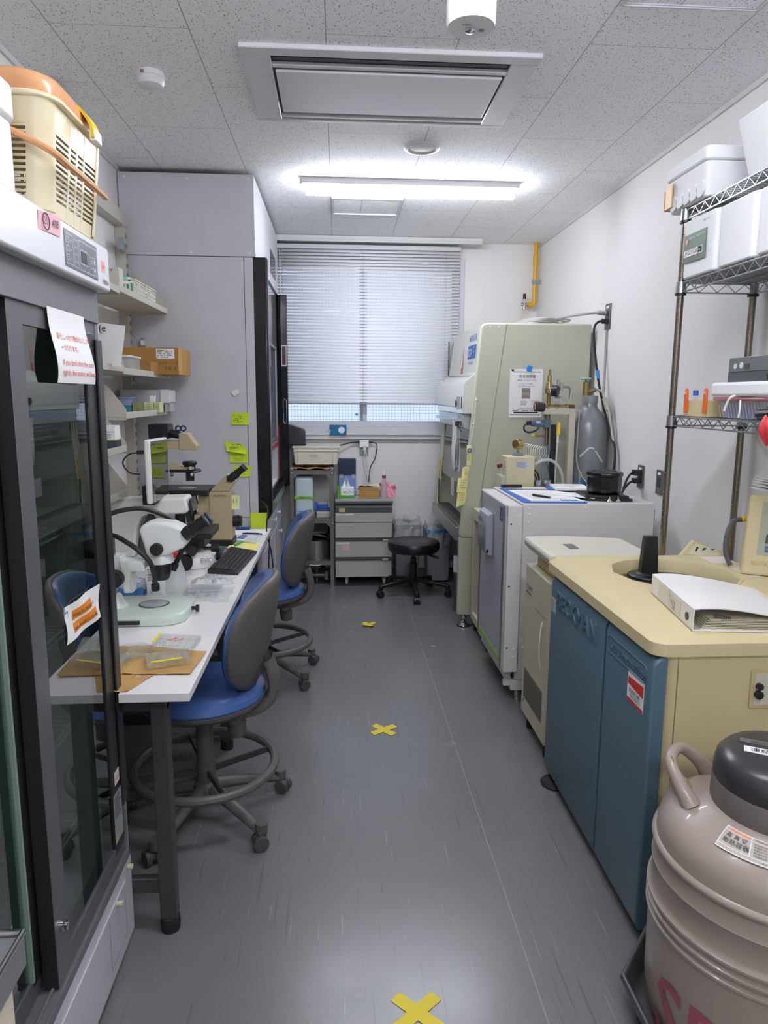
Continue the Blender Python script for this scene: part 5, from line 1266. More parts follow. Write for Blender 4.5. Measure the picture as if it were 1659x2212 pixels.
t = thing('water_tank', 'milky plastic water tank with a blue tap and green band on the steel rack', 'water tank', (-.26, 5.56, .545))
m = MB(); m.prism(rrect(-.335, -.188, 5.475, 5.66, .03, 6), 'z', .546, .875); obj('tank', m, mat('milky_tank', '#c9d9dc', .35, coat=.1), t, bevel=.022, seg=4)
m = MB(); m.box(-.337, 5.473, .700, -.186, 5.662, .722); bd = obj('green_band', m, mat('green_tape_band', '#8ccb3c', .5), t)
m = MB(); m.text('超純水 250mL', .016, (-.30, 5.4725, .706), (1,0,0), (0,0,1)); obj('lettering', m, ink, bd)
m = MB(); m.cyl((-.262, 5.475, .585), (-.262, 5.43, .585), .011); m.cyl((-.262, 5.44, .60), (-.262, 5.44, .555), .012, .009); m.box(-.305, 5.435, .605, -.250, 5.447, .612)
obj('tap', m, mat('bright_blue_tap', '#2f9be6', .35), t, bevel=.002)
t = thing('tip_rack', 'dark blue pipette tip rack on a white one beside the milky tank', 'tip rack', (-.11, 5.56, .545))
m = MB(); m.box(-.165, 5.50, .546, -.055, 5.60, .60); obj('white_rack', m, mat('tip_white', '#cfd4d2', .5), t, bevel=.002)
m = MB(); m.box(-.168, 5.497, .60, -.052, 5.603, .617); obj('blue_lid', m, mat('slate_blue', '#43547e', .4), t, bevel=.002)
m = MB()
for k in range(8): m.box(-.163+.0135*k, 5.4985, .55, -.153+.0135*k, 5.4998, .585)
obj('tip_rows', m, mat('tip_grey', '#aab3ae', .5), t)
t = thing('blue_tip_box', 'bright blue tip box with a clear lid, on top of the white tip rack', 'tip box', (-.12, 5.56, .617))
m = MB(); m.box(-.158, 5.505, .618, -.075, 5.59, .648); obj('tray', m, mat('royal_blue_plastic', '#2f52b8', .35), t, bevel=.002)
m = MB(); m.box(-.155, 5.507, .648, -.078, 5.588, .675); obj('clear_lid', m, milky, t, bevel=.003)
m = MB(); m.box(-.182, 5.52, .60, -.160, 5.58, .665); obj('blue_box', m, mat('mid_blue_plastic', '#3c6cc2', .35), label='narrow blue box squeezed between the tank and the tip racks', cat='box', bevel=.002)
t = thing('stock_pot', 'shiny steel stock pot with a tilted lid on the lower rack shelf', 'pot', (-.17, 5.6, .205))
m = MB(); m.lathe([(0, .204), (.112, .204), (.115, .21), (.115, .36), (.119, .362), (.112, .362), (.11, .22), (0, .22)], (-.175, 5.60, 0), 40); obj('pot', m, steel, t)
m = MB(); m.lathe([(.118, 0), (.122, .004), (.08, .018), (0, .022)], (0,0,0), 36); rot = Matrix.Rotation(.16, 3, 'Y'); m.v = [rot @ v_ + Vector((-.155, 5.60, .372)) for v_ in m.v]; obj('lid', m, chrome, t)
t = thing('dark_crate', 'dark plastic bottle crate hanging behind the pot lid on the rack', 'crate', (-.2, 5.7, .40))
m = MB(); m.box(-.33, 5.64, .385, -.07, 5.76, .535); obj('crate', m, mat('dark_smoked', '#282c30', .25), t, bevel=.01)
t = thing('pump_fittings', 'pile of small metal fittings and hoses on the floor under the rack', 'fittings', (-.15, 5.6, 0))
m = MB(); m.cyl((-.22, 5.55, .001), (-.22, 5.55, .07), .03); m.cyl((-.20, 5.53, .075), (-.08, 5.52, .075), .018); m.cyl((-.09, 5.52, .04), (-.09, 5.52, .11), .022); m.cyl((-.17, 5.56, .001), (-.17, 5.56, .12), .012); m.cyl((-.30, 5.60, .04), (-.24, 5.58, .05), .014)
obj('metal_fittings', m, mat('dull_metal', '#8b867c', .3, .8), t)
m = MB(); m.tube([(-.33, 5.62, .015), (-.25, 5.6, .12), (-.14, 5.6, .14), (-.08, 5.62, .016)], .012, 8); obj('hose', m, black_m, t)

t = thing('storage_bin', 'cream plastic container with red lettering on top of the steel rack', 'bin', (-.165, 5.6, .93))
m = MB()
vs_o = [rrect(-.165-a, -.165+a, 5.60-b, 5.60+b, .015, 3) for a, b in ((.165, .12), (.178, .13), (.172, .124), (.158, .113))]; zz = (.972, 1.105, 1.105, .978); n_ = len(vs_o[0])
m.add([(p[0], p[1], zz[i]) for i, lp in enumerate(vs_o) for p in lp], [(i*n_+k, i*n_+(k+1) % n_, (i+1)*n_+(k+1) % n_, (i+1)*n_+k) for i in range(3) for k in range(n_)] + [tuple(range(n_-1, -1, -1)), tuple(3*n_+k for k in range(n_))])
binm = mat('cream_bin_plastic', '#ddd8c6', .5)
for z, e in ((1.10, .184), (1.075, .180)): m.prism(rrect(-.165-e, -.165+e, 5.60-.136, 5.60+.136, .012, 3), 'z', z, z+.007) if z > 1.09 else m.box(-.165-e, 5.4655, z, -.165+e, 5.474, z+.004)
for x in (-.30, -.165, -.03): m.box(x-.0025, 5.464, 1.077, x+.0025, 5.474, 1.1)
m.box(-.302, 5.466, .975, -.297, 5.48, 1.08); m.box(-.035, 5.466, .975, -.03, 5.48, 1.08)
obj('bin', m, binm, t)
m = MB(); m.text('TAITEC', .020, (-.215, 5.4655, 1.035), (1,0,0), (0,0,1), .0015); obj('lettering', m, mat('maroon_lettering', '#8c2b2b', .6), t)
m = MB(); m.surf(lambda u, v: (-.36+.31*u, 5.44+.28*v, .9315+.012*abs(math.sin(u*7+v*2))*(1-v*.6)+.004), 16, 6, .004); obj('kraft_paper', m, kraft, label='crumpled brown paper between the steel rack and the cream container', cat='paper')
t = thing('small_printer', 'small black sloped printer on top of the cream container', 'printer', (-.34, 5.55, 1.115))
m = MB(); m.prism([(-.44, 1.118), (-.256, 1.118), (-.254, 1.215), (-.262, 1.235), (-.44, 1.30)], 'y', 5.615, 5.75); obj('case', m, mat('printer_black', '#262a2e', .35), t, bevel=.004)
m = MB()
for k in range(6): m.box(-.298, 5.6135, 1.20+.006*k, -.262, 5.615, 1.203+.006*k)
m.box(-.40, 5.612, 1.262, -.365, 5.615, 1.275)
obj('vents', m, mat('vent_grey', '#55595c', .4), t)
m = MB(); m.box(-.36, 5.62, 1.1075, -.25, 5.72, 1.119); obj('feet', m, black_m, t)

# drawer cabinet
t = thing('drawer_cabinet', 'grey steel drawer cabinet on casters below the window', 'cabinet', (.205, 5.6, 0))
dcm = mat('grey_drawer_enamel', '#b4b2aa', .45); ddk = mat('dark_green_grey_trim', '#4c5454', .4)
X0, X1, Y0, Y1 = -.018, .428, 5.42, 5.78
m = MB(); m.box(X0+.004, Y0+.02, .078, X1-.004, Y1, .66); obj('body', m, dcm, t)
m = MB(); m.box(X0-.002, Y0-.01, .672, X1+.004, Y1, .702); tp = obj('top', m, mat('grey_worktop', '#a9aaa8', .35), t, bevel=.003)
m = MB(); m.box(X0, Y0+.004, .655, X1, Y0+.02, .672); obj('dark_gap', m, black, t)
m = MB(); m.box(X0-.002, Y0-.012, .672, X1+.004, Y0-.009, .69); obj('edge_strip', m, ddk, tp)
for i, (z0, z1, st, tab) in enumerate(((.523, .602, (.605, .64), 'L'), (.398, .517, None, None), (.243, .372, (.375, .392), 'R'), (.082, .215, (.218, .236), 'R'))):
    m = MB(); m.box(X0, Y0, z0, X1-.002, Y0+.018, z1); dr = obj('drawer', m, dcm, t, bevel=.002)
    if st:
        m = MB(); m.box(X0, Y0-.006, st[0], X1-.002, Y0+.016, st[1]); m.box(X0, Y0-.010, st[1]-.006, X1-.002, Y0, st[1]); obj('handle_strip', m, ddk, dr, bevel=.001)
        m = MB(); a = X0+.03 if tab == 'L' else X1-.075; m.box(a, Y0-.0115, st[0]+.001, a+.045, Y0-.005, st[1]-.002); obj('catch_tab', m, mat('beige_catch', '#cbb98b', .45), dr, bevel=.001)
    if i < 3:
        m = MB(); m.box(X0+.012, Y0-.001, z1-.022, X0+.14-.03*(i == 2), Y0-.0001, z1-.010); o = obj('name_label', m, paper if i != 1 else mat('grey_label', '#c9c8c4', .6), dr)
        m = MB(); m.text(('プラスチックシャーレ', 'ガラスシャーレ 小物', 'ピペットチップ')[i], .0098, (X0+.018, Y0-.0012, z1-.0195), (1,0,0), (0,0,1)); obj('lettering', m, mat('grey_ink', '#55555a', .8), o)
    if i == 2:
        m = MB(); m.slab([(X0+.06, Y0-.002, .300), (X0+.11, Y0-.002, .302), (X0+.11, Y0-.003, .337), (X0+.06, Y0-.002, .335)], (0, .001, 0)); o = obj('pink_note', m, pink, dr)
        m = MB(); m.text('Stain-', .011, (X0+.068, Y0-.0035, .322), (1,0,0), (0,0,1)); m.text('ing', .011, (X0+.075, Y0-.0035, .308), (1,0,0), (0,0,1)); obj('writing', m, red_i, o)
for x in (.06, .36):
    m = MB(); m.cyl((x, 5.50, .03), (x+.02, 5.50, .03), .028); m.box(x-.004, 5.48, .04, x+.024, 5.52, .08); obj('caster', m, mat('caster_grey', '#b0b4b4', .4), t)
t = thing('tissue_box', 'green and white wipe box with a tissue sticking up on the drawer cabinet', 'tissue box', (.08, 5.52, .702))
m = MB(); m.box(.0, 5.47, .703, .13, 5.60, .785); obj('carton', m, paper, t, bevel=.001)
grn = mat('box_green', '#4d9a32', .6)
m = MB(); m.box(-.001, 5.469, .703, .026, 5.601, .786); m.box(.026, 5.469, .706, .131, 5.4695, .73); obj('green_print', m, grn, t)
m = MB(); m.text('キムワイプ', .022, (.042, 5.4692, .745), (1,0,0), (0,0,1)); obj('lettering', m, ink, t)
m = MB(); m.surf(lambda u, v: (.035+.075*u+.02*(v)*(.5-u), 5.53+.02*math.sin(u*7), .784+.095*v*(1-1.6*abs(u-.45))+.0), 10, 6, .001); obj('tissue', m, paper, t)
t = thing('blue_box', 'dark blue over light blue instrument box standing behind the wipe box', 'box', (.07, 5.68, .702))
m = MB(); m.box(.012, 5.64, .703, .148, 5.78, .86); obj('lower_box', m, mat('light_blue_box', '#6f93cc', .5), t, bevel=.002)
m = MB(); m.box(.010, 5.70, .86, .150, 5.782, .995); obj('upright_lid', m, mat('navy_box', '#1f2c48', .45), t, bevel=.002)
m = MB(); m.box(.016, 5.638, .845, .045, 5.641, .875); m.box(.115, 5.638, .845, .144, 5.641, .875); m.text('Lab', .014, (.02, 5.699, .97), (0,0,1), (-1,0,0)); obj('clasps', m, mat('clasp_silver', '#b7bcc4', .3, .6), t)
t = thing('paper_towel_stack', 'brown block of folded paper towels on the drawer cabinet', 'paper towels', (.24, 5.55, .702))
m = MB()
for k in range(6): m.box(.166+.001*(k % 2), 5.48-.001*(k % 3), .703+.0152*k, .326+.001*(k % 3), 5.60, .7175+.0152*k)
obj('towels', m, kraft, t, bevel=.002)
m = MB(); m.surf(lambda u, v: (.160+.172*u, 5.475+.125*v, .797+.008*math.sin(u*5+v*3)+.004*math.sin(u*14)), 12, 8, .002); obj('top_sheet', m, mat('crumpled_offwhite', '#d9d3c8', .7), t)
t = thing('spray_bottle', 'clear wash bottle with a red collar on the drawer cabinet', 'bottle', (.37, 5.53, .702))
m = MB(); m.lathe([(0, 0), (.030, 0), (.031, .01), (.024, .07), (.016, .12), (.014, .155), (0, .155)], (.368, 5.52, .703), 24); obj('body', m, milky, t)
m = MB(); m.lathe([(0, .155), (.015, .155), (.015, .178), (0, .178)], (.368, 5.52, .703), 20); obj('collar', m, mat('dark_red_cap', '#9c1f2a', .4), t)
m = MB(); m.cyl((.368, 5.52, .881), (.368, 5.52, .905), .009); m.cyl((.368, 5.52, .905), (.368, 5.52, .918), .006); obj('nozzle', m, paper, t)
t = thing('pink_bag', 'crumpled pink and white plastic bag at the right end of the drawer cabinet', 'bag', (.41, 5.62, .702))
m = MB(); m.surf(lambda u, v: (.335+.13*u+.006*math.sin(v*13), 5.56+.10*math.sin(u*PI)*v+.01*math.sin(u*19+v*7), .703+.115*v*(1-.25*math.sin(u*6)**2)), 16, 10, .001); obj('film', m, mat('pink_bag_film', '#ec9db0', .4, bump=.6, bscale=60), t, angle=25)
m = MB(); m.lathe([(0, .0), (.018, 0), (.021, .010), (.012, .018), (0, .02)], (.152, 5.475, .703), 20); m.lathe([(.02, .03), (.024, .035), (.024, .065), (.021, .07), (0, .07)], (.16, 5.50, .703), 20)
obj('weighing_cup', m, milky, label='small milky cups in front of the wipe box and paper towels', cat='cup')

def trash(x0, x1, y0, y1, h, label, band=None):
    t = thing('trash_bin', label, 'bin', ((x0+x1)/2, (y0+y1)/2, 0))
    cx_, cy_ = (x0+x1)/2, (y0+y1)/2; hx, hy = (x1-x0)/2, (y1-y0)/2
    lv = ((.80, .02), (.82, .03), (.98, h-.03), (1.02, h-.03), (1.02, h), (.96, h), (.80, .04)); n_ = 24
    L_ = [rrect(cx_-hx*s, cx_+hx*s, cy_-hy*s, cy_+hy*s, .03, 5) for s, z in lv]; n_ = len(L_[0])
    m = MB(); m.add([(p[0], p[1], lv[i][1]) for i, lp in enumerate(L_) for p in lp], [(i*n_+k, i*n_+(k+1) % n_, (i+1)*n_+(k+1) % n_, (i+1)*n_+k) for i in range(len(lv)-1) for k in range(n_)] + [tuple(range(n_-1, -1, -1)), tuple((len(lv)-1)*n_+k for k in range(n_))])
    for k in range(5):
        x = x0+hx*.3+hx*1.4*k/4; m.box(x-.003, y0+.012, .06, x+.003, y0+hy*.12, h-.06)
    obj('bucket', m, mat('grey_bucket_plastic', '#96989a', .5), t)
    rd = random.Random(x0)
    def fn(u, v):
        a = u*2*PI; s = 1.06+.05*math.sin(a*9+v*4)+.03*math.sin(a*17); z = h+.03-.17*v+.02*math.sin(a*5)
        if v < .15: s -= .10
        cxx = math.cos(a); sxx = math.sin(a); q = 1/max(abs(cxx), abs(sxx))**.8
        return (cx_+hx*s*cxx*q*.98, cy_+hy*s*sxx*q*.98, z)
    obj('liner_bag', MB().surf(fn, 60, 7, .0008), bag, t, angle=25)
    if band:
        m = MB(); n2 = 40
        A = rrect(cx_-hx*1.04, cx_+hx*1.04, cy_-hy*1.04, cy_+hy*1.04, .03, 5); B2 = rrect(cx_-hx*1.0, cx_+hx*1.0, cy_-hy*1.0, cy_+hy*1.0, .03, 5); n_ = len(A)
        m.add([(p[0], p[1], h-.028) for p in A]+[(p[0], p[1], h-.004) for p in A]+[(p[0], p[1], h-.004) for p in B2]+[(p[0], p[1], h-.028) for p in B2], [(a*n_+k, a*n_+(k+1) % n_, ((a+1) % 4)*n_+(k+1) % n_, ((a+1) % 4)*n_+k) for a in range(4) for k in range(n_)])
        obj('blue_band', m, mat('blue_band', '#3e97d8', .4), t)
    return t
trash(.450, .672, 5.50, 5.74, .485, 'grey waste bin with a clear liner beside the drawer cabinet')
trash(.712, .925, 5.50, 5.74, .445, 'grey waste bin with a clear liner and a blue band, behind the black stool', True)
t = thing('steel_trash_can', 'round steel waste can with a white bag tucked behind the tall cabinet leg', 'bin', (.93, 4.78, 0))
m = MB(); m.lathe([(0, .0), (.11, .0), (.112, .02), (.108, .03), (.108, .33), (.104, .33), (.10, .02)], (.925, 4.77, 0), 36); obj('can', m, mat('bronze_steel', '#8d8677', .3, .8), t)
m = MB(); m.surf(lambda u, v: (.925+(.112+.004*math.sin(u*40))*math.cos(u*2*PI), 4.77+(.112+.004*math.sin(u*33))*math.sin(u*2*PI), .40-.12*v+.008*math.sin(u*25)), 48, 5, .001); obj('liner_bag', m, mat('white_bag', '#dcdde2', .5), t)

# black stool
t = thing('round_stool', 'round black stool with a five-legged caster base in front of the waste bins', 'stool', (.575, 5.20, 0)); ORG[t] = Vector((0,0,0))
t.rotation_euler = (0, 0, .0001)
for k in range(5):
    a = math.radians(-90+72*k); c, s = math.cos(a), math.sin(a)
    m = MB(); m.slab([(.02*c-.018*s, .02*s+.018*c, .105), (.02*c+.018*s, .02*s-.018*c, .105), (.27*c+.013*s, .27*s-.013*c, .068), (.27*c-.013*s, .27*s+.013*c, .068)], (0, 0, .026)); m.cyl((.265*c, .265*s, .092), (.265*c, .265*s, .055), .018)
    lg = obj('leg', m, black, t, bevel=.006)
    wx, wy = -s, c; px, py = .27*c, .27*s
    m = MB()
    for sg in (-1, 1): m.cyl((px+wx*sg*.007, py+wy*sg*.007, .0265), (px+wx*sg*.024, py+wy*sg*.024, .0265), .026, n=20)
    m.cyl((px-wx*.02, py-wy*.02, .034), (px+wx*.02, py+wy*.02, .034), .022, n=16)
    obj('caster', m, black, lg, bevel=.002)
m = MB(); m.cyl((0,0,.07), (0,0,.13), .035); m.cyl((0,0,.12), (0,0,.25), .028); m.cyl((0,0,.25), (0,0,.29), .022); m.cyl((0,0,.29), (0,0,.335), .013); obj('gas_column', m, black, t, bevel=.003)
m = MB(); m.tube([(.0, .0, .335), (.08, -.03, .33), (.13, -.05, .31), (.18, -.07, .30)], .006, 8); m.cyl((.12, -.045, .315), (.185, -.07, .297), .010); obj('lever', m, black, t)
m = MB(); m.lathe([(0, .335), (.15, .335), (.185, .345), (.198, .365), (.199, .395), (.190, .415), (.16, .424), (0, .426)], n=48); obj('seat', m, mat('black_leatherette', '#131417', .32, bump=.1), t)

# ================================================================== BIOSAFETY CABINET
t = thing('biosafety_cabinet', 'tall grey-green biosafety cabinet with sloping front on the right near the window', 'cabinet', (1.2, 5.0, 0))
BY0, BY1 = 4.40, 5.60
m = MB(); side = [(.895, .66), (.80, .64), (.788, .62), (.893, 1.90), (.915, 1.945), (1.585, 1.95), (1.585, .60), (.90, .60)]
side = [(.780, .615), (.800, .60), (1.585, .60), (1.585, 1.95), (.925, 1.95), (.900, 1.942), (.885, 1.925)]
for a, b in ((BY0, BY0+.035), (BY1-.035, BY1)): obj('side_panel', MB().prism(side, 'y', a, b), bsc_c, t, bevel=.012, seg=3)
# seam on side panel
m = MB(); m.slab([(1.045, BY0-.0008, 1.945), (1.048, BY0-.0008, 1.945), (.885, BY0-.0008, .62), (.882, BY0-.0008, .62)], (0, .001, 0)); obj('side_seam', m, mat('seam_dark', '#77775f', .6), t)
m = MB(); m.lathe([(0, -.003), (.004, -.002), (.005, 0)], (.945, BY0, 1.925), 10, 'y'); m.lathe([(0, -.003), (.004, -.002), (.005, 0)], (1.0, BY0, 1.925), 10, 'y'); obj('rivets', m, white, t)
def sx_at(z): return .780+(z-.615)*(.885-.780)/(1.925-.615)
m = MB(); m.add([(sx_at(1.60)+.01, BY0+.035, 1.60), (sx_at(1.93)+.005, BY0+.035, 1.945), (sx_at(1.93)+.005, BY1-.035, 1.945), (sx_at(1.60)+.01, BY1-.035, 1.60),
               (1.58, BY0+.035, 1.60), (1.58, BY0+.035, 1.945), (1.58, BY1-.035, 1.945), (1.58, BY1-.035, 1.60)], [(0,1,2,3), (4,7,6,5), (0,4,5,1), (1,5,6,2), (2,6,7,3), (3,7,4,0)])
hp = obj('upper_housing', m, mat('grey_green_gloss', '#c6c7b6', .14, coat=.3), t)
m = MB(); m.box(1.50, BY0+.035, .62, 1.58, BY1-.035, 1.60); m.box(.86, BY0+.035, .60, 1.50, BY1-.035, .64); obj('work_chamber', m, mat('chamber_steel', '#d4d3cc', .35, .1), t)
m = MB(); m.box(.762, BY0+.04, .575, .79, BY1-.04, .665); m.prism([(.79, .665), (.90, .655), (.90, .60), (.79, .60)], 'y', BY0+.04, BY1-.04); obj('front_grille_bar', m, steel, t, bevel=.002)
m = MB()
for k in range(7): m.box(.80+.014*k, BY0+.06, .660, .806+.014*k, BY1-.06, .6665)
obj('grille_slots', m, mat('slot_grey', '#6d6b68', .4, .5), t)
# light box
m = MB(); lb_p = [(.700+.09, 1.392), (.7+.09, 1.575), (.81, 1.605), (.872, 1.655), (.895, 1.655), (.87, 1.392)]
m.prism(lb_p, 'y', BY0+.012, BY1-.04); lb = obj('light_box', m, mat('light_box_gloss', '#d8d9cd', .08, coat=.5), t, bevel=.003)
m = MB(); m.slab([(.7885, 4.56, 1.415), (.7885, 4.66, 1.415), (.7885, 4.66, 1.50), (.7885, 4.56, 1.50)], (.0012, 0, 0)); m.slab([(.7885, 4.46, 1.42), (.7885, 4.49, 1.42), (.7885, 4.49, 1.50), (.7885, 4.46, 1.50)], (.0012, 0, 0)); obj('control_panel', m, mat('control_grey', '#a2a3a0', .3), lb)
m = MB(); m.lathe([(0, 0), (.020, 0), (.024, .004)], (.782, 4.675, 1.455), 24, 'x'); m.box(.786, 4.47, 1.43, .788, 4.48, 1.495); obj('dial', m, black, lb)
m = MB(); m.prism([(.792, 1.392), (.800, 1.30), (.845, 1.285), (.862, 1.392)], 'y', BY0+.06, BY1-.10); obj('visor_housing', m, mat('pale_grey_green', '#c2cac3', .25), t, bevel=.006)
m = MB(); m.slab([(.758, BY0+.03, 1.385), (.758, BY1-.2, 1.36), (.758, BY1-.2, 1.335), (.758, BY0+.03, 1.36)], (.003, 0, 0)); obj('acrylic_visor', m, glass('blue_acrylic', '#dbe6f6', .3, '#dfe8f6'), t)
m = MB(); m.box(.80, BY0+.05, .92, .806, BY1-.05, 1.39); m.v = [Vector((sx_at(v_.z)+.012+(v_.x-.80), v_.y, v_.z)) for v_ in m.v]
obj('sash_glass', m, glass('sash_glass', '#e8eee8', ior=2.0), t)
m = MB()
for y in (BY1-.075, BY1-.115):
    m.slab([(sx_at(.66)+.005, y, .66), (sx_at(.66)+.005, y+.018, .66), (sx_at(1.39)+.005, y+.018, 1.39), (sx_at(1.39)+.005, y, 1.39)], (.012, 0, 0))
obj('sash_rails', m, mat('sash_rail_cream', '#d7d6b8', .3), t)
m = MB(); m.slab([(sx_at(.86)-.002, BY1-.105, .88), (sx_at(.86)-.002, BY1-.078, .88), (sx_at(1.02)-.002, BY1-.078, 1.02), (sx_at(1.02)-.002, BY1-.105, 1.02)], (.004, 0, 0)); obj('yellow_rail_mark', m, yellow, t)
m = MB()
for y, z in ((5.30, .885), (4.68, .865)): m.cyl((sx_at(z)-.005, y-.03, z), (sx_at(z)-.005, y+.03, z), .006); m.cyl((sx_at(z)+.01, y, z), (sx_at(z)-.008, y, z), .005)
obj('sash_knobs', m, steel, t)
m = MB(); m.slab([(sx_at(.78)+.004, 5.47, .68), (sx_at(.78)+.004, 5.50, .68), (sx_at(.78)+.004, 5.50, .86), (sx_at(.78)+.004, 5.47, .86)], (.006, 0, 0)); obj('counterweight', m, mat('dark_gunmetal', '#444446', .35, .6), t)
# lettering on sloping upper front
def ux(z): return sx_at(z)+.006-.0012
m = MB(); U = (ux(1.9)-ux(1.7), 0, .2)
m.text('HITACHI', .062, (ux(1.855), 4.76, 1.855), (0,-1,0), U); m.text('Class II Type A2', .026, (ux(1.71), 4.75, 1.71), (0,-1,0), U); obj('lettering', m, blue_i, hp)
m = MB(); m.slab([(ux(1.745), 4.78, 1.745), (ux(1.745), 4.52, 1.745), (ux(1.83), 4.52, 1.83), (ux(1.83), 4.78, 1.83)], (-.0006, 0, 0)); q = obj('blue_plate', m, blue_i, hp)
m = MB(); m.text('SCV', .075, (ux(1.755)-.001, 4.77, 1.758), (0,-1,0), U); m.text('series', .02, (ux(1.81)-.001, 4.60, 1.81), (0,-1,0), U); m.text('1308', .02, (ux(1.78)-.001, 4.60, 1.78), (0,-1,0), U); obj('plate_text', m, paper, q)
m = MB(); m.slab([(ux(1.70), 4.99, 1.70), (ux(1.70), 4.95, 1.70), (ux(1.83), 4.95, 1.83), (ux(1.83), 4.99, 1.83)], (-.0006, 0, 0)); q = obj('pink_tag', m, mat('pink_pale_tag', '#edc7c9', .6), hp)
m = MB(); m.slab([(ux(1.65)-.0003, 5.0, 1.65), (ux(1.65)-.0003, 4.95, 1.65), (ux(1.70)-.0003, 4.95, 1.70), (ux(1.70)-.0003, 5.0, 1.70)], (-.0006, 0, 0)); m.text('済', .035, (ux(1.76)-.001, 4.985, 1.76), (0,-1,0), U); obj('red_tag', m, mat('coral_tag', '#e8767a', .6), hp)
m = MB(); m.box(.868, BY1-.04, 1.66, .876, BY1-.028, 1.92); obj('front_edge_gap', m, black, t)
# stand
m = MB(); m.prism(rrect(.782, .878, BY0+.003, BY0+.06, .015), 'z', .085, .60); m.prism(rrect(1.50, 1.58, BY0+.003, BY0+.06, .01), 'z', .085, .60)
m.prism(rrect(.96, 1.03, BY1-.06, BY1-.003, .015), 'z', .085, .60); m.prism(rrect(1.50, 1.58, BY1-.06, BY1-.003, .01), 'z', .085, .60); m.box(1.5, BY0+.02, .15, 1.55, BY1-.02, .20); m.box(.85, BY0+.01, .12, 1.52, BY0+.04, .17); m.box(.85, BY1-.04, .12, 1.52, BY1-.01, .17)
obj('stand', m, bsc_c, t, bevel=.002)
for x_, y in ((.83, BY0+.035), (.995, BY1-.035)):
    m = MB(); m.cyl((x_, y, .03), (x_, y, .09), .010); m.cyl((x_, y, .055), (x_, y, .065), .020, n=6); m.lathe([(0, .035), (.012, .032), (.035, .008), (.038, 0), (0, 0)], (x_, y, 0), 28); f = obj('levelling_foot', m, chrome, t)
    m = MB(); m.lathe([(0, .006), (.043, .006), (.045, 0), (0, 0)], (x_, y, 0), 28); obj('foot_pad', m, black_m, f)
# chain and dial on near side front
m = MB(); m.tube([(.868, BY0-.004, 1.50), (.862, BY0-.008, 1.42), (.857, BY0-.006, 1.34), (.848, BY0-.01, 1.27), (.838, BY0-.008, 1.21)], .0045, 7)
for z, x in ((1.48, .868), (1.39, .862), (1.33, .852), (1.26, .845)): m.lathe([(0, -.010), (.007, 0), (0, .010)], (x, BY0-.008, z), 8)
cc = obj('pull_chain', m, mat('white_cord_plastic', '#dcdbd4', .5), label='white pull cord with a round dial hanging on the near corner of the biosafety cabinet', cat='cord')
m = MB(); m.lathe([(0, -.012), (.018, -.012), (.02, 0)], (.832, BY0-.002, 1.165), 22, 'y'); obj('timer_dial', m, mat('dial_offwhite', '#c9c9bf', .4), cc)
m = MB(); m.ring((.832, BY0-.015, 1.165), .011, .003, 18, 6, 'y'); obj('dial_face_ring', m, mat('dial_dark', '#4c4c48', .4), cc)
# papers clipped on the light box
t2 = thing('clipped_papers', 'bunch of white papers hanging from a black clip under the light box', 'papers', (.78, 4.5, 1.0))
for k in range(4):
    m = MB(); m.surf(lambda u, v, k=k: (.775-.006*k+.004*math.sin(v*6+k), 4.43+.013*k+.17*u*(1-.25*(1-v)), 1.02+.008*k+.31*v+.02*math.sin(u*4+k)), 6, 8, .0006); obj('sheet', m, paper, t2)
m = MB(); m.box(.748, 4.44, 1.315, .785, 4.47, 1.345); m.tube([(.766, 4.44, 1.33), (.772, 4.42, 1.30), (.782, 4.41, 1.28)], .003, 6); obj('clip', m, black, t2)
m = MB(); m.surf(lambda u, v: (.772, 4.60+.12*u, .84+.12*v), 2, 2, .0008); obj('pink_sheet', m, mat('faint_pink_paper', '#e3c8cc', .7), label='pale pink sheet behind the yellow notes on the sash', cat='paper')
for k, (z1, z0, w_, lb) in enumerate(((1.20, 1.07, .03, 'pale yellow narrow note, top of the row down the cabinet edge'), (1.07, .985, .045, 'pale yellow note, second from the top down the cabinet edge'), (.99, .90, .065, 'pale yellow note, third down, sticking out widest'), (.91, .82, .06, 'pale yellow note at the bottom of the row, by the grille'))):
    tt = thing('sticky_note', lb, 'sticky note', (.80, BY0-.01, z0))
    x1 = sx_at((z0+z1)/2)+.024
    m = MB(); m.surf(lambda u, v, z0=z0, z1=z1, w_=w_, x1=x1, k=k: (x1-w_*(1-u)-.012*(1-v)*(k > 0), BY0-.003-.02*(1-u)*(1-v), z0+(z1-z0)*v-.014*(1-u)*(k % 2)), 4, 5, .0005); obj('sheet', m, post_p, tt)
    m = MB(); scribble(m, (x1-w_*.8, BY0-.014, z0+.02), (1,0,0), (0,0,1), w_*.6, (z1-z0)*.5, 3, seed=k+40); obj('handwriting', m, mat('faint_ink', '#b9b67c', .8), tt)
m = MB(); m.box(.90, 4.62, .668, .98, 4.70, .74); obj('reagent_box', m, mat('dark_green_box', '#2f5a50', .5), label='dark green box inside the biosafety cabinet behind the grille', cat='box', bevel=.002)
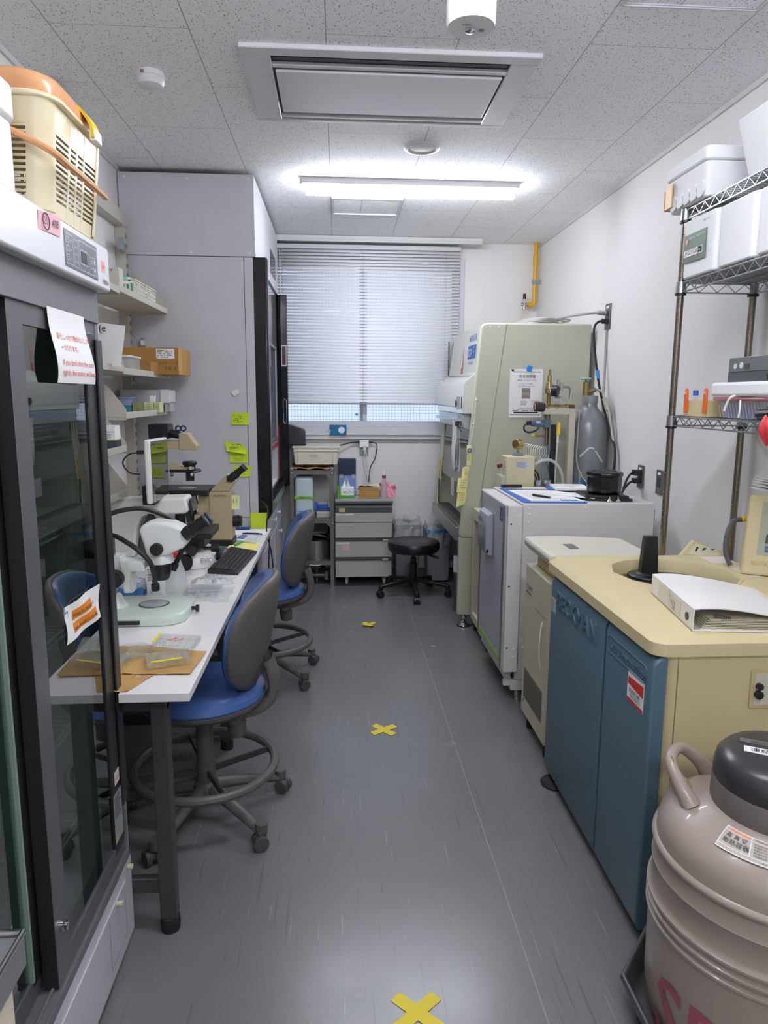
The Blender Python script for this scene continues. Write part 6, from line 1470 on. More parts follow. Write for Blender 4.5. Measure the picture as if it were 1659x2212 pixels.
# manual sheet
t2 = thing('manual_sheet', 'laminated manual cover with Japanese title hung on the side of the biosafety cabinet', 'sign', (1.17, BY0, 1.37))
m = MB(); m.box(1.076, BY0-.003, 1.372, 1.285, BY0-.0012, 1.672); obj('sheet', m, paper, t2)
y = BY0-.0032
m = MB(); R, U = (1,0,0), (0,0,1)
m.text('取扱説明書', .021, (1.135, y, 1.618), R, U); m.text('兼用サービスマニュアル', .011, (1.125, y, 1.598), R, U); m.text('バイオハザード対策用', .0085, (1.137, y, 1.577), R, U); m.text('クラスIIキャビネット', .011, (1.13, y, 1.562), R, U); m.text('株式会社日立産機システム', .007, (1.145, y, 1.428), R, U)
m.box(1.092, y-.0003, 1.652, 1.275, y, 1.6555); m.box(1.085, y-.0003, 1.658, 1.10, y, 1.670); m.box(1.085, y-.0003, 1.387, 1.275, y, 1.391); m.box(1.105, y-.0003, 1.398, 1.262, y, 1.407)
scribble(m, (1.10, y+.0004, 1.41), R, U, .17, .016, 2, seed=50, fill=.95); scribble(m, (1.15, y+.0004, 1.445), R, U, .045, .03, 5, seed=52, fill=.9)
obj('print', m, ink, t2)
m = MB(); m.box(1.155, y-.0004, 1.49, 1.208, y-.0001, 1.555); m2_ = obj('cabinet_picture', m, mat('picture_grey', '#8c8a86', .7), t2)
m = MB(); m.box(1.16, y-.0008, 1.512, 1.203, y-.0005, 1.528); obj('picture_tan', m, mat('picture_tan', '#b79c80', .7), m2_)
m = MB(); m.box(1.215, y-.0004, 1.475, 1.275, y-.0001, 1.477); m.box(1.215, y-.0004, 1.455, 1.275, y-.0001, 1.457); m.text('注意事項', .009, (1.222, y-.0002, 1.462), R, U); obj('red_print', m, red_i, t2)
m = MB(); m.slab([(1.178, BY0-.012, 1.662), (1.208, BY0-.012, 1.655), (1.215, BY0-.012, 1.688), (1.185, BY0-.012, 1.696)], (0, .009, 0)); obj('square_magnet', m, mat('bright_blue_magnet', '#2f8be0', .3), label='small blue square magnet pinning the manual cover', cat='magnet', bevel=.001)

# ================================================================== GAS, REGULATORS
t = thing('gas_cylinder', 'large grey gas cylinder with white tape arrow by the right wall', 'gas cylinder', (1.49, 4.13, 0))
CX, CY = 1.497, 4.13
m = MB(); R_ = .112
m.lathe([(0, .0), (R_, .0), (R_, 1.27), (.106, 1.34), (.085, 1.395), (.05, 1.435), (.043, 1.45), (.043, 1.50), (.035, 1.505), (0, 1.505)], (CX, CY, 0), 48); obj('body', m, mat('grey_cylinder_paint', '#83868a', .28, .2), t, angle=50)
m = MB(); m.lathe([(.046, 1.465), (.046, 1.508), (.04, 1.51)], (CX, CY, 0), 32); obj('neck_ring', m, mat('neck_grey', '#8d9092', .4, .3), t)
m = MB(); m.cyl((CX-.03, CY, 1.505), (CX-.03, CY, 1.59), .017); m.cyl((CX-.03, CY, 1.53), (CX+.03, CY, 1.545), .013); m.cyl((CX-.03, CY, 1.59), (CX-.03, CY, 1.605), .008); v_ = obj('valve', m, brass, t, bevel=.002)
m = MB(); m.lathe([(0, 1.604), (.03, 1.602), (.035, 1.608), (.03, 1.614), (0, 1.614)], (CX-.03, CY, 0), 8); obj('handwheel', m, mat('pale_blue_green_wheel', '#8fb3b0', .45), v_)
m = MB()
def on_cyl(x, z):   # point on the near face of the cylinder, x offset sideways
    return Vector((CX+x, CY-math.sqrt(max(R_*R_-x*x, 0))-.0012, z))
for seg in (((-.075, 1.155), (-.03, 1.205), (-.015, 1.208), (.0, 1.200)), ((.006, 1.192), (.055, 1.125)), ((-.068, .995), (-.068, 1.065)), ((.04, 1.065), (.04, 1.01)), ((.04, 1.0), (.036, .975), (.015, .965))):
    m.tube([on_cyl(a, b) for a, b in seg], .0065, 6, sm=False)
obj('tape_arrow', m, mat('white_tape', '#c3cacb', .5), t)
m = MB(); m.tube([(CX+.03, CY-.01, 1.545), (1.555, 4.09, 1.53), (1.565, 4.07, 1.48), (1.575, 4.04, 1.44), (1.59, 4.0, 1.30), (1.60, 3.95, 1.14), (1.60, 3.95, .9)], .0075, 8); m.cyl((1.562, 4.075, 1.495), (1.575, 4.045, 1.425), .014)
obj('flex_hose', m, mat('pale_hose', '#b5b2a6', .3, .3), t)

t = thing('cylinder_stand', 'cream steel cylinder stand post with a blue mesh guard', 'stand', (1.38, 4.1, 0))
m = MB(); m.box(1.355, 4.06, 0, 1.392, 4.10, 1.435); m.box(1.20, 4.06, 1.40, 1.355, 4.065, 1.44); obj('post', m, mat('cream_post', '#c8c0b0', .45), t, bevel=.003)
m = MB(); k = 0
while k < 24: m.box(1.396+.009*k, 3.99, .70, 1.399+.009*k, 3.993, 1.03); k += 1
for k in range(32): m.box(1.394, 3.988, .70+.0103*k, 1.612, 3.991, .7035+.0103*k)
obj('mesh_guard', m, mat('blue_mesh', '#2f86b8', .5), t)

t = thing('regulator_assembly', 'brass gas regulator manifold with black knob and round gauges', 'regulator', (1.25, 4.1, 1.45))
RY = 4.10
m = MB(); m.cyl((1.235, RY, 1.30), (1.235, RY, 1.66), .0, .0) if False else None
m.cyl((1.238, RY, 1.32), (1.238, RY, 1.52), .012); m.cyl((1.238, RY, 1.52), (1.238, RY, 1.545), .024, n=8); m.cyl((1.238, RY, 1.545), (1.238, RY, 1.585), .024, .016); m.cyl((1.238, RY, 1.585), (1.238, RY, 1.625), .013, n=6); m.cyl((1.238, RY, 1.625), (1.238, RY, 1.66), .007)
m.cyl((1.21, RY-.02, 1.44), (1.37, RY-.02, 1.44), .016); m.cyl((1.27, RY-.02, 1.44), (1.285, RY-.02, 1.44), .022, n=8); m.cyl((1.33, RY-.02, 1.44), (1.35, RY-.02, 1.44), .021, n=8); m.cyl((1.218, RY-.02, 1.44), (1.232, RY-.02, 1.44), .021)
m.cyl((1.235, RY, 1.22), (1.235, RY, 1.33), .008); m.cyl((1.17, RY, 1.275), (1.235, RY, 1.275), .006)
obj('brass_body', m, brass, t, bevel=.002)
m = MB(); m.cyl((1.35, RY-.02, 1.44), (1.385, RY-.02, 1.44), .020, n=6); obj('hex_nut', m, mat('dark_brass_nut', '#5d4d38', .3, .8), t, bevel=.002)
m = MB(); m.cyl((1.205, RY-.025, 1.44), (1.15, RY-.035, 1.445), .026, .030, n=14); kn = obj('adjusting_knob', m, mat('knob_dark', '#262c30', .35), t, bevel=.003)
m = MB(); m.cyl((1.1495, RY-.035, 1.445), (1.1485, RY-.035, 1.445), .019); obj('knob_face', m, mat('pink_disc', '#c5737c', .4), kn)
for cx_, z, r, mm in ((1.262, 1.535, .032, black), (1.285, 1.478, .027, mat('clear_gauge_case', '#c3c0ba', .15, .5))):
    m = MB(); m.cyl((cx_-.012, RY-.02, z), (cx_+.018, RY-.04, z), r, n=28); m.cyl((cx_-.012, RY-.02, z), (cx_-.014, RY-.019, z), r*.98, n=28); g_ = obj('gauge', m, mm, t, bevel=.002)
    m = MB(); d = Vector((-.03, .0, 0)).normalized(); m.cyl((cx_-.0145, RY-.0215, z), (cx_-.017, RY-.020, z), r*.82, n=28); obj('gauge_dial', m, paper, g_)
m = MB(); m.cyl((1.25, RY, 1.565), (1.36, RY, 1.56), .008); m.tube([(1.30, RY, 1.562), (1.345, RY, 1.565), (1.365, RY, 1.555), (1.372, RY, 1.53), (1.368, RY, 1.49)], .011, 10); m.cyl((1.292, RY, 1.55), (1.292, RY, 1.60), .010); m.cyl((1.31, RY, 1.54), (1.31, RY, 1.585), .012)
obj('grey_elbow_pipe', m, mat('grey_pipe', '#b0aca6', .3, .5), t)
m = MB(); m.cyl((1.13, RY-.03, 1.352), (1.205, RY-.03, 1.345), .021, n=20); m.box(1.205, RY-.05, 1.325, 1.245, RY-.01, 1.37); sv = obj('solenoid', m, mat('blue_grey_solenoid', '#586b7e', .35), t, bevel=.003)
m = MB(); m.box(1.155, RY-.053, 1.348, 1.18, RY-.0515, 1.362); obj('solenoid_label', m, mat('pale_blue_label', '#a9c4dd', .5), sv)
m = MB(); m.cyl((1.13, RY-.03, 1.352), (1.105, RY-.03, 1.348), .013); m.tube([(1.108, RY-.03, 1.35), (1.09, RY-.03, 1.33), (1.095, RY-.03, 1.305), (1.12, RY-.03, 1.295), (1.16, RY-.03, 1.305), (1.18, RY-.03, 1.325)], .005, 8)
for k in range(4): m.tube([(1.262+.008*k, RY+.005, 1.34), (1.265+.008*k, RY, 1.2), (1.262+.008*k, RY, 1.08), (1.275+.006*k, RY, .98)], .006, 7)
obj('black_cables', m, black, t)
m = MB(); m.cyl((1.145, RY, 1.278), (1.16, RY, 1.276), .008); obj('yellow_tip', m, yellow, t)
m = MB(); m.box(1.243, RY-.03, 1.10, 1.248, RY+.0, 1.44); m.box(1.215, RY+.01, .95, 1.26, RY+.02, 1.40); obj('mounting_rail', m, steelg, t)
m = MB(); m.tube([(1.385, RY-.02, 1.44), (1.405, RY-.02, 1.435), (1.415, RY-.03, 1.40), (1.405, RY-.05, 1.25), (1.402, RY-.07, 1.12), (1.43, RY-.12, 1.03), (1.47, RY-.2, 1.0)], .0035, 7); obj('gas_tube', m, mat('grey_tube', '#b0b0aa', .4), t)
t = thing('yellow_tag_pen', 'yellow capped tube with a small tag hanging below the gauges', 'tag', (1.29, 4.05, 1.3))
m = MB(); m.cyl((1.285, 4.04, 1.285), (1.288, 4.04, 1.355), .011, .009); obj('cap', m, mat('bright_yellow_cap', '#f2c81e', .35), t)
m = MB(); m.box(1.277, 4.035, 1.235, 1.289, 4.039, 1.29); m.tube([(1.283, 4.04, 1.24), (1.28, 4.045, 1.0)], .004, 6, sm=False); obj('tag_strip', m, mat('tag_white', '#d5dcc6', .5), t)

t = thing('co2_controller_box', 'cream gas controller box with a gold gauge on top behind the incubator', 'controller', (1.04, 3.98, .98))
m = MB(); m.box(.965, 3.95, .918, 1.128, 4.10, 1.163); obj('case', m, mat('cream_controller', '#d2c9a4', .5), t, bevel=.004)
m = MB(); m.box(1.02, 3.9485, 1.095, 1.10, 3.9498, 1.135); o = obj('label', m, mat('blue_grey_label', '#c9cfd4', .5), t)
m = MB(); scribble(m, (1.025, 3.948, 1.097), R, U, .07, .035, 5, seed=61, fill=.9); obj('print', m, mat('blue_grey_ink', '#5d6b80', .7), o)
m = MB(); m.box(.961, 3.945, 1.06, .9655, 4.0, 1.145); m.box(.940, 3.96, .92, .9655, 4.09, 1.05); obj('side_compartment', m, mat('clear_cream', '#c9c6b8', .2), t, bevel=.004)
m = MB(); m.tube([(.955, 4.04, 1.105), (.935, 4.03, 1.10)], .012, 10); obj('red_plug', m, mat('dark_red_plug', '#702830', .4), t)
m = MB(); m.box(1.015, 3.985, 1.163, 1.07, 4.03, 1.178); m.cyl((1.042, 4.005, 1.178), (1.042, 4.005, 1.20), .006); obj('gauge_mount', m, steelg, t)
m = MB(); m.cyl((1.022, 3.99, 1.232), (1.058, 4.01, 1.232), .029, n=28); g_ = obj('gold_gauge', m, gold, t, bevel=.002)
m = MB(); m.cyl((1.0215, 3.99, 1.232), (1.020, 3.989, 1.232), .022, n=28); obj('gauge_face', m, mat('brown_face', '#6b5a38', .3), g_)
m = MB(); pts = []
for k in range(100):
    a = k*2*PI/11; pts.append((1.095+.0012*k+.0, 4.03+.038*math.cos(a)*.35+.0, 1.20-.0002*k+.040*math.sin(a)))
    pts[-1] = (1.088+.0012*k+.030*math.cos(a), 4.03+.012*math.cos(a), 1.195-.00022*k+.040*math.sin(a))
m.tube(pts, .0016, 5, sm=False); obj('coiled_tube', m, mat('clear_coil', '#dfe2d8', .2), label='coil of thin clear tubing beside the gold gauge', cat='tubing')
m = MB(); m.tube([(1.125, 3.99, 1.10), (1.17, 3.98, 1.135), (1.23, 3.98, 1.14), (1.28, 3.98, 1.10), (1.305, 3.98, 1.03), (1.31, 3.98, .92)], .0085, 10); obj('clear_hose', m, milky, label='thick clear hose arching over the foil capped flasks', cat='hose')
m = MB(); m.tube([(1.13, 4.0, 1.09), (1.16, 3.99, 1.06), (1.175, 3.99, 1.0)], .005, 7); m.tube([(1.13, 4.0, 1.075), (1.15, 3.99, 1.04), (1.165, 3.99, .98)], .005, 7); obj('power_cord', m, black, label='two black leads coming out of the side of the cream controller box', cat='cord')
foilm = mat('aluminium_foil', '#c8c8ca', .22, .95, bump=1.2, bscale=90)
for k, (x, s_, lb) in enumerate(((1.155, .95, 'foil wrapped flask behind the incubator, left one'), (1.208, 1.05, 'foil wrapped flask behind the incubator, right one'))):
    m = MB(); m.lathe([(0, 0), (.05*s_, 0), (.05*s_, .02), (.035*s_, .05), (.022*s_, .065), (.019*s_, .075), (.022*s_, .08), (.022*s_, .11), (0, .112)], (x, 3.96, .938-.02), 13)
    m.v = [v_ + Vector((random.uniform(-.002, .002), random.uniform(-.002, .002), 0)) for v_ in m.v]
    obj('foil_flask', m, foilm, label=lb, cat='flask', flat=True, group='foil wrapped flasks')

# cream open cabinet between biosafety cabinet and incubator
t = thing('open_steel_cabinet', 'cream open-fronted steel cabinet between the incubator and the tall cabinet', 'cabinet', (1.15, 4.15, 0))
m = MB(); X0, X1, Y0, Y1 = .865, 1.34, 3.925, 4.385
m.box(X0, Y1-.03, .07, X1, Y1, .80); m.box(X0, Y0, .07, X1, Y0+.02, .80); m.box(X0, Y0, .775, X1, Y1, .80); m.box(X0, Y0, .07, X1, Y1, .10); m.box(X1-.02, Y0, .07, X1, Y1, .80); m.box(X0, Y0, .73, X0+.02, Y1, .80); m.box(X0, Y0, .07, X0+.02, Y1, .12)
obj('carcass', m, mat('cream_grey_enamel', '#c9c3ae', .45), t, bevel=.002)
for y in (Y0+.04, Y1-.04):
    for x in (.90, 1.30): obj('foot', MB().cyl((x, y, 0), (x, y, .07), .02), black_m, t)
m = MB(); m.box(.90, 4.15, .80, .94, 4.19, .815); obj('bolt_block', m, steelg, label='small steel block on top of the cream open cabinet', cat='block', bevel=.002)
obj('support_box', MB().box(.95, 3.94, .801, 1.33, 4.10, .917), mat('riser_grey', '#a7a59a', .5), label='low grey riser box behind the incubator carrying the flasks', cat='box')

# ================================================================== INCUBATOR
t = thing('incubator', 'white box incubator with a grey controlled door, papers lying on top', 'incubator', (1.2, 3.55, 0))
IX0, IX1, IY0, IY1 = .885, 1.53, 3.262, 3.92
im = mat('incubator_white', '#d6d4d2', .42, bump=.04); ig = mat('incubator_grey_door', '#b9bac2', .36, .15)
m = MB(); m.box(IX0, IY0, .10, IX1, IY1, .995); obj('body', m, im, t, bevel=.003)
m = MB(); m.box(IX0-.010, IY0+.02, .12, IX0, IY1-.02, .98); obj('door_gasket', m, mat('gasket_black', '#0e1013', .5), t)
m = MB(); m.box(.805, IY0-.035, .165, IX0-.010, IY1-.08, .992); dr = obj('door', m, im, t, bevel=.003)
m = MB(); m.box(.799, IY0-.01, .168, .807, IY1-.09, .990); obj('door_skin', m, ig, dr, bevel=.003)
for a_, b_ in ((IY0-.005, IY0+.025), (IY1-.115, IY1-.095)): m = MB(); m.box(.795, a_, .17, .801, b_, .988); obj('door_trim', m, mat('door_trim_steel', '#9a9794', .25, .7), dr, bevel=.002)
m = MB(); m.box(.7975, IY0+.05, .19, .7995, IY1-.12, .222); obj('green_stripe', m, mat('green_stripe', '#97c25e', .5), dr)
m = MB(); m.text('CO2', .03, (.7978, IY1-.13, .235), (0,-1,0), (0,0,1)); obj('faint_text', m, mat('pale_green_text', '#b9cba8', .5), dr)
# control pod
m = MB(); pod = [(a+.02, b) for a, b in ((.779, .715), (.779, .91), (.765, .915), (.745, .900), (.738, .87), (.738, .715), (.752, .69), (.779, .685))]
m.prism(pod, 'y', 3.50, 3.70); pd = obj('control_pod', m, mat('pod_grey', '#a9acb6', .35, .2), dr, bevel=.006, seg=3)
m = MB(); m.slab([(.7565, 3.535, .735), (.7565, 3.665, .735), (.7565, 3.665, .83), (.7565, 3.535, .83)], (.001, 0, 0)); obj('touch_screen', m, mat('pod_screen', '#7b8280', .1), pd)
m = MB(); m.text('PHCbi', .036, (.7565, 3.675, .85), (0,-1,0), (0,0,1)); obj('lettering', m, mat('violet_blue_lettering', '#3c3fa8', .5), pd)
m = MB(); m.box(.763, 3.498, .705, .775, 3.4995, .722); obj('port', m, black, pd)
m = MB(); m.slab([(.7978, 3.31, .90), (.7978, 3.37, .90), (.7978, 3.37, .97), (.7978, 3.31, .97)], (.001, 0, 0)); q = obj('blue_label', m, mat('indigo_label', '#3b4688', .5), dr)
m = MB(); scribble(m, (.797, 3.365, .84), (0,-1,0), (0,0,1), .05, .05, 5, seed=71, fill=.9); scribble(m, (.797, 3.36, .72), (0,-1,0), (0,0,1), .045, .06, 6, seed=72, fill=.9); m.text('3', .05, (.7972, 3.345, .915), (0,-1,0), (0,0,1)); obj('label_print', m, mat('label_print_grey', '#d2d4da', .6), dr)
m = MB()
for x, z in ((.915, .975), (.915, .945), (.913, .905), (.915, .60), (.909, .28), (.909, .24), (1.19, .977), (.862, .945), (.862, .905), (.855, .285), (.855, .245)): m.lathe([(0, -.004), (.005, -.003), (.0065, 0)], (x, IY0 if x > .88 else IY0-.035, z), 14, 'y')
obj('screw_caps', m, white, t)
m = MB()
for z in (.905, .60, .29): m.lathe([(0, -.003), (.004, -.002), (.005, 0)], (.82, IY0-.035, z), 12, 'y')
obj('dark_screws', m, dgrey, dr)
m = MB(); m.box(.87, IY0-.003, .11, .92, IY0+.01, .17); m.box(.855, IY0+.0, .055, .93, IY0+.04, .11); m.box(.82, IY0+.01, .075, .86, IY0+.03, .11); m.box(.83, IY0+.02, .10, .86, IY1-.05, .15); obj('base_rail', m, im, t, bevel=.004)
for x, y, z in ((.895, IY0+.018, .055), (.91, IY1-.08, .10), (1.48, IY0+.05, .10), (1.48, IY1-.05, .10)):
    obj('foot', MB().lathe([(0, z), (.016, z), (.016, .012), (.028, .010), (.028, 0), (0, 0)], (x, y, 0), 20), chrome, t)
m = MB(); m.tube([(IX1, IY0+.05, .958), (IX1+.022, IY0+.05, .958), (IX1+.022, IY0+.05, .905), (IX1, IY0+.05, .905)], .004, 6, sm=False); obj('side_bracket', m, steelg, t)
m = MB(); m.box(.92, 3.87, .996, 1.04, 3.89, 1.012); obj('hinge_plate', m, black, t, bevel=.002)
# things on incubator
IZ = .9955
def sheet_on(pts, z, m_, label, cat='paper', nm='paper_sheet', th=.001, parent=None):
    m = MB(); m.slab([(p[0], p[1], z) for p in pts], (0, 0, th)); return obj(nm, m, m_, label=label, cat=cat, parent=parent)
t = thing('clipboard_folder', 'blue clipboard folder under the spiral notebook on the incubator', 'folder', (1.05, 3.5, IZ))
m = MB(); m.slab([(.895, 3.30, IZ), (1.20, 3.27, IZ), (1.22, 3.62, IZ), (.90, 3.84, IZ)], (0, 0, .004)); obj('cover', m, mat('blue_folder', '#2f63c4', .4), t)
t = thing('spiral_notebook', 'open spiral notebook with handwriting on the incubator', 'notebook', (1.05, 3.45, IZ))
P0, P1, P2, P3 = Vector((.935, 3.315, 0)), Vector((1.19, 3.29, 0)), Vector((1.165, 3.66, 0)), Vector((.915, 3.70, 0))
def nb(u, v, z): p = P0.lerp(P1, u).lerp(P3.lerp(P2, u), v); p.z = IZ+z; return p
m = MB(); m.slab([nb(0,0,.0045), nb(1,0,.0045), nb(1,1,.0045), nb(0,1,.0045)], (0, 0, .006)); obj('pages', m, paper, t)
m = MB()
for k in range(34):
    c = nb(.02+.96*k/33, 1.0, .0105); m.ring(c, .007, .0012, 10, 4, 'x')
obj('spiral', m, mat('spiral_brown', '#8a7f7a', .4, .5), t)
m = MB(); rd = random.Random(5)
for k in range(9):
    v0 = .12+.085*k; u0 = .08; 
    while u0 < .5+.4*rd.random():
        L_ = .03+.06*rd.random(); m.poly([nb(u0, v0, .0112), nb(u0+L_, v0, .0112), nb(u0+L_, v0+.018, .0112), nb(u0, v0+.018, .0112)]); u0 += L_+.02
obj('handwriting', m, mat('light_grey_ink', '#b9b9bf', .8), t)
pen((.985, 3.46, IZ+.017), (1.045, 3.36, IZ+.017), black, 'black pen on the open spiral notebook', .006)
sheet_on(((1.10, 3.50), (1.26, 3.34), (1.29, 3.46), (1.16, 3.64)), IZ+.0115, paper, 'loose printed sheet tucked under the right side of the notebook')
t = sheet_on(((1.17, 3.68), (1.36, 3.66), (1.38, 3.86), (1.20, 3.88)), IZ+.008, paper, 'stack of loose papers beside the octagonal rotor', nm='paper_stack', th=.012)
m = MB(); scribble(m, (1.20, 3.70, IZ+.0208), (1,0,0), (0,1,0), .14, .14, 8, seed=90, fill=.5); obj('handwriting', m, mat('faint_grey_ink', '#c4c4cc', .8), t)
sheet_on(((1.155, 3.72), (1.23, 3.70), (1.25, 3.85), (1.165, 3.87)), IZ+.0012, mat('blue_folder_edge', '#3a70d0', .4), 'blue folder corner peeking out under the loose papers', 'folder', 'folder', .004)
sheet_on(((1.08, 3.30), (1.16, 3.292), (1.16, 3.312), (1.08, 3.32)), IZ+.012, mat('cyan_tab', '#5aa9d8', .5), 'cyan sticky tab on the notebook edge', 'sticky tab', 'sticky_tab')
t = thing('vortex_base', 'flat black base under the octagonal rotor with two clear cones in front', 'stand', (1.35, 3.42, IZ))
m = MB(); m.prism([(1.225, 3.36), (1.43, 3.33), (1.445, 3.52), (1.24, 3.56)], 'z', IZ+.001, IZ+.026); obj('base', m, black, t, bevel=.003)
m = MB(); m.prism([(1.28, 3.345), (1.445, 3.325), (1.45, 3.37), (1.29, 3.39)], 'z', IZ+.001, IZ+.012); obj('front_lip', m, black, t)
for k, x in enumerate((1.325, 1.368)):
    m = MB(); m.lathe([(0, 0), (.013, 0), (.013, .006), (.004, .014), (.002, .026), (0, .027)], (x, 3.315, IZ+.0005), 18); obj('clear_cone', m, milky if False else chrome, label='small clear cone in front of the black base, %s' % ('left one' if k == 0 else 'right one'), cat='cone', group='two small cones on the incubator')
t = thing('octagonal_rotor', 'black faceted centrifuge rotor on the flat black base', 'rotor', (1.345, 3.45, IZ+.03))
m = MB(); cxr, cyr = 1.345, 3.45
n8 = 12
prof = ((.070, .027), (.084, .035), (.086, .052), (.086, .112), (.092, .118), (.092, .132), (.086, .137)); 
m.lathe([(r, IZ+z) for r, z in prof], (cxr, cyr, 0), n8); obj('rotor_body', m, black_g, t, flat=True, bevel=.002)
m = MB(); m.lathe([(0, IZ+.135), (.05, IZ+.136), (.080, IZ+.138), (.082, IZ+.1375)], (cxr, cyr, 0), 36)
rt = obj('rotor_top', m, mat('rotor_top_grey', '#4a4648', .3, .3), t)
m = MB()
for k in range(8): a = k*PI/4; m.lathe([(0, .0), (.010, 0)], (cxr+.055*math.cos(a), cyr+.055*math.sin(a), IZ+.1385), 12)
obj('tube_holes', m, mat('dark_maroon_hole', '#3a2026', .4), rt, fix=False)

# ================================================================== COOLED CENTRIFUGE (cream, between)
t = thing('cooled_centrifuge', 'slim cream floor centrifuge with a vent grille, between incubator and blue-doored machine', 'centrifuge', (1.1, 2.84, 0))
TY0, TY1 = 2.665, 3.03
tc_ = mat('cream_grey_plastic', '#c9c2ab', .48, bump=.15)
m = MB(); m.box(.845, TY0, .07, 1.255, TY1, .765); obj('body', m, tc_, t, bevel=.006, seg=3)
m = MB(); m.prism([(.88, .765), (1.25, .765), (1.25, .805), (.88, .81)], 'y', TY0+.03, TY1-.05); obj('latch_housing', m, mat('yellowed_plastic', '#cdb77c', .5), t, bevel=.01, seg=3)
m = MB(); m.prism([(.832, .868), (.84, .884), (1.0, .886), (1.275, .872), (1.275, .82), (.86, .825), (.838, .848)], 'y', TY0-.002, TY1+.01); ld = obj('lid', m, mat('lid_cream', '#d8d4c4', .42, bump=.05), t, bevel=.006, seg=3)
m = MB(); m.box(.95, TY0+.10, .8865, .99, TY0+.19, .8875); obj('lid_badge', m, mat('badge_grey', '#77776f', .4), ld)
m = MB(); m.text('TOMY', .034, (.8445, 3.005, .655), (0,-1,0), (0,0,1)); m.box(.843, 2.93, .640, .8445, 3.005, .648); m.text('REFRIGERATED CENTRIFUGE', .012, (.8445, 2.86, .60), (0,-1,0), (0,0,1)); obj('lettering', m, mat('grey_lettering_dark', '#6d6c68', .5), t)
m = MB()
for k in range(18): m.box(.842, TY0+.05, .155+.0075*k, .8455, TY1-.045, .1582+.0075*k)
obj('vent_slats', m, mat('vent_dark', '#5e5a4c', .6), t)
m = MB(); m.box(.8435, TY0+.045, .152, .8452, TY1-.04, .292); obj('vent_recess', m, mat('vent_recess', '#8f8874', .6), t)
m = MB(); m.box(.8435, TY1-.05, .13, .846, TY1-.04, .14); m.box(.8, 0, 0, .8, 0, 0) if False else None; obj('small_lock', m, dgrey, t)
m = MB()
for x in (.88, 1.22):
    for y in (TY0+.05, TY1-.05): obj('foot', MB().cyl((x, y, 0), (x, y, .07), .018), black_m, t)
m = MB(); m.surf(lambda u, v: (.838-.006*math.sin(v*PI), 2.73+.016*u+.006*math.sin(v*4), .385+.20*v), 2, 12, .001); st = obj('paper_strip', m, paper, label='crumpled white strip with print taped on the slim cream centrifuge', cat='strip')
m = MB(); scribble(m, (.8325, 2.742, .42), (0,0,1), (0,1,0), .12, .01, 1, seed=99, fill=.8); obj('print', m, mat('faint_red_ink', '#a66', .7) if False else red_i, st)

# ================================================================== BLUE-DOORED CENTRIFUGE
t = thing('ultracentrifuge', 'big cream ultracentrifuge with two embossed teal-blue front doors', 'centrifuge', (1.15, 2.17, 0))
CY0, CY1, CX0, CX1 = 1.70, 2.645, .835, 1.53
m = MB(); lp = rrect(CX0+.02, CX1-.01, CY0+.006, CY1-.006, .035, 6); m.prism(lp, 'z', .045, .832); body = obj('body', m, cent_c, t, bevel=.003)
m = MB(); m.box(.893, CY0+.0045, .06, .895, CY0+.0065, .828); obj('side_seam', m, mat('seam_brown', '#8a7a52', .6), body)
# deck with round chamber hole
HXc, HYc, HR = 1.188, 2.352, .212
def deck_loop(s0, z, rr=.045):
    return rrect(.818+s0, CX1-s0, CY0-.012+s0, CY1+.008-s0, rr, 6)
angs = sorted(math.atan2(p[1]-HYc, p[0]-HXc) for p in deck_loop(.022, 0))
outer0 = sorted(deck_loop(0, 0), key=lambda p: math.atan2(p[1]-HYc, p[0]-HXc)); outer1 = sorted(deck_loop(.022, 0), key=lambda p: math.atan2(p[1]-HYc, p[0]-HXc))
def densify(lp, n=4):
    out = []
    for i, p in enumerate(lp):
        q = lp[(i+1) % len(lp)]
        for k in range(n): out.append((p[0]+(q[0]-p[0])*k/n, p[1]+(q[1]-p[1])*k/n))
    return out
o0 = densify(outer0); o1 = densify(outer1); n_ = len(o0)
def circ_(r, z): return [(HXc+r*math.cos(math.atan2(p[1]-HYc, p[0]-HXc)), HYc+r*math.sin(math.atan2(p[1]-HYc, p[0]-HXc)), z) for p in o1]
loops = [[(p[0], p[1], .834) for p in o0], [(p[0], p[1], .868) for p in o0], [(p[0], p[1], .886) for p in o1], circ_(HR+.012, .886), circ_(HR+.010, .889), circ_(HR+.002, .889), circ_(HR, .886), circ_(HR-.006, .838)]
m = MB(); m.add([p for l in loops for p in l], [(i*n_+k, i*n_+(k+1) % n_, (i+1)*n_+(k+1) % n_, (i+1)*n_+k) for i in range(len(loops)-1) for k in range(n_)] + [tuple(range(n_-1, -1, -1))])
obj('deck', m, cent_c, t, angle=28)
m = MB(); m.lathe([(0, .844), (.15, .844), (.18, .846), (.195, .842), (.205, .8395)], (HXc, HYc, 0), 56); cl = obj('chamber_lid', m, mat('dark_chamber_lid', '#35322f', .25, .2), t)
m = MB(); m.lathe([(.075, .845), (.07, .853), (.045, .857), (.04, .862), (0, .862)], (1.15, 2.47, 0), 32)
m.add([(1.15+a*sx_, 2.47+b*sy_, z) for z, a, b in ((.858, .033, .016), (.93, .029, .015), (.998, .024, .014)) for sx_, sy_ in ((-1, -1), (1, -1), (1, 1), (-1, 1))], [(0,1,5,4), (1,2,6,5), (2,3,7,6), (3,0,4,7), (4,5,9,8), (5,6,10,9), (6,7,11,10), (7,4,8,11), (8,9,10,11)])
obj('rotor_handle', m, black, label='upright black rotor handle standing in the round chamber', cat='rotor handle', bevel=.003)
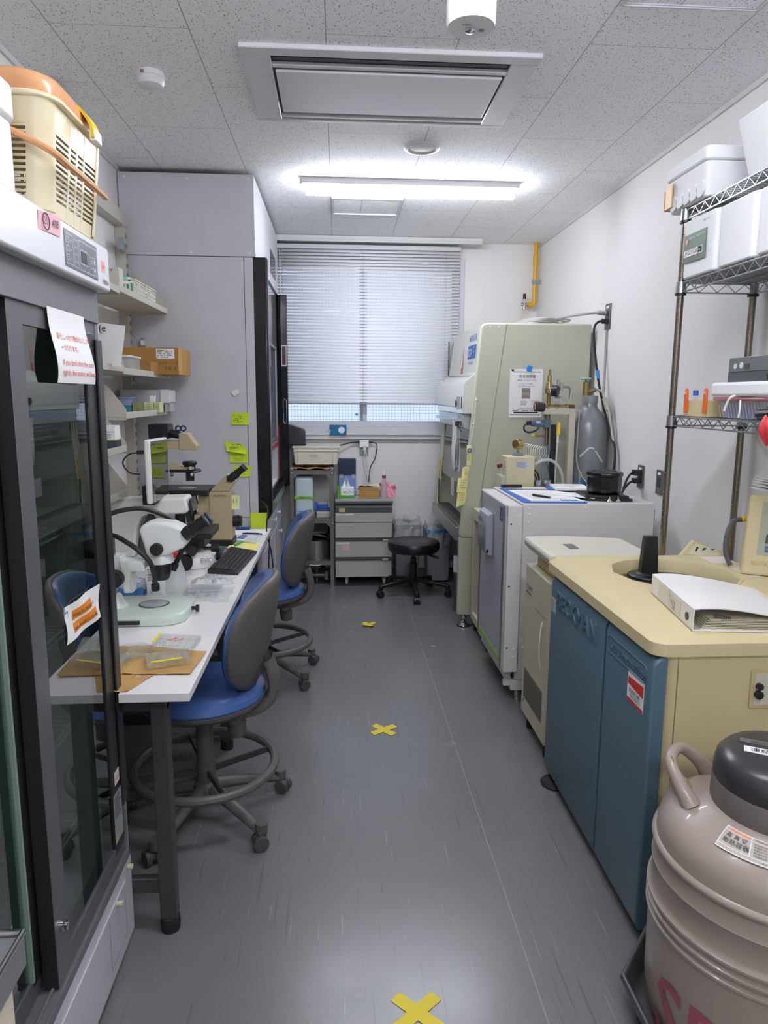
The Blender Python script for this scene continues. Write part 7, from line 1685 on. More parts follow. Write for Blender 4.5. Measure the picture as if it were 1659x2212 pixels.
# blue doors
for y0, y1, txt_ in ((2.04, 2.575, 1), (1.695, 2.018, 2)):
    m = MB(); pts = [(.832, .03), (.822, .05), (.822, .800), (.828, .818), (.842, .828), (.862, .828), (.862, .03)]
    m.prism(pts, 'y', y0, y1); d = obj('front_door', m, blue_d, t, bevel=.006, seg=3)
    if txt_ == 1:
        m = MB(); m.text('BECKMAN', .088, (.822, 2.50, .725), (0,-1,0), (0,0,1), .001, ext=.004); obj('embossed_lettering', m, blue_d, d, label='raised lettering in the door colour')
    else:
        m = MB(); m.tube([(.8215, 1.99, .740), (.8215, 1.742, .740), (.8215, 1.732, .750), (.8215, 1.732, .782), (.8215, 1.742, .790), (.8215, 1.99, .790), (.8215, 2.0, .780), (.8215, 2.0, .750)], .002, 6, sm=False, close=True); m.text('L-60 Ultracentrifuge', .030, (.822, 1.985, .753), (0,-1,0), (0,0,1), .0005, ext=.0025); obj('embossed_lettering', m, blue_d, d, label='raised lettering in a rounded raised frame')
q = thing('inspection_sticker', 'red and white sticker on the nearer teal door', 'sticker', (.822, 1.79, .66))
m = MB(); m.slab([(.8213, 1.845, .652), (.8213, 1.738, .652), (.8213, 1.738, .742), (.8213, 1.845, .742)], (.0006, 0, 0)); obj('paper', m, paper, q)
m = MB(); m.slab([(.8208, 1.84, .702), (.8208, 1.742, .695), (.8208, 1.742, .728), (.8208, 1.84, .722)], (.0006, 0, 0)); m.slab([(.8208, 1.843, .653), (.8208, 1.740, .653), (.8208, 1.740, .662), (.8208, 1.843, .662)], (.0006, 0, 0)); obj('red_print', m, mat('sticker_red', '#d42f36', .5), q)
m = MB(); m.text('高速遠心機', .014, (.8203, 1.83, .682), (0,-1,0), (0,0,1)); m.text('2012.06.12', .014, (.8203, 1.82, .668), (0,-1,0), (0,0,1)); obj('lettering', m, ink, q)
q = thing('inspection_sticker', 'small silver sticker at the left edge of the farther teal door', 'sticker', (.822, 2.53, .69))
m = MB(); m.slab([(.8213, 2.568, .69), (.8213, 2.515, .69), (.8213, 2.515, .745), (.8213, 2.568, .745)], (.0006, 0, 0)); obj('paper', m, mat('silver_sticker', '#bfc3c4', .5), q)
m = MB(); scribble(m, (.8206, 2.562, .693), (0,-1,0), (0,0,1), .042, .046, 6, seed=120, fill=.9); obj('print', m, mat('sticker_grey_ink', '#6f7678', .7), q)
m = MB(); m.prism(rrect(1.095, 1.20, .68, .79, .008), 'y', CY0+.001, CY0+.0055); sp_ = obj('switch_plate', m, mat('tan_plate', '#cdbd8b', .5), body, bevel=.001)
m = MB(); m.prism(rrect(1.105, 1.19, .69, .78, .006), 'y', CY0-.0002, CY0+.001); obj('plate_inset', m, mat('pale_inset', '#d3cdbb', .5), sp_)
m = MB(); m.cyl((1.115, CY0-.001, .745), (1.115, CY0-.012, .745), .009); m.cyl((1.115, CY0-.001, .722), (1.115, CY0-.012, .722), .011); obj('switch', m, black, sp_)
for x, y, r in ((.845, 2.50, .055), (.90, 1.88, .05), (1.45, 2.55, .03), (1.45, 1.80, .03)):
    m = MB(); m.lathe([(0, .05), (.014, .05), (.016, .02), (r*.85, .018), (r, .008), (r*.9, 0), (0, 0)], (x, y, 0), 28); obj('levelling_foot', m, black_m, t)
# labels on the deck
for pts, seed, lb in ((((1.408, 2.596), (1.404, 2.488), (1.50, 2.492), (1.507, 2.596)), 130, 'cream and red printed label on the deck by the console'), (((1.432, 2.429), (1.43, 2.282), (1.48, 2.28), (1.478, 2.427)), 131, 'plain silvery label on the deck in front of the console')):
    m = MB(); m.slab([(p[0], p[1], .8863) for p in pts], (0, 0, .0008)); o = obj('deck_label', m, mat('label_offwhite', '#e8e2da', .5), label=lb, cat='label')
    m = MB(); a = Vector((*pts[1], .8868)); b = Vector((*pts[0], .8868)); c = Vector((*pts[2], .8868))
    if seed == 130:
        scribble(m, a+(b-a)*.1+(c-a)*.1, b-a, (c-a), (b-a).length*.8, (c-a).length*.75, 5, seed=seed, fill=.8); obj('print', m, red_i, o)
# console
q = thing('control_console', 'cream tilted control console with dark displays and blue keys on the machine deck', 'console', (1.45, 2.2, .886))
cn = Vector((-.50, -.80, .33)).normalized()      # facing direction of screen
ur = Vector((.80, -.55, 0)).normalized()
ur = Vector((-cn.y, cn.x, 0)).normalized()*1.0
if ur.x < 0: ur = -ur
up = cn.cross(ur); up = up if up.z > 0 else -up
O = Vector((1.42, 2.33, .905))
def C3(a, b, d): return O + ur*a + up*b + cn*d
m = MB()
Wc, Hc_ = .36, .27
fr0 = [C3(0, -.02, 0), C3(Wc, -.02, 0), C3(Wc, Hc_, 0), C3(.012, Hc_, 0)]
back = [Vector((p.x, p.y, p.z)) + Vector((.10, .16, -.0)) for p in fr0]
back = [fr0[0]+Vector((.07, .13, .0)), fr0[1]+Vector((.07, .13, 0)), fr0[2]+Vector((.05, .09, -.02)), fr0[3]+Vector((.05, .09, -.02))]
for p in back[:2]: p.z = .888
for i in (0, 1): fr0[i].z = max(fr0[i].z, .888)
m.add(fr0+back, [(0,1,2,3), (7,6,5,4), (0,4,5,1), (1,5,6,2), (2,6,7,3), (3,7,4,0)]); obj('housing', m, cent_c, q, bevel=.010, seg=3)
m = MB(); m.slab([C3(.045, .055, .0005), C3(Wc-.02, .055, .0005), C3(Wc-.02, Hc_-.022, .0005), C3(.052, Hc_-.022, .0005)], cn*.0015); fp = obj('face_plate', m, mat('sage_plate', '#a9ad94', .4), q)
m = MB(); m.slab([C3(.085, .145, .002), C3(Wc-.04, .145, .002), C3(Wc-.04, Hc_-.038, .002), C3(.09, Hc_-.038, .002)], cn*.0015); m.slab([C3(.068, .098, .002), C3(Wc-.04, .098, .002), C3(Wc-.04, .13, .002), C3(.072, .13, .002)], cn*.0015); obj('display_windows', m, mat('console_black', '#1e1c1e', .15), fp)
m = MB(); m.text('88', .045, C3(.105, .175, .0036), ur, up); obj('red_digits', m, mat('led_red', '#8c2233', .4, emit=.25), fp)
m = MB(); 
for k in range(5): m.slab([C3(.070+.03*k, .068, .002), C3(.093+.03*k, .068, .002), C3(.093+.03*k, .088, .002), C3(.070+.03*k, .088, .002)], cn*.003)
ky = obj('blue_keys', m, mat('blue_keys', '#2f5a8c', .4), fp)
m = MB()
for k in range(5): m.text(('RUN', 'SET', 'STOP', 'TIME', 'ENT')[k], .008, C3(.073+.03*k, .075, .0052), ur, up)
obj('key_text', m, paper, ky)
m = MB(); m.text('BECKMAN', .022, C3(.03, .018, .001), ur, up, .001); obj('embossed_name', m, mat('tan_emboss', '#b7a878', .5), q)
m = MB(); m.tube([(1.50, 2.46, 1.06), (1.455, 2.46, 1.05), (1.43, 2.45, 1.0), (1.425, 2.44, .94), (1.435, 2.42, .895)], .009, 10); o = obj('cable', m, mat('grey_cable', '#55585a', .45), label='thick grey cable arching behind the tilted console', cat='cable')
m = MB(); m.cyl((1.485, 2.46, 1.058), (1.50, 2.46, 1.062), .0105); obj('yellow_black_tape', m, yellow, o)
t = thing('notepad_stack', 'thick curled white notepad on top of the tilted console', 'notepad', (1.48, 2.2, 1.17))
top = C3(.10, Hc_+.002, -.01)
m = MB()
for k in range(5): m.surf(lambda u, v, k=k: (top.x-.015+.20*u+.004*k, top.y+.055-.22*u*.6+.10*v, top.z+.010+.007*k+.003*math.sin(u*5+k)+.004*k*(1-u)), 8, 4, .004)
obj('pages', m, paper, t)
# small switch panel behind
t = thing('switch_panel', 'small cream switch panel with black rocker switches leaning behind the round chamber', 'switch panel', (1.46, 2.74, .87))
m = MB(); a = [Vector((1.385, 2.70, .865)), Vector((1.56, 2.66, .865)), Vector((1.56, 2.70, .885)), Vector((1.455, 2.73, .925))]
m.slab(a, (.0, .02, -.002)); obj('plate', m, cent_c, t, bevel=.002)
m = MB(); m.slab([(1.415, 2.699, .872), (1.545, 2.669, .872), (1.53, 2.695, .893), (1.455, 2.715, .915)], (0, -.0015, .001)); obj('face', m, mat('face_cream_pale', '#dedbc0', .5), t)
m = MB()
for k in range(3): x = 1.445+.026*k; m.slab([(x, 2.70-.004*k, .885-.003*k), (x+.006+.005*k, 2.699-.004*k, .884-.003*k), (x+.016+.005*k, 2.702-.004*k, .900-.004*k), (x+.010, 2.704-.004*k, .902-.004*k)], (0, -.004, .003))
obj('rockers', m, black, t)
obj('support', MB().box(1.44, 2.72, .80, 1.60, 2.74, .87), cent_c, t)
# ring binder
t = thing('ring_binder', 'white ring binder lying half open with papers on the machine deck', 'binder', (1.1, 1.95, .887))
A, B_, Cc, D = Vector((.940, 1.735, 0)), Vector((.995, 2.10, 0)), Vector((1.26, 2.05, 0)), Vector((1.26, 1.70, 0))
zb = .8875
m = MB(); m.slab([(.940, 1.735, zb), (1.26, 1.700, zb), (1.29, 2.04, zb), (.995, 2.105, zb)], (0, 0, .003)); obj('back_cover', m, mat('binder_white', '#ecebe8', .4), t)
m = MB(); m.slab([(.940, 1.735, zb), (.995, 2.105, zb), (.995, 2.105, zb+.058), (.940, 1.735, zb+.058)], (.003, 0, 0)); spn = obj('spine', m, mat('binder_white', '#ecebe8', .4), t)
def cov(u, v):
    p = Vector((.940, 1.735, 0)).lerp(Vector((.995, 2.105, 0)), v).lerp(Vector((1.26, 1.700, 0)).lerp(Vector((1.29, 2.04, 0)), v), u)
    p.z = zb+.058+.012*math.sin(min(u*2.2, 1)*PI*.5)*(1-u)-.040*u**1.6*(1-.2*v); return p
m = MB(); m.surf(cov, 18, 4, .003); obj('front_cover', m, mat('binder_white', '#ecebe8', .4), t)
m = MB()
for k in range(7):
    z = zb+.0035+.0042*k; m.slab([(.965+.004*k, 1.742, z), (1.255, 1.705+.003*(k % 3), z), (1.275, 2.02, z), (1.01, 2.08, z)], (0, 0, .0022))
obj('pages', m, mat('page_stack', '#d8d2b8', .8), t)
m = MB(); dy = Vector((.995-.940, 2.105-1.735, 0)).normalized()
m.slab([Vector((.940, 1.735, 0))+dy*.10+Vector((-.0012, 0, zb+.008)), Vector((.940, 1.735, 0))+dy*.30+Vector((-.0012, 0, zb+.008)), Vector((.940, 1.735, 0))+dy*.30+Vector((-.0012, 0, zb+.05)), Vector((.940, 1.735, 0))+dy*.10+Vector((-.0012, 0, zb+.05))], (.0006, 0, 0)); lb2 = obj('spine_label', m, mat('clear_label_pocket', '#dcd9d2', .3), spn)
m = MB(); oo = Vector((.940, 1.735, 0))+dy*.19+Vector((-.0018, 0, zb+.012)); m.text('L-60 使用', .012, oo, (0,0,1), dy); scribble(m, oo-dy*.05, (0,0,1), dy, .03, .04, 4, seed=140, fill=.7); obj('spine_print', m, mat('spine_ink', '#8c8a80', .7), lb2)
m = MB(); c = Vector((.940, 1.735, 0))+dy*.045+Vector((-.0015, 0, zb+.028)); nrm = Vector((-dy.y, dy.x, 0)); m.cyl(c, c+nrm*.0012, .011, n=24); obj('finger_hole', m, black, spn)
m = MB()
for k in range(8): m.ring((1.0+.006*k, 1.738, zb+.040-.001*k), .004, .001, 10, 4, 'x')
obj('notebook_coil', m, dgrey, t)

# ================================================================== WIRE SHELVING (right)
t = thing('wire_shelving', 'chrome wire shelving unit with round posts standing over the machines on the right', 'shelving', (1.45, 2.0, 0))
SX0, SX1, SY0, SY1 = 1.30, 1.585, 1.42, 2.68
postm = mat('bronze_chrome_post', '#8a8275', .25, .95)
PZ = {(1.585, 2.68): 0}
for x, y in ((SX0, SY1), (SX1, SY1), (SX0, SY0), (SX1, SY0)):
    zb_ = .0 if not (y < 1.6) else .0
    m = MB(); m.cyl((x, y, zb_), (x, y, 2.190), .0128, n=20)
    z = .93
    while z < 2.18: m.ring((x, y, z), .0129, .0006, 20, 4); z += .0254
    obj('post', m, postm, t)
wm = mat('zinc_wire', '#a3a6a8', .28, .9)
for z in (2.175, 1.915, 1.415):
    m = MB()
    for (a, b) in (((SX0, SY0), (SX0, SY1)), ((SX1, SY0), (SX1, SY1)), ((SX0, SY1), (SX1, SY1)), ((SX0, SY0), (SX1, SY0))):
        for dz in (.012, -.022): m.tube([(*a, z+dz), (*b, z+dz)], .0032, 7, sm=False)
        A_, B2 = Vector((*a, z)), Vector((*b, z)); L_ = (B2-A_).length; n_ = int(L_/.034); pts = []
        for k in range(n_+1):
            p = A_.lerp(B2, k/n_); p.z = z+(.010 if k % 2 else -.020); pts.append(p)
        m.tube(pts, .0022, 5, sm=False)
    k = SY0+.01
    while k < SY1: m.tube([(SX0, k, z+.016), (SX1, k, z+.016)], .0021, 5, sm=False); k += .0215
    for x in (SX0+.095, SX0+.19): m.tube([(x, SY0, z+.010), (x, SY1, z+.010)], .003, 6, sm=False); 
    for x, y in ((SX0, SY1), (SX1, SY1), (SX0, SY0), (SX1, SY0)): m.cyl((x, y, z-.026), (x, y, z+.016), .019, .0175, n=20)
    sh = obj('wire_shelf', m, wm, t)
    m = MB()
    for x, y in ((SX0, SY1), (SX1, SY1), (SX0, SY0), (SX1, SY0)): m.cyl((x, y, z-.033), (x, y, z-.024), .0205, n=20)
    obj('collar_sleeve', m, black, sh)
    if z < 1.5:
        m = MB(); m.prism([(2.62, z-.018), (2.655, z-.018), (2.6375, z+.010)], 'x', SX0-.0045, SX0-.0035); obj('triangle_badge', m, black, sh)
# foam boxes
zt = 2.175+.0185
def foam_box(x0, x1, y0, y1, z0, z1, label, lid=.0, taper=.0, gr='white foam boxes on the wire shelves'):
    t = thing('foam_box', label, 'foam box', ((x0+x1)/2, (y0+y1)/2, z0), 0, gr)
    cx_, cy_ = (x0+x1)/2, (y0+y1)/2; hx, hy = (x1-x0)/2, (y1-y0)/2
    def lp(s, z): return [(p[0], p[1], z) for p in rrect(cx_-hx+s, cx_+hx-s, cy_-hy+s, cy_+hy-s, .02, 4)]
    zc = z1-lid
    L_ = [lp(taper, z0+.0005), lp(0.003 if lid else 0, zc)]; n_ = len(L_[0]); m = MB()
    m.add(L_[0]+L_[1], [tuple(range(n_-1, -1, -1)), tuple(range(n_, 2*n_))]+[(k, (k+1) % n_, (k+1) % n_+n_, k+n_) for k in range(n_)]); obj('box', m, foam, t, bevel=.006)
    if lid:
        m = MB(); m.prism(rrect(x0-.004, x1+.004, y0-.004, y1+.004, .022, 4), 'z', zc+.0005, z1); obj('lid', m, foam, t, bevel=.007)
    return t
b1 = foam_box(1.272, 1.56, 2.50, 2.80, zt, zt+.165, 'white foam box with scalloped lid and brown tape, far end of top shelf', lid=.048, taper=.012)
m = MB(); m.slab([(1.268, 2.803, zt+.018), (1.30, 2.803, zt+.018), (1.30, 2.803, zt+.09), (1.268, 2.803, zt+.09)], (0, .001, 0)); m.box(1.2665, 2.74, zt+.02, 1.2705, 2.79, zt+.105); obj('brown_tape', m, mat('brown_tape', '#d6b07a', .5), b1)
m = MB()
for k in range(5): m.cyl((1.279, 2.54+.05*k, zt+.030), (1.2745, 2.54+.05*k, zt+.030), .027, n=20)
obj('scalloped_rim', m, foam, b1)
foam_box(1.30, 1.57, 2.05, 2.385, zt, zt+.195, 'tall tapering white foam box on the top shelf, without a lid', taper=.035)
t = thing('foam_slab', 'white foam lid standing upright on the tall foam box at the upper right', 'foam lid', (1.4, 2.2, zt+.235))
m = MB(); m.prism([(2.02, zt+.196), (2.30, zt+.196), (2.27, zt+.42), (2.05, zt+.42)], 'x', 1.37, 1.44); obj('lid', m, foam, t, bevel=.012, seg=3)
z2 = 1.915+.0185
b2 = foam_box(1.285, 1.56, 2.43, 2.665, z2, z2+.205, 'white foam box with a green printed label, middle shelf far end', taper=.004)
b2b = foam_box(1.288, 1.56, 2.205, 2.42, z2, z2+.20, 'plain white foam box just right of the green-labelled one', taper=.003)
foam_box(1.288, 1.56, 1.94, 2.195, z2, z2+.195, 'plain white foam box at the right edge of the middle shelf', taper=.003)
FX = 1.2835
def gl_(y, z): return (FX, y, z)
m = MB(); m.slab([gl_(2.645, z2+.055), gl_(2.485, z2+.052), gl_(2.485, z2+.152), gl_(2.645, z2+.152)], (-.001, 0, 0)); q = obj('green_label', m, mat('dark_green_label', '#3c5c3c', .5), b2)
m = MB(); m.cyl((FX-.0012, 2.62, z2+.128), (FX-.0022, 2.62, z2+.128), .011, n=24); obj('red_seal', m, mat('red_seal', '#c64a50', .5), q)
m = MB(); m.slab([(FX-.0024, 2.628, z2+.126), (FX-.0024, 2.612, z2+.126), (FX-.0024, 2.612, z2+.130), (FX-.0024, 2.628, z2+.130)], (-.0004, 0, 0)); m.slab([(FX-.0024, 2.622, z2+.120), (FX-.0024, 2.618, z2+.120), (FX-.0024, 2.618, z2+.136), (FX-.0024, 2.622, z2+.136)], (-.0004, 0, 0))
m.slab([(FX-.0012, 2.638, z2+.075), (FX-.0012, 2.505, z2+.073), (FX-.0012, 2.505, z2+.098), (FX-.0012, 2.638, z2+.098)], (-.0008, 0, 0)); m.text('MEDICAL PRODUCTS', .0118, (FX-.0022, 2.605, z2+.132), (0,-1,0), (0,0,1)); obj('white_print', m, paper, q)
m = MB(); m.text('メロパン', .023, (FX-.0026, 2.632, z2+.080), (0,-1,0), (0,0,1)); m.text('4', .02, (FX-.0026, 2.553, z2+.079), (0,-1,0), (0,0,1)); m.slab([(FX-.0022, 2.536, z2+.077), (FX-.0022, 2.508, z2+.077), (FX-.0022, 2.508, z2+.096), (FX-.0022, 2.536, z2+.096)], (-.0006, 0, 0)); m.text('●● 1 ー1871', .007, (FX-.001, 2.51, z2+.178), (0,-1,0), (0,0,1)); obj('black_print', m, ink, q)
m = MB(); m.text('500g', .0095, (FX-.003, 2.534, z2+.083), (0,-1,0), (0,0,1)); obj('weight_print', m, paper, q)

z3 = 1.415+.0185
t = thing('gel_tray', 'yellowish plastic tray box with orange clamps on the lower wire shelf', 'tray', (1.40, 2.52, z3))
m = MB(); x0, x1, y0, y1 = 1.305, 1.50, 2.43, 2.60
for (a, b, c, d) in ((x0, y0, x1, y0+.006), (x0, y1-.006, x1, y1), (x0, y0, x0+.006, y1), (x1-.006, y0, x1, y1)): m.box(a, b, z3, c, d, z3+.058)
m.box(x0, y0, z3, x1, y1, z3+.005); obj('tray', m, mat('yellowed_acrylic', '#dccf9c', .2), t)
m = MB(); m.box(1.31, 2.44, z3+.005, 1.49, 2.59, z3+.010); obj('tray_floor_sheet', m, mat('pale_sheet', '#d9d6cf', .4), t)
for k, (x, y, lb) in enumerate(((1.30, 2.575, 'orange clamp at the left corner of the yellowish tray'), (1.42, 2.435, 'orange clamp at the middle of the yellowish tray'), (1.30, 2.437, 'orange clamp at the near corner of the yellowish tray'))):
    if k == 0:
        oc = thing('clamp', lb, 'clamp', (x, y, z3+.03), 0, 'orange clamps on the yellowish tray')
        m = MB(); pf_ = [(-.011, -.004), (.011, -.004), (.011, .045), (.009, .075), (.0, .084), (-.009, .075), (-.011, .045)]
        m.prism([(y+a, z3+.018+b) for a, b in pf_], 'x', x-.004, x+.004); obj('clamp_body', m, orange, oc, bevel=.002)
        m = MB(); m.cyl((x-.0042, y, z3+.085), (x-.0052, y, z3+.085), .005, n=16); obj('clamp_eye', m, mat('clamp_eye_light', '#e9d8c8', .5), oc)
    else:
        dup(oc, (x+.0, y, z3+.03), label=lb)
t = thing('tube', 'clear sample tube with a blue cap leaning behind the left orange clamp', 'tube', (1.33, 2.56, z3))
m = MB(); m.cyl((1.325, 2.555, z3+.008), (1.325, 2.555, z3+.075), .007); obj('tube_body', m, clear, t)
m = MB(); m.cyl((1.325, 2.555, z3+.075), (1.325, 2.555, z3+.094), .0095); obj('tube_cap', m, capb, t)
m = MB(); m.slab([(1.295, 2.43, z3+.001), (1.295, 2.53, z3+.001), (1.33, 2.53, z3+.001), (1.33, 2.43, z3+.001)], (0, 0, .010)); obj('glass_plates', m, mat('glass_edge_white', '#dfe4e6', .15), label='thin stack of glass plates on the shelf edge before the yellowish tray', cat='glass plates') if False else None
t = thing('lunch_tub', 'clear ribbed tub with pink lid and blue contents on the lower wire shelf', 'tub', (1.40, 2.22, z3))
def lpq(s, z): return [(p[0], p[1], z) for p in rrect(1.30+s, 1.52-s, 2.06+s, 2.385-s, .03, 5)]
L_ = [lpq(.018, z3+.001), lpq(.004, z3+.058)]; n_ = len(L_[0]); m = MB()
m.add(L_[0]+L_[1], [tuple(range(n_-1, -1, -1)), tuple(range(n_, 2*n_))]+[(k, (k+1) % n_, (k+1) % n_+n_, k+n_) for k in range(n_)])
for k in range(16): y = 2.09+.0175*k; m.slab([(1.316, y, z3+.002), (1.316, y+.002, z3+.002), (1.3025, y+.002, z3+.056), (1.3025, y, z3+.056)], (-.002, 0, 0))
obj('tub', m, milky, t)
m = MB(); m.prism(rrect(1.325, 1.50, 2.09, 2.36, .02), 'z', z3+.003, z3+.042); obj('blue_contents', m, mat('blue_tubes', '#4a63c0', .4), t, bevel=.008)
m = MB(); m.prism(rrect(1.292, 1.528, 2.05, 2.395, .032, 5), 'z', z3+.0585, z3+.070); obj('pink_lid', m, glass('pink_lid', '#f3bdc9', .55, '#f0a8b8', rough=.2), t, bevel=.004)
m = MB(); m.tube([(1.345, 2.22, z3+.071), (1.30, 2.225, z3+.076), (1.280, 2.24, z3+.068), (1.276, 2.255, z3+.045), (1.274, 2.262, z3+.025)], .004, 7); m.tube([(1.29, 2.20, z3+.06), (1.285, 2.19, z3+.03), (1.284, 2.192, z3+.005)], .003, 6); obj('white_string', m, paper, label='white knotted string hanging over the pink-lidded tub', cat='string')
t = thing('foam_slab', 'flat white foam lid resting on the pink-lidded tub', 'foam lid', (1.40, 2.22, z3+.071))
m = MB(); m.prism(rrect(1.285, 1.555, 2.02, 2.40, .035, 4), 'z', z3+.072, z3+.118); obj('lid', m, foam, t, bevel=.010, seg=3)
blk = mat('machined_aluminium', '#8b8c8e', .35, .6)
t = thing('heating_block', 'square grey metal block directly on the flat foam lid', 'metal block', (1.40, 2.2, z3+.119))
m = MB(); m.box(1.315, 2.06, z3+.1185, 1.50, 2.33, z3+.152); obj('block', m, mat('dark_block_metal', '#6f7072', .35, .6), t, bevel=.001)
m = MB(); m.cyl((1.315, 2.10, z3+.133), (1.3135, 2.10, z3+.133), .011, n=20); obj('hole', m, black, t)
t = thing('heating_block', 'square grey metal block with two round holes, topmost of the stack', 'metal block', (1.40, 2.2, z3+.153))
m = MB(); m.box(1.313, 2.06, z3+.1525, 1.50, 2.325, z3+.198); obj('block', m, blk, t, bevel=.001)
m = MB(); m.cyl((1.313, 2.285, z3+.170), (1.3115, 2.285, z3+.170), .009, n=20); m.cyl((1.313, 2.25, z3+.172), (1.3115, 2.25, z3+.172), .010, n=20); obj('holes', m, mat('hole_light', '#d8d8d6', .4), t)
m = MB(); m.box(1.3115, 2.205, z3+.158, 1.313, 2.232, z3+.176); obj('stamped_mark', m, dgrey, t)
m = MB(); m.cyl((1.30, 2.11, z3+.018), (1.30, 2.035, z3+.022), .015, n=8); m.box(1.30, 2.03, z3+.001, 1.36, 2.12, z3+.02); obj('handset', m, black, label='small black device at the right end of the lower wire shelf', cat='device', bevel=.002)
m = MB(); m.surf(lambda u, v: (1.288-.02*math.sin(v*PI)+.004*math.sin(u*20), 1.97+.085*u, 1.365+.085*v+.008*math.sin(u*14)), 10, 8, .001); rb = obj('red_bag', m, mat('red_white_bag', '#d63a44', .45), label='red and white bag hanging at the right edge of the lower wire shelf', cat='bag')

# ================================================================== LIQUID NITROGEN DEWAR
t = thing('cryogenic_dewar', 'large taupe liquid nitrogen dewar with dark lid in the lower right corner', 'dewar', (.985, 1.385, 0)); 
DX, DY = .985, 1.385
dm = mat('taupe_dewar_paint', '#a3968b', .33, coat=.15, bump=.06, bscale=500)
prof = [(0, .06), (.236, .06), (.25, .075), (.255, .12), (.257, .30)]
for z in (.315, .338, .361): prof += [(.257, z-.007), (.264, z-.003), (.264, z+.003), (.257, z+.007)]
prof += [(.254, .375), (.254, .43), (.258, .434), (.255, .438), (.253, .476), (.259, .480), (.261, .486), (.259, .492), (.251, .496), (.249, .520), (.243, .541), (.225, .562), (.19, .581), (.155, .595), (.138, .603), (0, .603)]
m = MB(); m.lathe(prof, (DX, DY, 0), 96); obj('vessel', m, dm, t, angle=45)
m = MB(); m.lathe([(.139, .59), (.143, .594), (.143, .652), (.139, .658), (0, .658)], (DX, DY, 0), 72); obj('neck_ring', m, mat('neck_ring_taupe', '#6d6664', .35), t)
m = MB(); m.lathe([(.137, .640), (.140, .644), (.141, .68), (.136, .703), (.122, .718), (.10, .7235), (0, .726)], (DX, DY, 0), 72); ld = obj('lid', m, mat('dark_lid_plastic', '#39393c', .28), t, angle=60)
m = MB(); m.box(DX-.02, DY-.1445, .628, DX+.03, DY-.135, .655); obj('lid_catch', m, mat('catch_grey', '#5a5858', .35), ld, bevel=.003)
U2 = Vector((.5, .87, 0)).normalized(); R2 = Vector((U2.y, -U2.x, 0))
m = MB(); c = Vector((DX-.085, DY+.015, .7252)); m.slab([c, c+R2*.15, c+R2*.15+U2*.028, c+U2*.028], (0, 0, .0012)); w_l = obj('white_label', m, paper, ld)
m = MB(); m.text('凍結細胞保存', .021, c+R2*.012+U2*.006+Vector((0,0,.0013)), R2, U2); obj('lettering', m, ink, w_l)
m = MB(); c = Vector((DX-.068, DY+.060, .7245)); m.slab([c, c+R2*.15, c+R2*.15+U2*.020, c+U2*.020], (0, 0, .0014)); w_l = obj('grey_nameplate', m, mat('grey_nameplate', '#6a6867', .35), ld)
m = MB(); m.text('CRYOGENIC SYSTEM', .012, c+R2*.022+U2*.004+Vector((0,0,.0016)), R2, U2); obj('lettering', m, ink, w_l)
# handles
for i, (aa, lb_) in enumerate(((math.radians(138), 'h'), (math.radians(-42), 'h'))):
    ca, sa = math.cos(aa), math.sin(aa); rad = Vector((ca, sa, 0)); tan = Vector((-sa, ca, 0)); c0 = Vector((DX, DY, 0))
    m = MB(); pts = [c0+rad*.162+tan*.086+Vector((0,0,.575)), c0+rad*.195+tan*.074+Vector((0,0,.615)), c0+rad*.225+tan*.045+Vector((0,0,.645)), c0+rad*.232+Vector((0,0,.652)), c0+rad*.225-tan*.045+Vector((0,0,.645)), c0+rad*.195-tan*.074+Vector((0,0,.615)), c0+rad*.162-tan*.086+Vector((0,0,.575))]
    m.tube(pts, lambda q: .0135+.010*abs(2*q-1)**3, 14); hn = obj('handle', m, dm, t, angle=60)
    if i == 0:
        m = MB(); p = pts[2]
        m.ring(p, .0155, .0012, 20, 5, 'x'); m.ring(p+Vector((.003, .004, -.002)), .0155, .0012, 20, 5, 'x'); m.tube([p, p+Vector((.01, .0, -.03)), p+Vector((.02, -.01, -.045)), p+Vector((.015, -.02, -.05))], .0012, 5); obj('gold_wire', m, mat('gold_wire', '#c8a91e', .3, .7), hn)
        m = MB(); p2 = c0+rad*.205+tan*.02; m.lathe([(0, 0), (.024, .0), (.022, .010), (.012, .022), (0, .024)], (p2.x, p2.y, .578), 14, sx=1, sy=1.4); obj('hanging_tag', m, mat('amber_tag', '#b8905a', .35), hn)
# warning label on shoulder
def on_sh(px, pz):     # px metres round, pz height along the shoulder
    a = math.radians(-103)+px/.20
    tt_ = pz; r = .242-.9*max(0, tt_)*.9; r = .238-tt_*.95; z = .548+tt_*.40
    return Vector((DX+(r+.0)*math.cos(a), DY+r*math.sin(a), z))
def shl(u, v, lift=.0):
    a = math.radians(-156)+u*math.radians(56)+v*math.radians(-3); tt_ = v
    r = .213-.052*tt_; z = .5700+.0235*tt_+.0018*math.sin(v*PI)
    n_ = Vector((math.cos(a)*.35, math.sin(a)*.35, .93)); return Vector((DX+r*math.cos(a), DY+r*math.sin(a), z))+n_*(.0020+lift)
m = MB(); m.surf(lambda u, v: shl(u, v), 16, 6, .0003); w_ = obj('warning_label', m, mat('label_grey_beige', '#c3b9ae', .5), t, fix=False)
def patch(m, u0, u1, v0, v1, lift=.0012):
    m.surf(lambda u, v: shl(u0+(u1-u0)*u, v0+(v1-v0)*v, lift), 8, 3)
m = MB()
for a in ((0, 1, 0, .04), (0, 1, .96, 1), (0, .012, 0, 1), (.33, .342, .16, 1), (.988, 1, 0, 1), (0, 1, .15, .18), (0, .34, .80, .83), (.34, 1, .80, .83)): patch(m, *a)
obj('label_lines', m, paper, w_, fix=False)
m = MB(); patch(m, .06, .32, .84, .95); obj('orange_bar', m, mat('salmon_bar', '#ee9a78', .5), w_, fix=False)
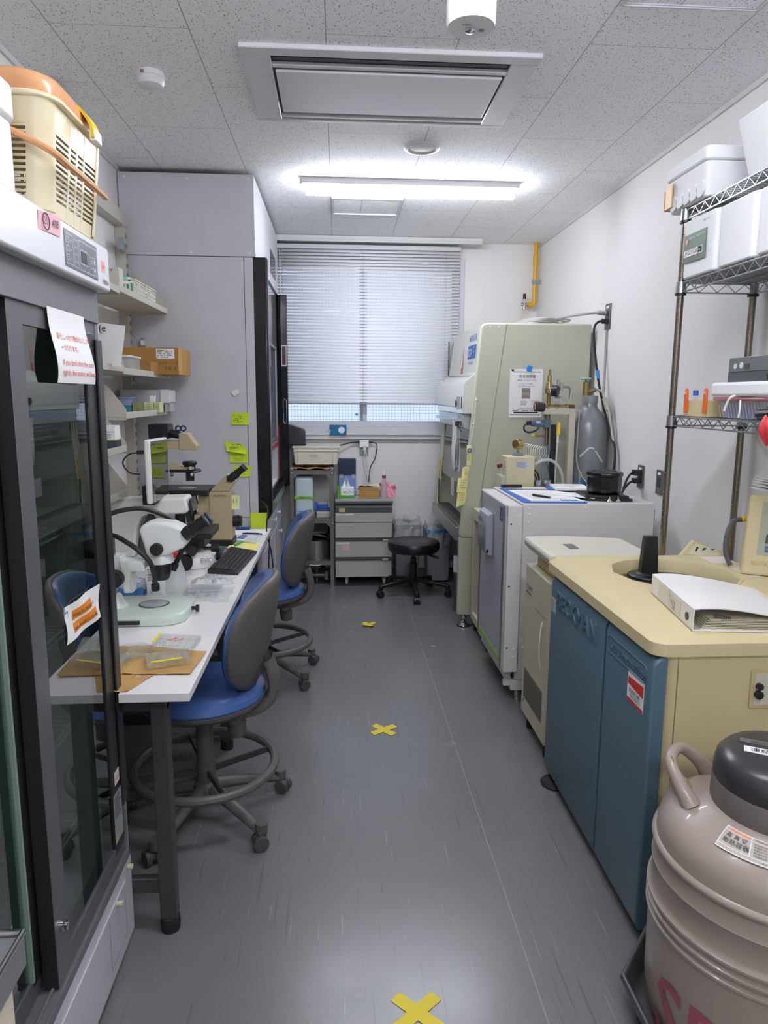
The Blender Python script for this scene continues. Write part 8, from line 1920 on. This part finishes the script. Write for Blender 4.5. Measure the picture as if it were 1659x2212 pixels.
def lt(m, s_, size, u, v):
    m.text(s_, size, (0,0,0), (1,0,0), (0,0,1), fn=lambda px, py, d: shl(u+px/.185, v+py/.057, .0022))
m = MB(); lt(m, '高 真 空', .013, .05, .56); lt(m, '断熱容器', .0135, .04, .30); lt(m, 'ご使用前に必ず取扱説明書をお読みください', .0045, .37, .87)
for k in range(5): lt(m, '液体窒素を取り扱う際は十分に換気を行ってください', .0042, .37, .68-.11*k)
lt(m, 'ダイヤ冷機工業株式会社', .0055, .45, .05); obj('lettering', m, ink, w_, fix=False)
# big red logo letters round the body
def wrap(a0, z0_):
    def fn(px, py, d):
        a = a0+px/.258; r = .2585+d*.3; return Vector((DX+r*math.cos(a), DY+r*math.sin(a), z0_+py))
    return fn
lm = bpy.data.materials.new('striped_magenta_print'); lm.use_nodes = True
T = lm.node_tree; B = T.nodes['Principled BSDF']; tc = T.nodes.new('ShaderNodeTexCoord'); sx3 = T.nodes.new('ShaderNodeSeparateXYZ'); T.links.new(tc.outputs['Object'], sx3.inputs[0])
st_ = math_n(T, 'GREATER_THAN', math_n(T, 'FRACT', math_n(T, 'MULTIPLY', sx3.outputs[2], 330)), .72)
T.links.new(mix_c(T, st_, lin('#9c2f52'), lin('#b88a90')), B.inputs['Base Color']); B.inputs['Roughness'].default_value = .45
m = MB(); m.text('SR', .20, (0,0,0), (1,0,0), (0,0,1), fn=wrap(math.radians(-178), .072), bold=.002); obj('logo_letters', m, lm, t, fix=False)
# roller base
t = thing('roller_base', 'dark grey plastic roller base under the taupe dewar', 'base', (DX, DY, 0))
m = MB(); m.lathe([(0, .02), (.27, .02), (.29, .035), (.312, .085), (.300, .095), (.285, .06), (.275, .04), (0, .036)], (DX, DY, 0), 9); obj('tray', m, mat('charcoal_tray_plastic', '#4c4a4c', .4), t, bevel=.01, seg=3, angle=25)
m = MB()
for k in range(5):
    a = math.radians(20+72*k); x, y = DX+.25*math.cos(a), DY+.25*math.sin(a); m.cyl((x-.01, y, .0125), (x+.01, y, .0125), .0125)
obj('casters', m, black, t)
